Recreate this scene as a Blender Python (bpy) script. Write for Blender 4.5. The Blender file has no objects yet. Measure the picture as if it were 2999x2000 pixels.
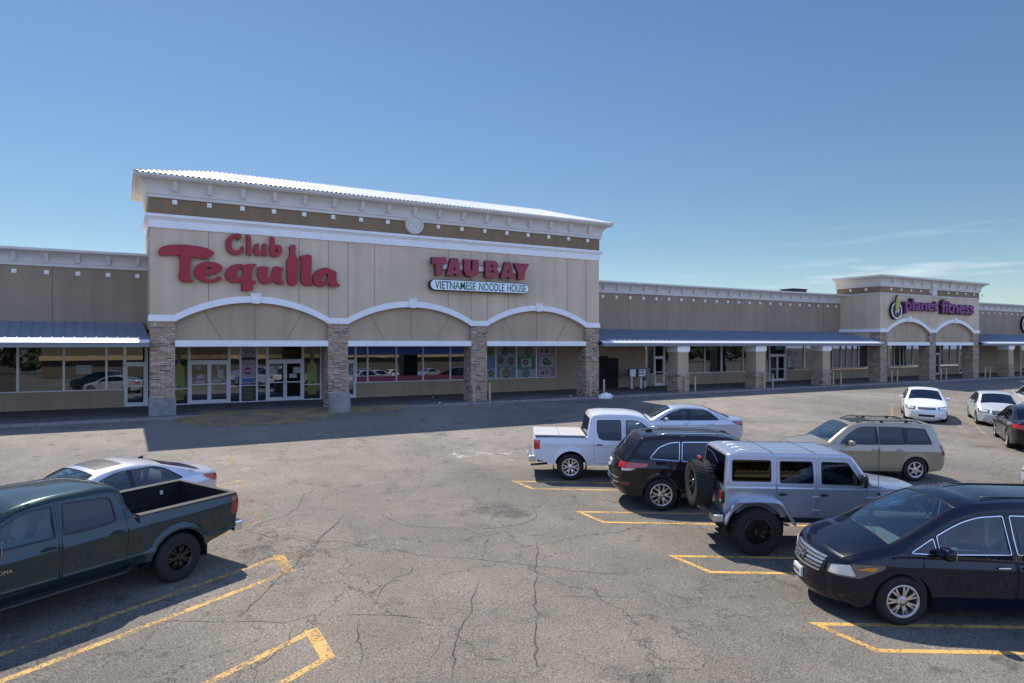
import bpy, bmesh, math, random
import numpy as np
from mathutils import Vector, Matrix
from mathutils.geometry import delaunay_2d_cdt
from mathutils.bvhtree import BVHTree
random.seed(7)
R = math.radians
sc = bpy.context.scene

# ------------------------------------------------------------------ camera
FPX, HYP, CXP = 2000.0, 1008.0, 1499.5      # focal length, horizon row and centre column of a 2999 x 2000 frame
TH = math.atan(3489/2000)                          # angle from the view axis to the shop front
CAM = Vector((1.947, -34.38, 3.2))
VF = Vector((math.cos(TH), math.sin(TH), 0)); VR = Vector((math.sin(TH), -math.cos(TH), 0))
cd = bpy.data.cameras.new('camera'); cam = bpy.data.objects.new('camera', cd); sc.collection.objects.link(cam)
cam.location = CAM; cam.rotation_euler = (R(90), 0, TH - R(90))
cd.sensor_width = 36; cd.lens = 36 * FPX / 2999; cd.shift_y = 8 / 2999; cd.clip_end = 3000; cd.clip_start = 0.1
sc.camera = cam

# ------------------------------------------------------------------ sky, sun, exposure
SUN_EL, SUN_AZ = R(55.4), R(-2.5)              # the sun stands behind the shops (+y)
w = bpy.data.worlds.new('World'); sc.world = w; w.use_nodes = True
nt = w.node_tree; bg = nt.nodes['Background']
sky = nt.nodes.new('ShaderNodeTexSky'); sky.sky_type = 'NISHITA'; sky.sun_disc = False
sky.sun_elevation = SUN_EL; sky.sun_rotation = SUN_AZ; sky.altitude = 300
sky.air_density = 1.0; sky.dust_density = 0.25; sky.ozone_density = 2.2
tc = nt.nodes.new('ShaderNodeTexCoord')
mp = nt.nodes.new('ShaderNodeMapping'); mp.inputs['Scale'].default_value = (3.0, 3.0, 34.0)
nz = nt.nodes.new('ShaderNodeTexNoise'); nz.inputs['Scale'].default_value = 1.6; nz.inputs['Detail'].default_value = 9
nz.inputs['Roughness'].default_value = 0.62
cr = nt.nodes.new('ShaderNodeValToRGB'); cr.color_ramp.elements[0].position = 0.53; cr.color_ramp.elements[1].position = 0.78
sx = nt.nodes.new('ShaderNodeSeparateXYZ')
mr = nt.nodes.new('ShaderNodeMapRange')     # wisps of cirrus only in a low band
mr.inputs['From Min'].default_value = 0.17; mr.inputs['From Max'].default_value = 0.06
mrx = nt.nodes.new('ShaderNodeMapRange'); mrx.inputs['From Min'].default_value = 0.62; mrx.inputs['From Max'].default_value = 0.88
mul = nt.nodes.new('ShaderNodeMath'); mul.operation = 'MULTIPLY'
mu3 = nt.nodes.new('ShaderNodeMath'); mu3.operation = 'MULTIPLY'
mu2 = nt.nodes.new('ShaderNodeMath'); mu2.operation = 'MULTIPLY'; mu2.inputs[1].default_value = 0.85
mix = nt.nodes.new('ShaderNodeMixRGB'); mix.inputs['Color2'].default_value = (4.0, 4.2, 4.4, 1)
nt.links.new(tc.outputs['Generated'], mp.inputs[0]); nt.links.new(mp.outputs[0], nz.inputs['Vector'])
nt.links.new(nz.outputs['Fac'], cr.inputs[0]); nt.links.new(tc.outputs['Generated'], sx.inputs[0])
nt.links.new(sx.outputs['Z'], mr.inputs['Value']); nt.links.new(sx.outputs['X'], mrx.inputs['Value'])
nt.links.new(cr.outputs[0], mul.inputs[0]); nt.links.new(mr.outputs[0], mul.inputs[1])
nt.links.new(mul.outputs[0], mu3.inputs[0]); nt.links.new(mrx.outputs[0], mu3.inputs[1])
nt.links.new(mu3.outputs[0], mu2.inputs[0]); nt.links.new(mu2.outputs[0], mix.inputs['Fac'])
# the half of the sky behind the camera is brightened as added fill for the shaded shop fronts; the sun side is a deep clear blue
hz = nt.nodes.new('ShaderNodeValToRGB'); he = hz.color_ramp.elements; he[0].position = 0.0; he[0].color = (.40, .425, .43, 1); he[1].position = .75; he[1].color = (.25, .32, .41, 1)
he.new(.14).color = (.30, .345, .36, 1); he.new(.36).color = (.295, .355, .385, 1)
nt.links.new(sx.outputs['Z'], hz.inputs[0])
m1 = nt.nodes.new('ShaderNodeMixRGB'); m1.blend_type = 'MULTIPLY'; m1.inputs[0].default_value = 1
nt.links.new(sky.outputs[0], m1.inputs[1]); nt.links.new(hz.outputs[0], m1.inputs[2])
by = nt.nodes.new('ShaderNodeMapRange'); by.inputs['From Min'].default_value = .2; by.inputs['From Max'].default_value = -.45; by.inputs['To Min'].default_value = 0.0; by.inputs['To Max'].default_value = .85
by.interpolation_type = 'SMOOTHSTEP'; nt.links.new(sx.outputs['Y'], by.inputs['Value'])
m2 = nt.nodes.new('ShaderNodeMixRGB'); nt.links.new(m1.outputs[0], m2.inputs[1]); nt.links.new(by.outputs[0], m2.inputs[0]); bk = nt.nodes.new('ShaderNodeValToRGB'); be = bk.color_ramp.elements; be[0].position = .0; be[0].color = (.36, .49, .78, 1); be[1].position = .8; be[1].color = (.10, .17, .36, 1); be.new(.4).color = (.27, .41, .78, 1)
nt.links.new(sx.outputs['Z'], bk.inputs[0]); bs_ = nt.nodes.new('ShaderNodeVectorMath'); bs_.operation = 'SCALE'; bs_.inputs['Scale'].default_value = 9.0
nt.links.new(bk.outputs[0], bs_.inputs[0]); nt.links.new(bs_.outputs[0], m2.inputs[2])
nt.links.new(m2.outputs[0], mix.inputs['Color1']); nt.links.new(mix.outputs[0], bg.inputs['Color'])
bg.inputs['Strength'].default_value = 0.15
sd = bpy.data.lights.new('sun', 'SUN'); sd.energy = 3.5; sd.angle = R(0.5); sd.color = (1.0, 0.93, 0.84)
so = bpy.data.objects.new('sun', sd); sc.collection.objects.link(so)
so.rotation_euler = Vector((-math.sin(R(2.5))*math.cos(SUN_EL), math.cos(R(2.5))*math.cos(SUN_EL), math.sin(SUN_EL))).to_track_quat('Z', 'Y').to_euler()   # light travels towards -y and down
sc.view_settings.view_transform = 'Standard'; sc.view_settings.look = 'None'
sc.view_settings.exposure = 0.82; sc.view_settings.gamma = 1
sc.view_settings.use_curve_mapping = False
sc.cycles.max_bounces = 8; sc.cycles.transparent_max_bounces = 12
sc.cycles.sample_clamp_indirect = 6

# ------------------------------------------------------------------ pixel <-> place helpers (used once, to survey the place)
def ray(px, py): return VF + VR * ((px - CXP) / FPX) + Vector((0, 0, (HYP - py) / FPX))
def on_y(px, py, y0=0.0):
    d = ray(px, py); return CAM + d * ((y0 - CAM.y) / d.y)
SLOPE, YC, ZC = 0.0367, -0.57, -0.13
def gz(y): return ZC + SLOPE * min(0.0, y - YC)
def on_g(px, py):
    d = ray(px, py); t = (ZC + SLOPE * (CAM.y - YC) - CAM.z) / (d.z - SLOPE * d.y); return CAM + d * t

# survey coordinates -> scene coordinates (the survey was taken with a slightly longer lens)
REMAP = False
def W2(x, y): return (.9847*x-.054*y, .9537*y)
def remap(p):
    x, y, z = p
    if not REMAP: return (x, y, z)
    if REMAP == 2: return (.9847*x, .9537*y, z)
    if y < -.7: q = W2(x, y); return (q[0], q[1], z)
    return (.9847*x + (0 if y < 2 else (-.208 if y < 5 else -.324)), .9537*y, z)

# ------------------------------------------------------------------ mesh helpers
class MB:
    def __init__(s): s.v = []; s.f = []; s.mi = []; s.m = 0
    def quad(s, a, b, c, d):
        n = len(s.v); s.v += [tuple(a), tuple(b), tuple(c), tuple(d)]; s.f.append((n, n+1, n+2, n+3)); s.mi.append(s.m)
    def box(s, x0, x1, y0, y1, z0, z1):
        n = len(s.v)
        s.v += [(x0,y0,z0),(x1,y0,z0),(x1,y1,z0),(x0,y1,z0),(x0,y0,z1),(x1,y0,z1),(x1,y1,z1),(x0,y1,z1)]
        for f in ((0,3,2,1),(4,5,6,7),(0,1,5,4),(1,2,6,5),(2,3,7,6),(3,0,4,7)): s.f.append(tuple(n+i for i in f)); s.mi.append(s.m)
        return s
    def obox(s, M, sx_, sy_, sz_):
        n = len(s.v)
        for a in (-1,1):
            for b in (-1,1):
                for c in (-1,1): s.v.append(tuple(M @ Vector((a*sx_/2, b*sy_/2, c*sz_/2))))
        for f in ((0,1,3,2),(4,6,7,5),(0,4,5,1),(2,3,7,6),(0,2,6,4),(1,5,7,3)): s.f.append(tuple(n+i for i in f)); s.mi.append(s.m)
        return s
    def loft(s, rings, closed=True, caps=True):
        n = len(s.v); k = len(rings[0])
        for r in rings: s.v += [tuple(p) for p in r]
        for i in range(len(rings)-1):
            for j in range(k if closed else k-1):
                a = n+i*k+j; b = n+i*k+(j+1)%k; s.f.append((a, b, b+k, a+k)); s.mi.append(s.m)
        if caps:
            s.f.append(tuple(n+j for j in range(k))[::-1]); s.mi.append(s.m)
            s.f.append(tuple(n+(len(rings)-1)*k+j for j in range(k))); s.mi.append(s.m)
        return s
    def tube(s, pts, r, k=8, caps=True):
        rings = []; pts = [Vector(p) for p in pts]
        for i, p in enumerate(pts):
            t = (pts[min(i+1, len(pts)-1)] - pts[max(i-1, 0)]).normalized()
            u = t.cross(Vector((0,0,1)));
            if u.length < 1e-3: u = t.cross(Vector((0,1,0)))
            u.normalize(); v = t.cross(u); rr = r[i] if isinstance(r, (list, tuple)) else r
            rings.append([p + u*math.cos(2*math.pi*j/k)*rr + v*math.sin(2*math.pi*j/k)*rr for j in range(k)])
        return s.loft(rings, True, caps)
    def lathe(s, c, prof, k=24, axis='z', caps=False):
        rings = []
        for (r_, h) in prof:
            ring = []
            for j in range(k):
                a = 2*math.pi*j/k
                if axis == 'z': ring.append((c[0]+r_*math.cos(a), c[1]+r_*math.sin(a), c[2]+h))
                else: ring.append((c[0]+r_*math.cos(a), c[1]+h, c[2]+r_*math.sin(a)))
            rings.append(ring)
        return s.loft(rings, True, caps)
    def build(s, name, mat, parent=None, smooth=False, bevel=0, loc=None):
        me = bpy.data.meshes.new(name)
        off = Vector((0,0,0))
        if parent is not None and loc is None: off = world_off(parent)
        if loc is not None: off = Vector(remap(loc))
        me.from_pydata([tuple(Vector(remap(p))-off) for p in s.v], [], s.f); me.validate()
        mats = mat if isinstance(mat, (list, tuple)) else [mat]
        for m in mats: me.materials.append(m)
        if len(mats) > 1: 
            for p, i in zip(me.polygons, s.mi): p.material_index = i
        bm = bmesh.new(); bm.from_mesh(me); bmesh.ops.recalc_face_normals(bm, faces=bm.faces); bm.to_mesh(me); bm.free()
        if smooth: me.polygons.foreach_set('use_smooth', [True]*len(me.polygons))
        o = bpy.data.objects.new(name, me); sc.collection.objects.link(o)
        if parent is not None: o.parent = parent
        if loc is not None: o.location = off
        if bevel:
            b = o.modifiers.new('bevel', 'BEVEL'); b.width = bevel; b.segments = 2; b.limit_method = 'ANGLE'
        return o
_off = {}
def world_off(p):
    o = Vector((0,0,0))
    while p is not None: o += p.location; p = p.parent
    return o
def tag(o, label=None, cat=None, group=None, kind=None):
    if label: o['label'] = label
    if cat: o['category'] = cat
    if group: o['group'] = group
    if kind: o['kind'] = kind
    return o
def thing(name, loc, label, cat, group=None, rz=0):
    o = bpy.data.objects.new(name, None); sc.collection.objects.link(o); o.location = loc; o.rotation_euler.z = rz
    o.empty_display_size = 0.3
    return tag(o, label, cat, group)
def chaikin(p, n=1):
    for _ in range(n):
        q = []
        for i in range(len(p)):
            a, b = p[i], p[(i+1) % len(p)]
            q.append(tuple(a[k]*.75+b[k]*.25 for k in range(len(a)))); q.append(tuple(a[k]*.25+b[k]*.75 for k in range(len(a))))
        p = q
    return p
def pip(P, poly):
    P = np.asarray(P, float); x, y = P[:,0], P[:,1]; ins = np.zeros(len(P), bool); n = len(poly); j = n-1
    for i in range(n):
        xi, yi = poly[i]; xj, yj = poly[j]
        if yi != yj:
            c = ((yi > y) != (yj > y)) & (x < (xj-xi)*(y-yi)/(yj-yi)+xi); ins ^= c
        j = i
    return ins
def cdt_fill(polys, pts=()):
    """constrained triangulation of several outlines; returns verts, tris, centroids"""
    V, E = [], []
    for p in polys:
        n = len(V); V += [Vector(q) for q in p]; E += [(n+i, n+(i+1) % len(p)) for i in range(len(p))]
    V += [Vector(q) for q in pts]
    r = delaunay_2d_cdt(V, E, [], 0, 1e-5)
    v = np.array([(a.x, a.y) for a in r[0]]); t = np.array([f for f in r[2] if len(f) == 3], int)
    return v, t, v[t].mean(axis=1)
def solid_poly(mb, outer, holes, f3, depth):
    """flat outline with holes, extruded: f3(u, v, w) gives the 3D point, w = 0 front, w = depth back"""
    v, t, c = cdt_fill([outer]+list(holes))
    keep = pip(c, outer)
    for h in holes: keep &= ~pip(c, h)
    n = len(mb.v); k = len(v)
    mb.v += [tuple(f3(a[0], a[1], 0)) for a in v] + [tuple(f3(a[0], a[1], depth)) for a in v]
    for tri in t[keep]: 
        mb.f.append(tuple(n+int(i) for i in tri)); mb.mi.append(mb.m)
        mb.f.append(tuple(n+k+int(i) for i in tri[::-1])); mb.mi.append(mb.m)
    for p in [outer]+list(holes):
        m = len(mb.v); L = len(p)
        mb.v += [tuple(f3(a[0], a[1], 0)) for a in p] + [tuple(f3(a[0], a[1], depth)) for a in p]
        for i in range(L): mb.f.append((m+i, m+(i+1)%L, m+L+(i+1)%L, m+L+i)); mb.mi.append(mb.m)
    return mb
def text_mesh(body, size, extrude=0.0, offset=0.0, space=1.0):
    c = bpy.data.curves.new('t', 'FONT'); c.body = body; c.size = size; c.extrude = extrude; c.offset = offset; c.space_character = space
    c.resolution_u = 3
    o = bpy.data.objects.new('t', c); sc.collection.objects.link(o)
    dg = bpy.context.evaluated_depsgraph_get(); dg.update()
    me = bpy.data.meshes.new_from_object(o.evaluated_get(dg)); bpy.data.objects.remove(o); bpy.data.curves.remove(c)
    return me
def text_obj(name, body, mat, parent, x0, x1, z0, z1, y, extrude=.01, offset=0, space=1.0, split=False, shear=0):
    """lettering standing in an x-z plane and facing -y, fitted to the box x0..x1, z0..z1"""
    me = text_mesh(body, 1.0, 0.0, offset, space); me.name = name
    co = np.array([v.co[:] for v in me.vertices]); mn, mx = co.min(0), co.max(0)
    ex = max(mx[0]-mn[0], 1e-4); ez = max(mx[1]-mn[1], 1e-4); off = world_off(parent)
    # thicken
    bm = bmesh.new(); bm.from_mesh(me)
    if extrude:
        r = bmesh.ops.extrude_face_region(bm, geom=bm.faces[:])
        for g in r['geom']:
            if isinstance(g, bmesh.types.BMVert): g.co.z += 1.0
    for v in bm.verts:
        a = (v.co.x-mn[0])/ex; b = (v.co.y-mn[1])/ez
        v.co = Vector(remap((x0+a*(x1-x0)+shear*b, y-v.co.z*extrude, z0+b*(z1-z0)))) - off
    bmesh.ops.recalc_face_normals(bm, faces=bm.faces)
    out = []
    if split:
        seen = set(); 
        bm.verts.ensure_lookup_table()
        comps = []
        for v in bm.verts:
            if v in seen: continue
            st = [v]; seen.add(v); comp = []
            while st:
                q = st.pop(); comp.append(q)
                for e in q.link_edges:
                    o2 = e.other_vert(q)
                    if o2 not in seen: seen.add(o2); st.append(o2)
            comps.append(comp)
        spans = [(min(v.co.x for v in c), max(v.co.x for v in c), c) for c in comps]
        spans.sort(key=lambda s: s[0]); grp = []
        for s_ in spans:      # the dot of an i joins its stem
            if grp and s_[0] < grp[-1][1] - .35*(s_[1]-s_[0]): grp[-1][2].extend(s_[2]); grp[-1][1] = max(grp[-1][1], s_[1])
            else: grp.append([s_[0], s_[1], list(s_[2])])
        for g in grp:
            idx = {v: i for i, v in enumerate(g[2])}
            m2 = bpy.data.meshes.new(name); fs = [tuple(idx[v] for v in f.verts) for f in bm.faces if f.verts[0] in idx]
            m2.from_pydata([v.co[:] for v in g[2]], [], fs); m2.materials.append(mat)
            o = bpy.data.objects.new(name, m2); sc.collection.objects.link(o); o.parent = parent; out.append(o)
        bm.free(); bpy.data.meshes.remove(me); return out
    bm.to_mesh(me); bm.free(); me.materials.clear(); me.materials.append(mat)
    o = bpy.data.objects.new(name, me); sc.collection.objects.link(o); o.parent = parent
    return o

# ------------------------------------------------------------------ materials
class NT:
    def __init__(s, name):
        s.m = bpy.data.materials.new(name); s.m.use_nodes = True; s.t = s.m.node_tree; s.p = s.t.nodes['Principled BSDF']; s.o = s.t.nodes['Material Output']
    def n(s, typ, **kw):
        q = s.t.nodes.new(typ)
        for k, v in kw.items():
            if k in q.inputs.keys(): q.inputs[k].default_value = v
            else: setattr(q, k, v)
        return q
    def l(s, a, b): s.t.links.new(a, b)
    def obj(s, scale=(1,1,1)):
        c = s.n('ShaderNodeTexCoord'); m = s.n('ShaderNodeMapping'); m.inputs['Scale'].default_value = scale; s.l(c.outputs['Object'], m.inputs[0]); return m.outputs[0]
    def geo(s, scale=(1,1,1)):
        c = s.n('ShaderNodeNewGeometry'); m = s.n('ShaderNodeMapping'); m.inputs['Scale'].default_value = scale; s.l(c.outputs['Position'], m.inputs[0]); return m.outputs[0]
    def noise(s, vec, scale, detail=4, rough=.55):
        q = s.n('ShaderNodeTexNoise'); q.inputs['Scale'].default_value = scale; q.inputs['Detail'].default_value = detail; q.inputs['Roughness'].default_value = rough
        s.l(vec, q.inputs['Vector']); return q.outputs['Fac']
    def ramp(s, fac, stops):
        q = s.n('ShaderNodeValToRGB'); e = q.color_ramp.elements
        while len(e) < len(stops): e.new(0.5)
        for a, (p, c) in zip(e, stops): a.position = p; a.color = c if len(c) == 4 else (*c, 1)
        s.l(fac, q.inputs[0]); return q.outputs[0]
    def mixc(s, fac, a, b, mode='MIX'):
        q = s.n('ShaderNodeMixRGB'); q.blend_type = mode
        for i, x in ((0, fac), (1, a), (2, b)):
            if isinstance(x, (int, float)): q.inputs[i].default_value = x
            elif isinstance(x, tuple): q.inputs[i].default_value = x if len(x) == 4 else (*x, 1)
            else: s.l(x, q.inputs[i])
        return q.outputs[0]
    def bump(s, h, strength, dist):
        q = s.n('ShaderNodeBump'); q.inputs['Strength'].default_value = strength; q.inputs['Distance'].default_value = dist
        s.l(h, q.inputs['Height']); s.l(q.outputs[0], s.p.inputs['Normal']); return q
def g3(v): return (v, v, v)
def plain(name, col, rough=.6, metal=0, coat=0, spec=.5, emit=None):
    m = NT(name); p = m.p; p.inputs['Base Color'].default_value = (*col, 1); p.inputs['Roughness'].default_value = rough
    p.inputs['Metallic'].default_value = metal; p.inputs['Coat Weight'].default_value = coat; p.inputs['Coat Roughness'].default_value = .03
    p.inputs['Specular IOR Level'].default_value = spec
    return m.m
def worn(name, col, rough=.6, metal=0, amt=.12, scale=3, bump=0, bs=200):
    """a plain colour with gentle mottling"""
    m = NT(name); v = m.geo(); f = m.noise(v, scale, 6); 
    lo = tuple(c*(1-amt) for c in col); hi = tuple(min(1, c*(1+amt)) for c in col)
    m.l(m.ramp(f, [(.3, lo), (.7, hi)]), m.p.inputs['Base Color']); m.p.inputs['Roughness'].default_value = rough; m.p.inputs['Metallic'].default_value = metal
    if bump: m.bump(m.noise(v, bs, 3), bump, .01)
    return m.m
def stucco(name, col):
    m = NT(name); v = m.geo(); f1 = m.noise(v, .35, 5); f2 = m.noise(v, 30, 4); st = m.noise(m.geo((2.2, 2.2, .10)), 1.0, 6)
    lo = tuple(c*.88 for c in col); hi = tuple(c*1.1 for c in col)
    c = m.ramp(f1, [(.3, lo), (.72, hi)]); c = m.mixc(.25, c, m.ramp(f2, [(.3, g3(.55)), (.7, g3(1.0))]), 'MULTIPLY')
    c = m.mixc(.34, c, m.ramp(st, [(.35, g3(.68)), (.6, g3(1.0))]), 'MULTIPLY')
    m.l(c, m.p.inputs['Base Color']); m.p.inputs['Roughness'].default_value = .92; m.p.inputs['Specular IOR Level'].default_value = .2
    m.bump(m.noise(v, 90, 3), .5, .01); return m.m
def stone():
    m = NT('ledger_stone'); c = m.n('ShaderNodeNewGeometry'); sxx = m.n('ShaderNodeSeparateXYZ'); m.l(c.outputs['Position'], sxx.inputs[0])
    ad = m.n('ShaderNodeMath', operation='ADD'); m.l(sxx.outputs['X'], ad.inputs[0]); m.l(sxx.outputs['Y'], ad.inputs[1])
    cb = m.n('ShaderNodeCombineXYZ'); m.l(ad.outputs[0], cb.inputs[0]); m.l(sxx.outputs['Z'], cb.inputs[1])
    wob = m.n('ShaderNodeTexNoise', Scale=2.2); m.l(cb.outputs[0], wob.inputs['Vector'])
    va = m.n('ShaderNodeVectorMath', operation='SCALE'); m.l(wob.outputs['Color'], va.inputs[0]); va.inputs['Scale'].default_value = .05
    vb = m.n('ShaderNodeVectorMath', operation='ADD'); m.l(cb.outputs[0], vb.inputs[0]); m.l(va.outputs[0], vb.inputs[1])
    b = m.n('ShaderNodeTexBrick'); b.inputs['Scale'].default_value = 1; b.inputs['Brick Width'].default_value = .27; b.inputs['Row Height'].default_value = .052
    b.inputs['Mortar Size'].default_value = .008; b.inputs['Mortar Smooth'].default_value = .3; b.offset = .37; b.squash = 1.45; b.squash_frequency = 3
    b.inputs['Color1'].default_value = (.0, .0, .0, 1); b.inputs['Color2'].default_value = (1, 1, 1, 1); b.inputs['Mortar'].default_value = (.1, .1, .1, 1); m.l(vb.outputs[0], b.inputs['Vector'])
    col = m.ramp(b.outputs['Color'], [(0, (.14, .10, .075)), (.12, (.52, .36, .25)), (.45, (.70, .48, .33)), (.62, (.66, .38, .24)), (.8, (.76, .56, .40)), (1, (.88, .70, .52))])
    col = m.mixc(b.outputs['Fac'], col, (.035, .03, .027)); n2 = m.noise(m.geo(), 14, 6)
    col = m.mixc(.7, col, m.ramp(n2, [(.3, g3(.5)), (.7, g3(1.15))]), 'MULTIPLY')
    m.l(col, m.p.inputs['Base Color']); m.p.inputs['Roughness'].default_value = .9
    h = m.mixc(.5, b.outputs['Color'], n2); h = m.mixc(b.outputs['Fac'], h, (0, 0, 0)); m.bump(h, .9, .045)
    return m.m
def asphalt():
    m = NT('asphalt'); v = m.geo()
    big = m.noise(v, .09, 5, .6); mid = m.noise(v, .8, 6, .6); fine = m.noise(v, 38, 4, .75); grit = m.noise(v, 120, 2, .8)
    lane = m.noise(m.geo((.35, .05, 1)), 1.4, 4)
    c = m.ramp(big, [(.32, (.155, .138, .116)), (.5, (.212, .187, .152)), (.68, (.272, .236, .186))])
    c = m.mixc(.5, c, m.ramp(mid, [(.3, g3(.66)), (.68, g3(1.12))]), 'MULTIPLY')
    c = m.mixc(.4, c, m.ramp(lane, [(.35, g3(.78)), (.65, g3(1.1))]), 'MULTIPLY')
    c = m.mixc(.85, c, m.ramp(fine, [(.34, g3(.22)), (.49, g3(.95)), (.66, g3(1.75))]), 'MULTIPLY')
    c = m.mixc(.6, c, m.ramp(grit, [(.36, g3(.5)), (.62, g3(1.35))]), 'MULTIPLY')
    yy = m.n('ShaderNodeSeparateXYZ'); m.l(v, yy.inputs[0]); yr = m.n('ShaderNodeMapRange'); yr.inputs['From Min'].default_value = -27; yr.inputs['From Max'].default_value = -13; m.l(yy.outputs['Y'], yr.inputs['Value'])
    c = m.mixc(1, c, m.ramp(yr.outputs[0], [(0, g3(.86)), (1, g3(1.22))]), 'MULTIPLY')      # paler towards the shops: grazing sheen of far asphalt painted into the colour
    # oil and wear stains
    st = m.noise(v, .42, 7, .68); c = m.mixc(m.ramp(st, [(.60, g3(0)), (.72, g3(.62))]), c, (.05, .048, .046))
    xm = m.n('ShaderNodeMapRange'); xm.inputs['From Min'].default_value = 3.6; xm.inputs['From Max'].default_value = 2.6; m.l(yy.outputs['X'], xm.inputs['Value'])
    xp = m.n('ShaderNodeMapRange'); xp.inputs['From Min'].default_value = 9.0; xp.inputs['From Max'].default_value = 11.5; m.l(yy.outputs['X'], xp.inputs['Value'])
    bay = m.mixc(1, xm.outputs[0], xp.outputs[0], 'LIGHTEN'); c = m.mixc(bay, c, m.mixc(1, c, (.86, .88, .92), 'MULTIPLY'))
    dr = m.noise(v, 2.1, 5, .6); drf = m.mixc(1, m.ramp(dr, [(.60, g3(0)), (.70, g3(.6))]), bay, 'MULTIPLY'); c = m.mixc(drf, c, (.040, .038, .036))     # oil drips in the bays
    # fine map cracking, warped cells of three sizes
    w_ = m.n('ShaderNodeTexNoise', Scale=.9, Detail=9); w_.inputs['Roughness'].default_value = .68; m.l(v, w_.inputs['Vector'])
    sc_ = m.n('ShaderNodeVectorMath', operation='SCALE'); sc_.inputs['Scale'].default_value = 1.7; m.l(w_.outputs['Color'], sc_.inputs[0])
    ad = m.n('ShaderNodeVectorMath', operation='ADD'); m.l(v, ad.inputs[0]); m.l(sc_.outputs[0], ad.inputs[1])
    def cells(scale, wid, thr):
        q = m.n('ShaderNodeTexVoronoi'); q.feature = 'DISTANCE_TO_EDGE'; q.inputs['Scale'].default_value = scale; m.l(ad.outputs[0], q.inputs['Vector'])
        line = m.ramp(q.outputs['Distance'], [(0, g3(1)), (wid*scale, g3(0))])
        msk = m.ramp(m.noise(v, thr[0], 3), [(thr[1], g3(0)), (thr[1]+.1, g3(1))])
        return m.mixc(1, line, msk, 'MULTIPLY')
    k1 = cells(.28, .016, (.35, .40)); k2 = cells(.85, .010, (.25, .48)); k3 = cells(2.4, .010, (.2, .57))
    k = m.mixc(1, m.mixc(1, k1, k2, 'LIGHTEN'), k3, 'LIGHTEN')
    c = m.mixc(m.mixc(1, k, g3(.8), 'MULTIPLY'), c, (.022, .020, .018))
    m.l(c, m.p.inputs['Base Color']); m.p.inputs['Roughness'].default_value = .93; m.p.inputs['Specular IOR Level'].default_value = .25
    h = m.mixc(.5, fine, grit); h = m.mixc(k, h, (0, 0, 0)); m.bump(h, .7, .012)
    return m.m
def paint_line(name, col, thr):
    """worn road paint: where it has flaked the asphalt colour shows"""
    m = NT(name); v = m.geo(); f = m.noise(v, 22, 6, .75); f2 = m.noise(v, 2.0, 4); a = m.mixc(.35, f, f2)
    fac = m.ramp(a, [(thr, g3(0)), (thr+.10, g3(1))]); gr = m.noise(v, 60, 3)
    asp = m.ramp(gr, [(.35, (.10, .095, .088)), (.65, (.24, .225, .20))]); pc = m.mixc(.5, col, m.ramp(gr, [(.3, g3(.6)), (.6, g3(1.1))]), 'MULTIPLY')
    m.l(pc, m.p.inputs['Base Color']); m.p.inputs['Roughness'].default_value = .85; m.bump(gr, .5, .004)
    tr = m.n('ShaderNodeBsdfTransparent'); mx = m.n('ShaderNodeMixShader'); m.l(fac, mx.inputs[0]); m.l(tr.outputs[0], mx.inputs[1]); m.l(m.p.outputs[0], mx.inputs[2]); m.l(mx.outputs[0], m.o.inputs['Surface']); return m.m
def store_glass(name='storefront_glass', base=(.012, .014, .016), refl=.17):
    m = NT(name); t = m.t; gl = m.n('ShaderNodeBsdfGlossy', Roughness=.012); gl.inputs['Color'].default_value = (.78, .82, .85, 1)
    df = m.n('ShaderNodeBsdfDiffuse'); df.inputs['Color'].default_value = (*base, 1)
    fr = m.n('ShaderNodeFresnel', IOR=1.5); ad = m.n('ShaderNodeMath', operation='ADD', use_clamp=True); ad.inputs[1].default_value = refl; m.l(fr.outputs[0], ad.inputs[0])
    mx = m.n('ShaderNodeMixShader'); m.l(ad.outputs[0], mx.inputs[0]); m.l(df.outputs[0], mx.inputs[1]); m.l(gl.outputs[0], mx.inputs[2]); m.l(mx.outputs[0], m.o.inputs['Surface'])
    nz_ = m.noise(m.geo(), .6, 2); b = m.n('ShaderNodeBump', Strength=.05, Distance=.02); m.l(nz_, b.inputs['Height']); m.l(b.outputs[0], gl.inputs['Normal'])
    return m.m
def car_glass(name, tint=(.55, .62, .62), gain=.05):
    m = NT(name); gl = m.n('ShaderNodeBsdfGlossy', Roughness=.0); gl.inputs['Color'].default_value = (.95, .97, 1, 1)
    tr = m.n('ShaderNodeBsdfTransparent'); tr.inputs['Color'].default_value = (*tint, 1)
    fr = m.n('ShaderNodeFresnel', IOR=1.5); ad = m.n('ShaderNodeMath', operation='ADD', use_clamp=True); ad.inputs[1].default_value = gain; m.l(fr.outputs[0], ad.inputs[0])
    mx = m.n('ShaderNodeMixShader'); m.l(ad.outputs[0], mx.inputs[0]); m.l(tr.outputs[0], mx.inputs[1]); m.l(gl.outputs[0], mx.inputs[2]); m.l(mx.outputs[0], m.o.inputs['Surface'])
    return m.m
def car_paint(name, col, metal=.0, rough=.35, flake=.0):
    m = NT(name); p = m.p; c = (*col, 1); v = m.obj()
    dirt = m.noise(v, 5, 6, .7); cc = m.mixc(m.ramp(dirt, [(.5, g3(0)), (.85, g3(.004 if sum(col) < .2 else .02))]), c, (.16, .15, .135)); m.l(cc, p.inputs['Base Color'])
    p.inputs['Metallic'].default_value = metal; p.inputs['Roughness'].default_value = rough; p.inputs['Coat Weight'].default_value = .85; p.inputs['Coat Roughness'].default_value = .015; p.inputs['Specular IOR Level'].default_value = .05 if sum(col) < .2 else .4
    if flake:
        n = m.noise(v, 900, 1); b = m.n('ShaderNodeBump', Strength=flake, Distance=.001); m.l(n, b.inputs['Height']); m.l(b.outputs[0], p.inputs['Normal'])
    return m.m
M = {}
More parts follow.
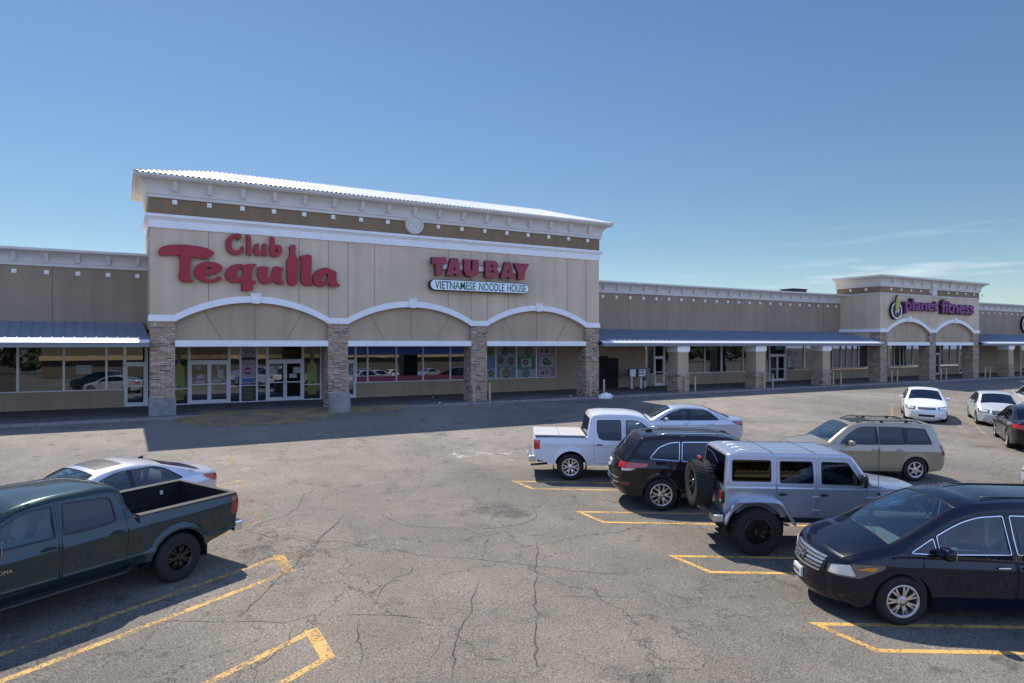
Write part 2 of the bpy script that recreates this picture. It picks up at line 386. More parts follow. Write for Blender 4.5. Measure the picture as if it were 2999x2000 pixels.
M['beige'] = stucco('beige_stucco', (.70, .54, .375)); M['tan'] = stucco('tan_stucco', (.50, .375, .25)); M['wing'] = stucco('darker_tan_stucco', (.355, .26, .175)); M['brown'] = stucco('brown_stucco', (.285, .19, .11))
M['white'] = worn('white_painted_trim', (.84, .81, .77), .7, 0, .05, 2, .15); M['cornice'] = worn('pale_grey_cornice', (.64, .59, .52), .75, 0, .06, 1.5, .15)
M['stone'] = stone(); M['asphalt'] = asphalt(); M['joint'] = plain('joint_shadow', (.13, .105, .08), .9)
M['concrete'] = worn('old_concrete', (.27, .255, .235), .9, 0, .22, 1.2, .4, 60); M['walk'] = worn('stained_walk_concrete', (.13, .122, .115), .9, 0, .28, 1.0, .4, 60)
M['kerb'] = worn('worn_red_kerb', (.24, .19, .185), .9, 0, .3, 3, .4, 60)
M['metalroof'] = worn('white_metal_roof', (.82, .83, .84), .38, .25, .05, .4); M['canopy'] = worn('galvanised_canopy_metal', (.29, .36, .47), .42, .6, .10, .8)
M['gutter'] = worn('grey_gutter', (.20, .21, .225), .5, .2, .08, 2); M['alu'] = plain('pale_aluminium_frame', (.72, .71, .70), .45, .3)
M['glass'] = store_glass(); M['glassdk'] = store_glass('dim_storefront_glass', (.03, .025, .02), .06); M['dark'] = plain('dark_void', (.012, .012, .013), .8)
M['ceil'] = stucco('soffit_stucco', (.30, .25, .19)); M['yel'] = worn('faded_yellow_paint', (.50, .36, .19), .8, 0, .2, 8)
M['red'] = worn('red_letter_face', (.36, .010, .018), .45, 0, .12, .5); M['reddk'] = plain('dark_red_letter_side', (.05, .008, .012), .5)
M['mar'] = worn('maroon_letter_face', (.30, .035, .05), .5, 0, .14, 3); M['purple'] = plain('purple_letter_face', (.20, .022, .13), .5); M['blk'] = plain('black_plastic', (.014, .014, .016), .45)
M['ltblue'] = plain('pale_sign_panel', (.80, .82, .80), .5); M['green'] = plain('green_lettering', (.04, .20, .11), .5)
M['line'] = paint_line('worn_yellow_road_paint', (.62, .37, .10), .405); M['linefaint'] = paint_line('faded_yellow_road_paint', (.46, .33, .16), .47)
M['wfaint'] = paint_line('ghost_white_road_paint', (.5, .48, .44), .53)
M['lineold'] = paint_line('old_yellow_road_paint', (.60, .37, .12), .435)
M['wline'] = paint_line('faded_white_road_paint', (.66, .64, .60), .465); M['ramp'] = None
_r = NT('painted_ramp_concrete'); _v = _r.geo(); _f = _r.mixc(.4, _r.noise(_v, 9, 7, .7), _r.noise(_v, 1.1, 4)); _c = _r.mixc(_r.ramp(_f, [(.42, g3(0)), (.56, g3(1))]), (.13, .115, .095), (.33, .225, .09))
_r.l(_r.mixc(.5, _c, _r.ramp(_r.noise(_v, 60, 3), [(.3, g3(.6)), (.6, g3(1.15))]), 'MULTIPLY'), _r.p.inputs['Base Color']); _r.p.inputs['Roughness'].default_value = .9; M['ramp'] = _r.m
M['galv'] = plain('galvanised_steel', (.55, .57, .60), .4, .8)
# ================================================================== the ground
def struct(o, kind='structure'): o['kind'] = kind; return o
g_ = MB(); ys = [260, -0.6, -20, -40, -75, -900]; xs = [-900, -60, 0, 60, 140, 900]
for i in range(len(ys)-1):
    for j in range(len(xs)-1):
        z = lambda y: gz(max(y, -75))
        g_.quad((xs[j], ys[i+1], z(ys[i+1])), (xs[j+1], ys[i+1], z(ys[i+1])), (xs[j+1], ys[i], z(ys[i])), (xs[j], ys[i], z(ys[i])))
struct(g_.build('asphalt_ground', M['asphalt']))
wk = MB(); wk.box(-22, 110, -.50, 6.1, -.4, 0.0); struct(wk.build('pavement', M['walk']))
kb = MB()
for x0 in range(-22, 110, 3):
    if 3.9 <= x0+1.5 <= 14: continue
    kb.box(x0+.01, x0+2.99, -.66, -.502, -.4, -.004)
struct(kb.build('kerb', M['kerb'], bevel=.02))
# the painted ramp in front of the club doors
REMAP = True
out = [(4.16,-.52),(4.05,-1.9),(4.6,-3.0),(5.3,-3.7),(7.4,-4.15),(9.0,-3.85),(9.9,-3.1),(10.7,-1.9),(13,-1.75),(14.8,-1.2),(15.4,-.52)]
inn = [(4.16+(15.4-4.16)*i/10, -.49) for i in range(11)]
rp = MB()
for i in range(10):
    a, b, c, d = out[i], out[i+1], inn[i+1], inn[i]
    for k in range(4):
        t0, t1 = k/4, (k+1)/4; L_ = lambda p, q, t, q_z: (p[0]+(q[0]-p[0])*t, p[1]+(q[1]-p[1])*t, (gz(p[1])+.012)*(1-t)+.006*t)
        rp.quad(L_(a,d,t0,0), L_(b,c,t0,0), L_(b,c,t1,0), L_(a,d,t1,0))
for i in range(1, 10): 
    rp.quad((inn[i][0],-.49,.006),(inn[i+1][0],-.49,.006),(inn[i+1][0],1.2-.12*i,.006),(inn[i][0],1.2-.12*(i-1),.006))
struct(rp.build('painted_ramp', M['ramp'])); REMAP = False

def ribbon(mb, pts, w, lift=.003, jit=0, taper=False):
    P = [Vector((p[0], p[1])) for p in pts]
    if jit:
        Q = []
        for a, b in zip(P, P[1:]):
            n = max(2, int((b-a).length/.16)); 
            for i in range(n): 
                q = a.lerp(b, i/n); Q.append(q + Vector((random.gauss(0, jit), random.gauss(0, jit))) if i else q)
        P = Q + [P[-1]]
    L, Rr = [], []
    for i, p in enumerate(P):
        t0 = (P[i]-P[i-1]).normalized() if i else (P[1]-P[0]).normalized(); t1 = (P[i+1]-P[i]).normalized() if i < len(P)-1 else t0
        t = (t0+t1); t = t.normalized() if t.length > 1e-4 else t0; nrm = Vector((-t.y, t.x)); c = max(.4, nrm.dot(Vector((-t0.y, t0.x))))
        ww = w*.5/c
        if jit: ww *= random.uniform(.35, 1.5)
        if taper: ww *= max(.15, min(1, min(i, len(P)-1-i)/4))
        L.append(p+nrm*ww); Rr.append(p-nrm*ww)
    for i in range(len(P)-1):
        mb.quad(*[(q.x, q.y, gz(q.y)+lift) for q in (Rr[i], Rr[i+1], L[i+1], L[i])])
Z1 = lambda x, y: on_g(x/2.063, 1240+y/2.063)
Z4 = lambda x, y: on_g(900+x/2.063, 1240+y/2.063)
Z3 = lambda x, y: on_g(2000+x/1.912, 1140+y/1.912)
Z5 = lambda x, y: on_g(2500+x/3.92, 1080+y/3.92)
ar = R(-29.6); dR = Vector((math.cos(ar), math.sin(ar), 0)); al = R(209.2); dL = Vector((math.cos(al), math.sin(al), 0))
for k in range(7):       # right hand row
    t = Vector((*W2(11.33-.37*k, -14.6-3.6*k+.1*(k > 3)), 0)); b = t + Vector((.02, -.98, 0))
    m = MB(); ribbon(m, [t+dR*5.3, t, b, b+dR*5.3], .11); struct(m.build('parking_line', M['line' if k > 0 else 'linefaint']))
for k, (x, y) in enumerate([(3.07,-25.43),(3.48,-21.8),(3.85,-18.2),(4.15,-14.7),(4.5,-11.2)]):
    t = Vector((*W2(x, y), 0)); b = t + Vector((.0, -.88, 0))
    m = MB(); ribbon(m, [t+dL*(5.2 if k < 3 else 1.6), t], .12); ribbon(m, [b, b+dL*5.2], .12); ribbon(m, [t+Vector((-.02,.07,0)), b+Vector((-.02,-.07,0))], .2, .005)
    struct(m.build('parking_line', M['lineold' if k < 2 else 'linefaint']))
for k in range(2):
    t = Vector((*W2(2.66-.4*k, -29.05-3.6*k), 0)); b = t + Vector((-.04, -.92, 0)); m = MB(); ribbon(m, [t+dL*5.2, t, b, b+dL*5.2], .12); struct(m.build('parking_line', M['line']))
for a, b in [((435,425),(440,550)), ((1060,500),(1290,745)), ((1300,560),(1550,790)), ((1740,230),(1765,290))]:
    m = MB(); ribbon(m, [Z5(*a), Z5(*b)], .13); struct(m.build('parking_line', M['linefaint']))
m = MB(); ribbon(m, [on_g(2200+895/2.943, 780+1045/2.943), on_g(2200+1160/2.943, 780+1063/2.943)], .12); struct(m.build('parking_line', M['linefaint']))
# wheelchair symbols
def wheelchair(x, y, rz, s, lab):
    m = MB(); c_, s_ = math.cos(rz), math.sin(rz)
    def T(p): return (x+s*(c_*p[0]-s_*p[1]), y+s*(s_*p[0]+c_*p[1]))
    ribbon(m, [T((.42*math.cos(a), .42*math.sin(a)-.2)) for a in [R(q) for q in range(110, 400, 20)]], .10*s)
    ribbon(m, [T((-.08,.85)), T((-.02,.1)), T((.38,.1)), T((.55,-.45)), T((.75,-.38))], .11*s, .009); ribbon(m, [T((-.06,.5)), T((.3,.48))], .1*s, .01)
    ribbon(m, [T((-.1+.1*math.cos(a), 1.02+.1*math.sin(a))) for a in [R(q) for q in range(0, 361, 40)]], .1*s)
    struct(m.build('wheelchair_symbol', M[lab]))
p = Z4(1010, 182); wheelchair(p.x, p.y, R(-120), 1.15, 'wline'); p = Z1(1375, 308); wheelchair(p.x, p.y, R(-60), 1.1, 'wfaint')
# the long open cracks traced in the asphalt
cracks4 = [[(0,795),(75,700),(140,640),(205,575),(265,525)], [(350,530),(430,543),(510,585),(600,618),(720,628),(930,632),(1130,632),(1250,615),(1340,595),(1383,570),(1375,500)],
 [(1130,645),(1085,710),(1070,780),(1055,822)], [(1380,683),(1388,750),(1380,870),(1375,1000),(1385,1130),(1385,1230),(1375,1330),(1385,1440),(1390,1568)],
 [(0,712),(160,712),(260,722),(320,745),(470,755),(590,775),(670,797),(860,810),(1050,822),(1300,852),(1380,866),(1490,870),(1600,893),(1760,905),(2063,912)],
 [(670,797),(640,860),(620,908),(520,935),(470,975),(430,1040),(400,1110),(360,1155)], [(0,1165),(160,1160),(360,1155),(560,1162),(700,1178),(830,1184)],
 [(325,1160),(300,1250),(300,1320),(325,1360),(310,1480),(298,1568)], [(1045,940),(1020,1000),(990,1070),(995,1140),(945,1200),(915,1260),(890,1360),(880,1480),(865,1568)],
 [(310,1475),(400,1445),(620,1450),(735,1478)], [(535,215),(590,255),(650,300)], [(700,320),(680,360),(600,440),(520,475),(430,492)], [(0,290),(180,275),(460,243)], [(330,345),(620,340),(700,318),(860,310),(1000,298),(1180,345),(1150,420),(1165,490),(1120,560)],
 [(950,470),(930,540),(880,590)], [(690,440),(950,452),(1150,458)], [(0,520),(240,520),(350,528)], [(1250,620),(1330,675),(1500,683),(1600,640)], [(1520,790),(1515,840),(1490,868)], [(0,215),(300,200),(700,165)], [(1700,800),(1710,880),(1690,960)],
 [(735,1478),(760,1400),(800,1330),(810,1270)], [(920,1410),(1050,1425),(1390,1450)], [(1390,757),(1530,760)], [(600,555),(860,552),(950,535)], [(1410,1045),(1700,1050),(2063,1052)]]
cracks1 = [[(2063,585),(1990,640),(1920,700),(1880,750),(1760,880),(1640,980),(1540,1080),(1420,1195)], [(830,1220),(960,1200),(1050,1190),(1200,1195),(1380,1200),(1560,1195),(1720,1208),(1800,1185),(1890,1155),(2063,1165)],
 [(1400,655),(1540,658),(1660,690),(1760,690),(1850,715),(2063,712)], [(1480,660),(1580,600),(1720,560),(1800,510),(1830,440),(1940,370)], [(1500,465),(1620,480),(1760,498)], [(1760,1210),(1750,1310),(1640,1410),(1560,1460),(1560,1500),(1530,1568)], [(1320,260),(1500,245)], [(1720,400),(1790,330)]]
ck = MB()
for L_, f, in ((cracks4, Z4), (cracks1, Z1)):
    for i, c in enumerate(L_): ribbon(ck, [f(*q) for q in c], random.choice((.012, .015, .020)) if i < 9 else .009, .003, .020, True)
struct(ck.build('asphalt_crack', plain('crack_shadow', (.055, .05, .044), .95)))

# ================================================================== the shops
REMAP = True
def window(par, x0, x1, z0, z1, y=6.0, rails=(), glass='glass', fw=.05, label=None):
    m = MB(); m.box(x0, x0+fw, y-.07, y+.03, z0, z1); m.box(x1-fw, x1, y-.07, y+.03, z0, z1)
    m.box(x0+fw, x1-fw, y-.068, y+.028, z0, z0+fw); m.box(x0+fw, x1-fw, y-.068, y+.028, z1-fw, z1)
    for r in rails: m.box(x0+fw, x1-fw, y-.068, y+.028, r-fw/2, r+fw/2)
    f = m.build('window', M['alu'], par); 
    if label: f['label'] = label
    g = MB(); g.box(x0+fw*.8, x1-fw*.8, y, y+.012, z0+fw*.8, z1-fw*.8); g.build('pane', M[glass], f)
    return f
def door(par, x0, x1, z1=2.2, y=6.0, rail=1.05, hinge='l', y0=0.01, handle=True):
    m = MB(); a = .09
    m.box(x0, x0+a, y-.05, y+.03, y0, z1); m.box(x1-a, x1, y-.05, y+.03, y0, z1); m.box(x0+a, x1-a, y-.048, y+.028, y0, y0+.2); m.box(x0+a, x1-a, y-.048, y+.028, z1-.1, z1)
    m.box(x0+a, x1-a, y-.06, y+.02, rail-.03, rail+.03)
    d = m.build('door', M['alu'], par); g = MB(); g.box(x0+a*.9, x1-a*.9, y, y+.012, y0+.15, z1-.06); g.build('pane', M['glass'], d)
    h = MB(); hx = x1-.045 if hinge == 'l' else x0+.045
    h.box(hx-.02, hx+.02, y-.12, y-.09, .9, 1.25); h.box(hx-.015, hx+.015, y-.09, y-.05, .9, .94); h.box(hx-.015, hx+.015, y-.09, y-.05, 1.21, 1.25)
    h.build('handle', M['galv'], d); return d
def double_door(par, x0, x1, ztop=3.12, y=6.0, transom=True):
    mid = (x0+x1)/2
    m = MB(); m.box(x0, x0+.06, y-.09, y+.03, 0.005, ztop); m.box(x1-.06, x1, y-.09, y+.03, 0.005, ztop); m.box(x0+.06, x1-.06, y-.09, y+.03, 2.21, 2.31)
    m.build('door_frame', M['alu'], par)
    door(par, x0+.06, mid-.005, 2.205, y, hinge='l'); door(par, mid+.005, x1-.06, 2.205, y, hinge='r')
    if transom: window(par, x0+.065, x1-.065, 2.315, ztop, y, (), 'glassdk', .03)
def single_door(par, x0, x1, ztop=3.12, y=6.0):
    m = MB(); m.box(x0, x0+.06, y-.09, y+.03, 0.005, ztop); m.box(x1-.06, x1, y-.09, y+.03, 0.005, ztop); m.box(x0+.06, x1-.06, y-.09, y+.03, 2.17, 2.25); m.build('door_frame', M['alu'], par)
    door(par, x0+.06, x1-.06, 2.165, y); window(par, x0+.065, x1-.065, 2.255, ztop, y, (), 'glass', .03)
def wallbox(par, x0, x1, z0, z1, mat='tan', y0=6.05, y1=6.35, name='wall'): m = MB(); m.box(x0, x1, y0, y1, z0, z1); return m.build(name, M[mat], par)
def joints(par, segs, y, w=.022):
    """recessed control joints, drawn as thin dark reveals"""
    m = MB()
    for (xa, za, xb, zb) in segs:
        d = Vector((xb-xa, 0, zb-za)); n = Vector((-d.z, 0, d.x)).normalized()*w/2; a = Vector((xa, y, za)); b = Vector((xb, y, zb))
        m.loft([[a-n, a+n, a+n+Vector((0,.004,0)), a-n+Vector((0,.004,0))], [b-n, b+n, b+n+Vector((0,.004,0)), b-n+Vector((0,.004,0))]])
    return m.build('control_joint', M['joint'], par)
def cornice(par, x0, x1, y0, yb, prof, name='cornice', mat='cornice', left=True, right=True):
    m = MB(); rings = []
    for (o, z) in prof:
        xl = x0-o if left else x0; xr = x1+o if right else x1
        ring = [Vector((xl, y0-o, z)), Vector((xr, y0-o, z))]
        if left: ring.insert(0, Vector((xl, yb, z)))
        if right: ring.append(Vector((xr, yb, z)))
        rings.append(ring)
    m.loft(rings, False, False); return m.build(name, M[mat], par)
def cove(o0, z0, o1, z1, n=6):   # concave quarter sweep
    return [(o0+(o1-o0)*(1-math.cos(t*math.pi/2*1.0)), z0+(z1-z0)*math.sin(t*math.pi/2)) for t in [i/n for i in range(n+1)]]
def bracket(par, x, y, z, h=.5, d=.2, w=.2):
    m = MB(); pr = [(0,0),(-.05,-.0),(-.10,h*.3),(-d,h*.85),(-d-.02,h),(0.12,h),(.1,h*.3)]
    m.loft([[(x-w/2, y+a, z+b) for a, b in pr], [(x+w/2, y+a, z+b) for a, b in pr]]); return m.build('bracket', M['cornice'], par)
def ornament(par, x, y, z, s=.20, lab=None):
    m = MB(); m.box(x-s/2, x+s/2, y-.05, y+.01, z-s/2, z+s/2); m.box(x-s/2+.035, x+s/2-.035, y-.075, y-.05, z-s/2+.035, z+s/2-.035); return m.build('square_ornament', M['white'], par)
def arch_pts(xa, xb, zs, rise, n=24):
    hw = (xb-xa)/2; Rr = (hw*hw+rise*rise)/(2*rise); cx = (xa+xb)/2; cz = zs+rise-Rr; a0 = math.asin(hw/Rr)
    return [(cx+Rr*math.sin(-a0+2*a0*i/n), cz+Rr*math.cos(-a0+2*a0*i/n)) for i in range(n+1)]
PW = 1.02
def tower(par, piers, top, jx=(), beamz=(3.09, 3.38)):
    """upper wall on arches, stone piers with caps, arch trims with keystones, beams"""
    x0, x1 = piers[0]-PW/2, piers[-1]+PW/2
    out = [(x0, 4.2)]
    for a, b in zip(piers, piers[1:]): out += [(a+PW/2, 4.2)] + arch_pts(a+PW/2, b-PW/2, 4.23, .95) + [(b-PW/2, 4.2)]
    out += [(x1, 4.2), (x1, top), (x0, top)]
    m = MB(); solid_poly(m, out, [], lambda u, v, w: (u, w, v), .36); m.build('upper_wall', M['beige'], par)
    for a, b in zip(piers, piers[1:]):
        xa, xb = a+PW/2, b-PW/2; lo = arch_pts(xa+.0, xb-.0, 4.23, .95); hi = arch_pts(xa-.02, xb+.02, 4.54, .95)
        m = MB(); solid_poly(m, lo+hi[::-1], [], lambda u, v, w: (u, w-.06, v), .10); tr = m.build('arch_trim', M['white'], par, bevel=.008)
        cx = (xa+xb)/2; m = MB(); kp = [(cx-.17, 5.14), (cx+.17, 5.14), (cx+.235, 5.56), (cx-.235, 5.56)]
        m.loft([[(u, -.11, v) for u, v in kp], [(u, .0, v) for u, v in kp]]); m.box(cx-.265, cx+.265, -.14, .0, 5.56, 5.62); m.build('keystone', M['white'], tr)
        wallbox(par, xa-.05, xb+.05, beamz[1]-.05, 5.3, 'tan', .25, .45, 'arch_infill_wall')
        q = (xb-xa)*.205
        joints(par, [(cx, beamz[1], cx, 5.17), (cx-q*1.02, beamz[1], cx-q*1.70, 5.02), (cx+q*1.02, beamz[1], cx+q*1.70, 5.02)], .245)
        m = MB(); m.box(xa, xb, -.03, .24, beamz[0], beamz[1]); m.build('beam', M['white'], par, bevel=.012)
    for i, a in enumerate(piers):
        m = MB(); m.box(a-PW/2, a+PW/2, .002, 1.03, -.25, 4.24); s = m.build('stone_column', M['stone'], par)
        c = MB(); c.box(a-PW/2-.06, a+PW/2+.06, -.07, 1.09, 4.23, 4.47); c.box(a-PW/2-.035, a+PW/2+.035, -.045, 1.06, 4.47, 4.52); c.build('column_cap', M['white'], s, bevel=.01)
    if jx: joints(par, jx, -.004)
# ---- the tall shop block
REMAP = 2
PM = [3.64, 11.69, 19.82, 27.85]; X0, X1 = 3.13, 28.36
main = thing('shop_block', (15.7, 3, 0), 'tall beige stucco shop block with three arches and a white metal roof', 'building')
JX = [5.56, 9.72, 11.18, 12.2, 13.63, 17.88, 19.31, 20.33, 21.75, 25.92, 27.34]
def jz(x):
    z = 4.55
    for a, b in zip(PM, PM[1:]):
        if a+PW/2 <= x <= b-PW/2: z = 4.56 + .95*(1-((x-(a+b)/2)/((b-a-PW)/2))**2)
    return z
tower(main, PM, 8.5, [(x, jz(x), x, 8.43) for x in JX])
m = MB(); m.box(X0-.02, X1+.02, -.02, 6.3, 9.0, 9.85); m.build('frieze', M['brown'], main)
m = MB(); m.box(X0+.01, X0+.3, .36, 6.3, 3.9, 9.0); m.box(X1-.3, X1-.01, .36, 6.3, 3.2, 9.0); m.box(X0+.3, X1-.3, 6.36, 6.6, 0, 9); m.build('side_wall', M['beige'], main)
cornice(main, X0, X1, 0, 4.6, [(.0,8.42),(.06,8.42),(.06,8.78),(.10,8.80),(.13,8.86),(.19,8.90),(.19,9.02),(.0,9.06)], 'white_band', 'white')
cornice(main, X0, X1, 0, 4.6, [(.02,9.76),(.10,9.76),(.10,9.90),(.14,9.92),(.14,10.0)] + cove(.14,10.0,.58,10.52) + [(.60,10.54),(.62,10.56),(.62,10.70),(.5,10.70)])
for k in range(-8, 9):
    x = 15.79+1.457*k
    bracket(main, x, -.22, 10.06, .46, .2)
    if k: ornament(main, x, -.02, 9.61)
m = MB(); m.lathe((15.82, -.02, 9.6), [(.0,-.16),(.34,-.16),(.36,-.14),(.40,-.14),(.42,-.2),(.50,-.2),(.52,-.16),(.53,.02)], 40, 'y'); md = m.build('round_medallion', M['cornice'], main, smooth=False)
m = MB()
for a in range(5):     # star relief
    t = a*2*math.pi/5+math.pi/2; p0 = Vector((15.82, -.22, 9.6)); tip = p0+Vector((.3*math.cos(t), .04, .3*math.sin(t)))
    l1 = p0+Vector((.1*math.cos(t+.62), .05, .1*math.sin(t+.62))); l2 = p0+Vector((.1*math.cos(t-.62), .05, .1*math.sin(t-.62))); m.quad(p0, l1, tip, l2)
m.build('star_relief', M['cornice'], md)
# hipped metal roof with ribs
eo = .68; ex0, ex1, ey0, ey1 = X0-eo, X1+eo, -eo, 6.3; rz_, ez = 11.80, 10.72; run = (ey1-ey0)/2; ry = ey0+run; rx0, rx1 = ex0+run, ex1-run
def roof_z(x, y): return ez + (rz_-ez)*min(y-ey0, ey1-y, x-ex0, ex1-x)/run
m = MB(); e = .045
nx = 118; dx = (ex1-ex0)/nx
def ribcol(x): return roof_z
rows = []
n = len(m.v)
# corrugated front slope: trapezoid ribs run up the slope
xsn = []
for i in range(nx):
    a = ex0+i*dx; xsn += [(a, 0), (a+dx*.45, 0), (a+dx*.55, 1), (a+dx*.9, 1)]
xsn.append((ex1, 0))
for (xa, ha), (xb, hb) in zip(xsn, xsn[1:]):
    ya = min(xa-ex0, ex1-xa, run); yb = min(xb-ex0, ex1-xb, run); ya = max(ya, 0.001); yb = max(yb, .001)
    za = ez+(rz_-ez)*ya/run; zb = ez+(rz_-ez)*yb/run
    m.quad((xa, ey0-.05, ez-.02+ha*e), (xb, ey0-.05, ez-.02+hb*e), (xb, ey0+yb, zb+hb*e), (xa, ey0+ya, za+ha*e))
m.quad((ex0, ey0, ez), (rx0, ry, rz_), (rx0, ry, rz_), (ex0, ey1, ez)); m.quad((ex1, ey1, ez), (rx1, ry, rz_), (rx1, ry, rz_), (ex1, ey0, ez)); m.quad((ex0, ey1, ez), (rx0, ry, rz_), (rx1, ry, rz_), (ex1, ey1, ez))
m.build('metal_roof', M['metalroof'], main)
m = MB(); m.tube([(ex0, ey0-.02, ez+.03), (rx0, ry, rz_+.04), (rx1, ry, rz_+.04), (ex1, ey0-.02, ez+.03)], .05, 6); m.build('ridge_cap', M['metalroof'], main)
m = MB(); m.box(ex0, ex1, ey0, 6.3, 10.60, 10.70); m.box(X0, X1, 0.3, 6.2, 9.85, 10.6); m.build('roof_deck', M['cornice'], main)
REMAP = True
# arcade ceiling, shopfront walls
def arcade_back(par, x0, x1, solid):
    """ceiling and the low wall under the windows; solid = spans of full height wall"""
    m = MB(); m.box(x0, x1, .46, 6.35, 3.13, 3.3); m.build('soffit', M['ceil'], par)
arcade_back(main, X0+.01, X1-.01, [])
low = lambda par, a, b: wallbox(par, a, b, 0.0, .875, 'tan', 5.96, 6.3, 'base_wall')
# Club front
window(main, 4.2, 5.50, .0, 3.12, rails=(.86,), glass='glassdk'); double_door(main, 5.50, 7.55)
window(main, 7.555, 8.12, .0, 3.12, rails=(.90,)); window(main, 8.125, 8.99, .0, 3.12, rails=(.93,), glass='glassdk'); window(main, 8.995, 9.53, .0, 3.12, rails=(.90,))
double_door(main, 9.535, 11.56); window(main, 11.565, 12.6, .0, 3.12, rails=(.88,), glass='glassdk')
wallbox(main, 12.6, 14.12, 0, 3.13); wallbox(main, 3.14, 4.2, 0, 3.13)
single_door(main, 14.12, 14.70)
low(main, 14.70, 29.3)
for a, b in [(14.70,15.43),(15.43,17.28),(17.28,19.07),(19.07,20.98),(20.98,22.3)]: window(main, a+.002, b-.002, .88, 3.12)
wallbox(main, 22.3, 22.75, .875, 3.13)
for a, b in [(22.75,24.35),(24.35,25.97),(25.97,27.58),(27.58,29.22)]: window(main, a+.002, b-.002, .88, 3.12, glass='glassdk')
m = MB(); m.tube([(12.80, 5.93, .88), (12.80, 5.93, 3.1)], .035); m.build('downpipe', M['white'], main)
# window films and posters (flat prints stuck to the glass)
def flat(par, name, mat, x0, x1, z0, z1, y=5.985, dep=.006): m = MB(); m.box(x0, x1, y, y+dep, z0, z1); return m.build(name, mat, par)
P_ = {}
def col(c, r=.5):
    k = ('%.3f_%.3f_%.3f' % c, r)
    if k not in P_: P_[k] = plain('printed_colour', c, r)
    return P_[k]
film = col((.05, .12, .42), .5); pink = col((.30, .045, .08), .5)
for a, b in [(14.76,15.38),(15.48,17.23),(17.33,19.02),(19.12,20.93),(21.03,22.25)]:
    flat(main, 'window_film', film, a, b, 2.55, 3.08); flat(main, 'window_film', pink, a, b, .93, 1.25 if a < 20 else 1.18)
flat(main, 'window_film', film, 14.2, 14.62, 2.55, 3.08, 5.98)
def disc(par, name, mat, x, z, r, y, k=18, sz=1): m = MB(); m.lathe((x, y, z), [(0,0),(r,0),(r,.003)], k, 'y'); return m.build(name, mat, par)
def bottle_poster(par, x, z0, z1, y=5.984):
    h = z1-z0; r = .27
    prof = [(.0,0),(.8,.0),(.9,.04),(1.0,.35),(1.0,.62),(.82,.70),(.42,.76),(.30,.80),(.27,.90),(.33,.93),(.33,1.0),(0,1)]
    pts = [(x+r*a, z0+h*b) for a, b in prof] + [(x-r*a, z0+h*b) for a, b in prof[::-1]]
    m = MB(); solid_poly(m, pts, [], lambda u, v, w: (u, y+w, v), .004); b = m.build('bottle_poster', col((.30,.27,.045), .4), par)
    m = MB(); m.box(x-r*.85, x+r*.85, y-.004, y, z0+h*.30, z0+h*.48); m.build('bottle_label', col((.20,.34,.05), .4), b)
    m = MB(); m.box(x-r*.9, x+r*.9, y-.004, y, z0+h*.02, z0+h*.2); m.build('bottle_shade', col((.22,.14,.03), .4), b)
    disc(b, 'lime', col((.04,.13,.03), .4), x+.02, z0+h*.27, .10, y-.008)
    m = MB(); m.box(x-r*.34, x+r*.34, y-.004, y, z0+h*.78, z0+h*.99); m.build('bottle_neck', col((.10,.11,.10), .4), b); return b
bottle_poster(main, 5.02, .25, 2.75); bottle_poster(main, 12.08, .3, 2.78)
pb = flat(main, 'event_poster', col((.42,.36,.46), .5), 8.19, 8.92, 1.02, 3.04)
text_obj('lettering', 'Club', col((.42,.05,.03)), pb, 8.40, 8.70, 2.86, 2.98, 5.979, .004); text_obj('lettering', 'Tequila', col((.42,.05,.03)), pb, 8.25, 8.86, 2.68, 2.86, 5.979, .004)
random.seed(3)
for i in range(5): disc(pb, 'printed_figure', col((.02,.02,.025)), 8.28+.14*i, 2.38+.04*(i % 2), .085, 5.979); disc(pb, 'printed_face', col((.40,.25,.18)), 8.28+.14*i, 2.50+.04*(i % 2), .04, 5.976)
flat(pb, 'printed_band', col((.45,.28,.07)), 8.24, 8.87, 2.12, 2.20, 5.978, .003); disc(pb, 'printed_badge', col((.40,.04,.10)), 8.52, 1.72, .22, 5.979); flat(pb, 'printed_band', col((.5,.45,.6)), 8.36, 8.68, 1.68, 1.76, 5.972, .003)
text_obj('lettering', '7', col((.5,.45,.6)), pb, 8.66, 8.78, 1.60, 1.84, 5.970, .003)
flat(pb, 'printed_band', col((.10,.16,.45)), 8.22, 8.89, 1.10, 1.30, 5.978, .003); flat(pb, 'printed_band', col((.55,.58,.65)), 8.24, 8.87, 1.32, 1.38, 5.978, .003)
pb2 = flat(main, 'hours_poster', col((.035,.04,.022)), 8.19, 8.92, .08, .86)
for i in range(6): flat(pb2, 'printed_line', col((.30,.28,.10)), 8.27+.05*(i % 2), 8.84-.04*(i % 3), .74-.11*i, .765-.11*i, 5.98, .003)
for xa in (5.62, 9.66):
    s = text_obj('window_lettering', 'Tequila', col((.22,.085,.03)), main, xa+.3, xa+1.55, 2.56, 2.92, 5.978, .003)
    flat(main, 'window_lettering', col((.16,.11,.05)), xa+.4, xa+1.5, 2.47, 2.485, 5.98, .002); flat(main, 'window_lettering', col((.16,.11,.05)), xa+.1, xa+1.8, 2.38, 2.41, 5.98, .002)
pap = col((.52,.54,.54), .8)
for (a, b, c, d) in [(5.90,6.08,1.86,2.0),(5.9,6.28,1.36,1.58),(5.86,6.3,1.12,1.26),(6.9,7.06,1.88,2.02),(6.94,7.24,1.36,1.82),(6.68,7.16,1.16,1.28),(9.72,10.12,1.48,1.90),(10.0,10.3,1.80,1.92),(10.78,11.2,1.28,1.52),(11.0,11.42,1.55,1.9),(7.6,8.05,1.5,1.75)]:
    flat(main, 'paper_notice', pap, a, b, c, d)
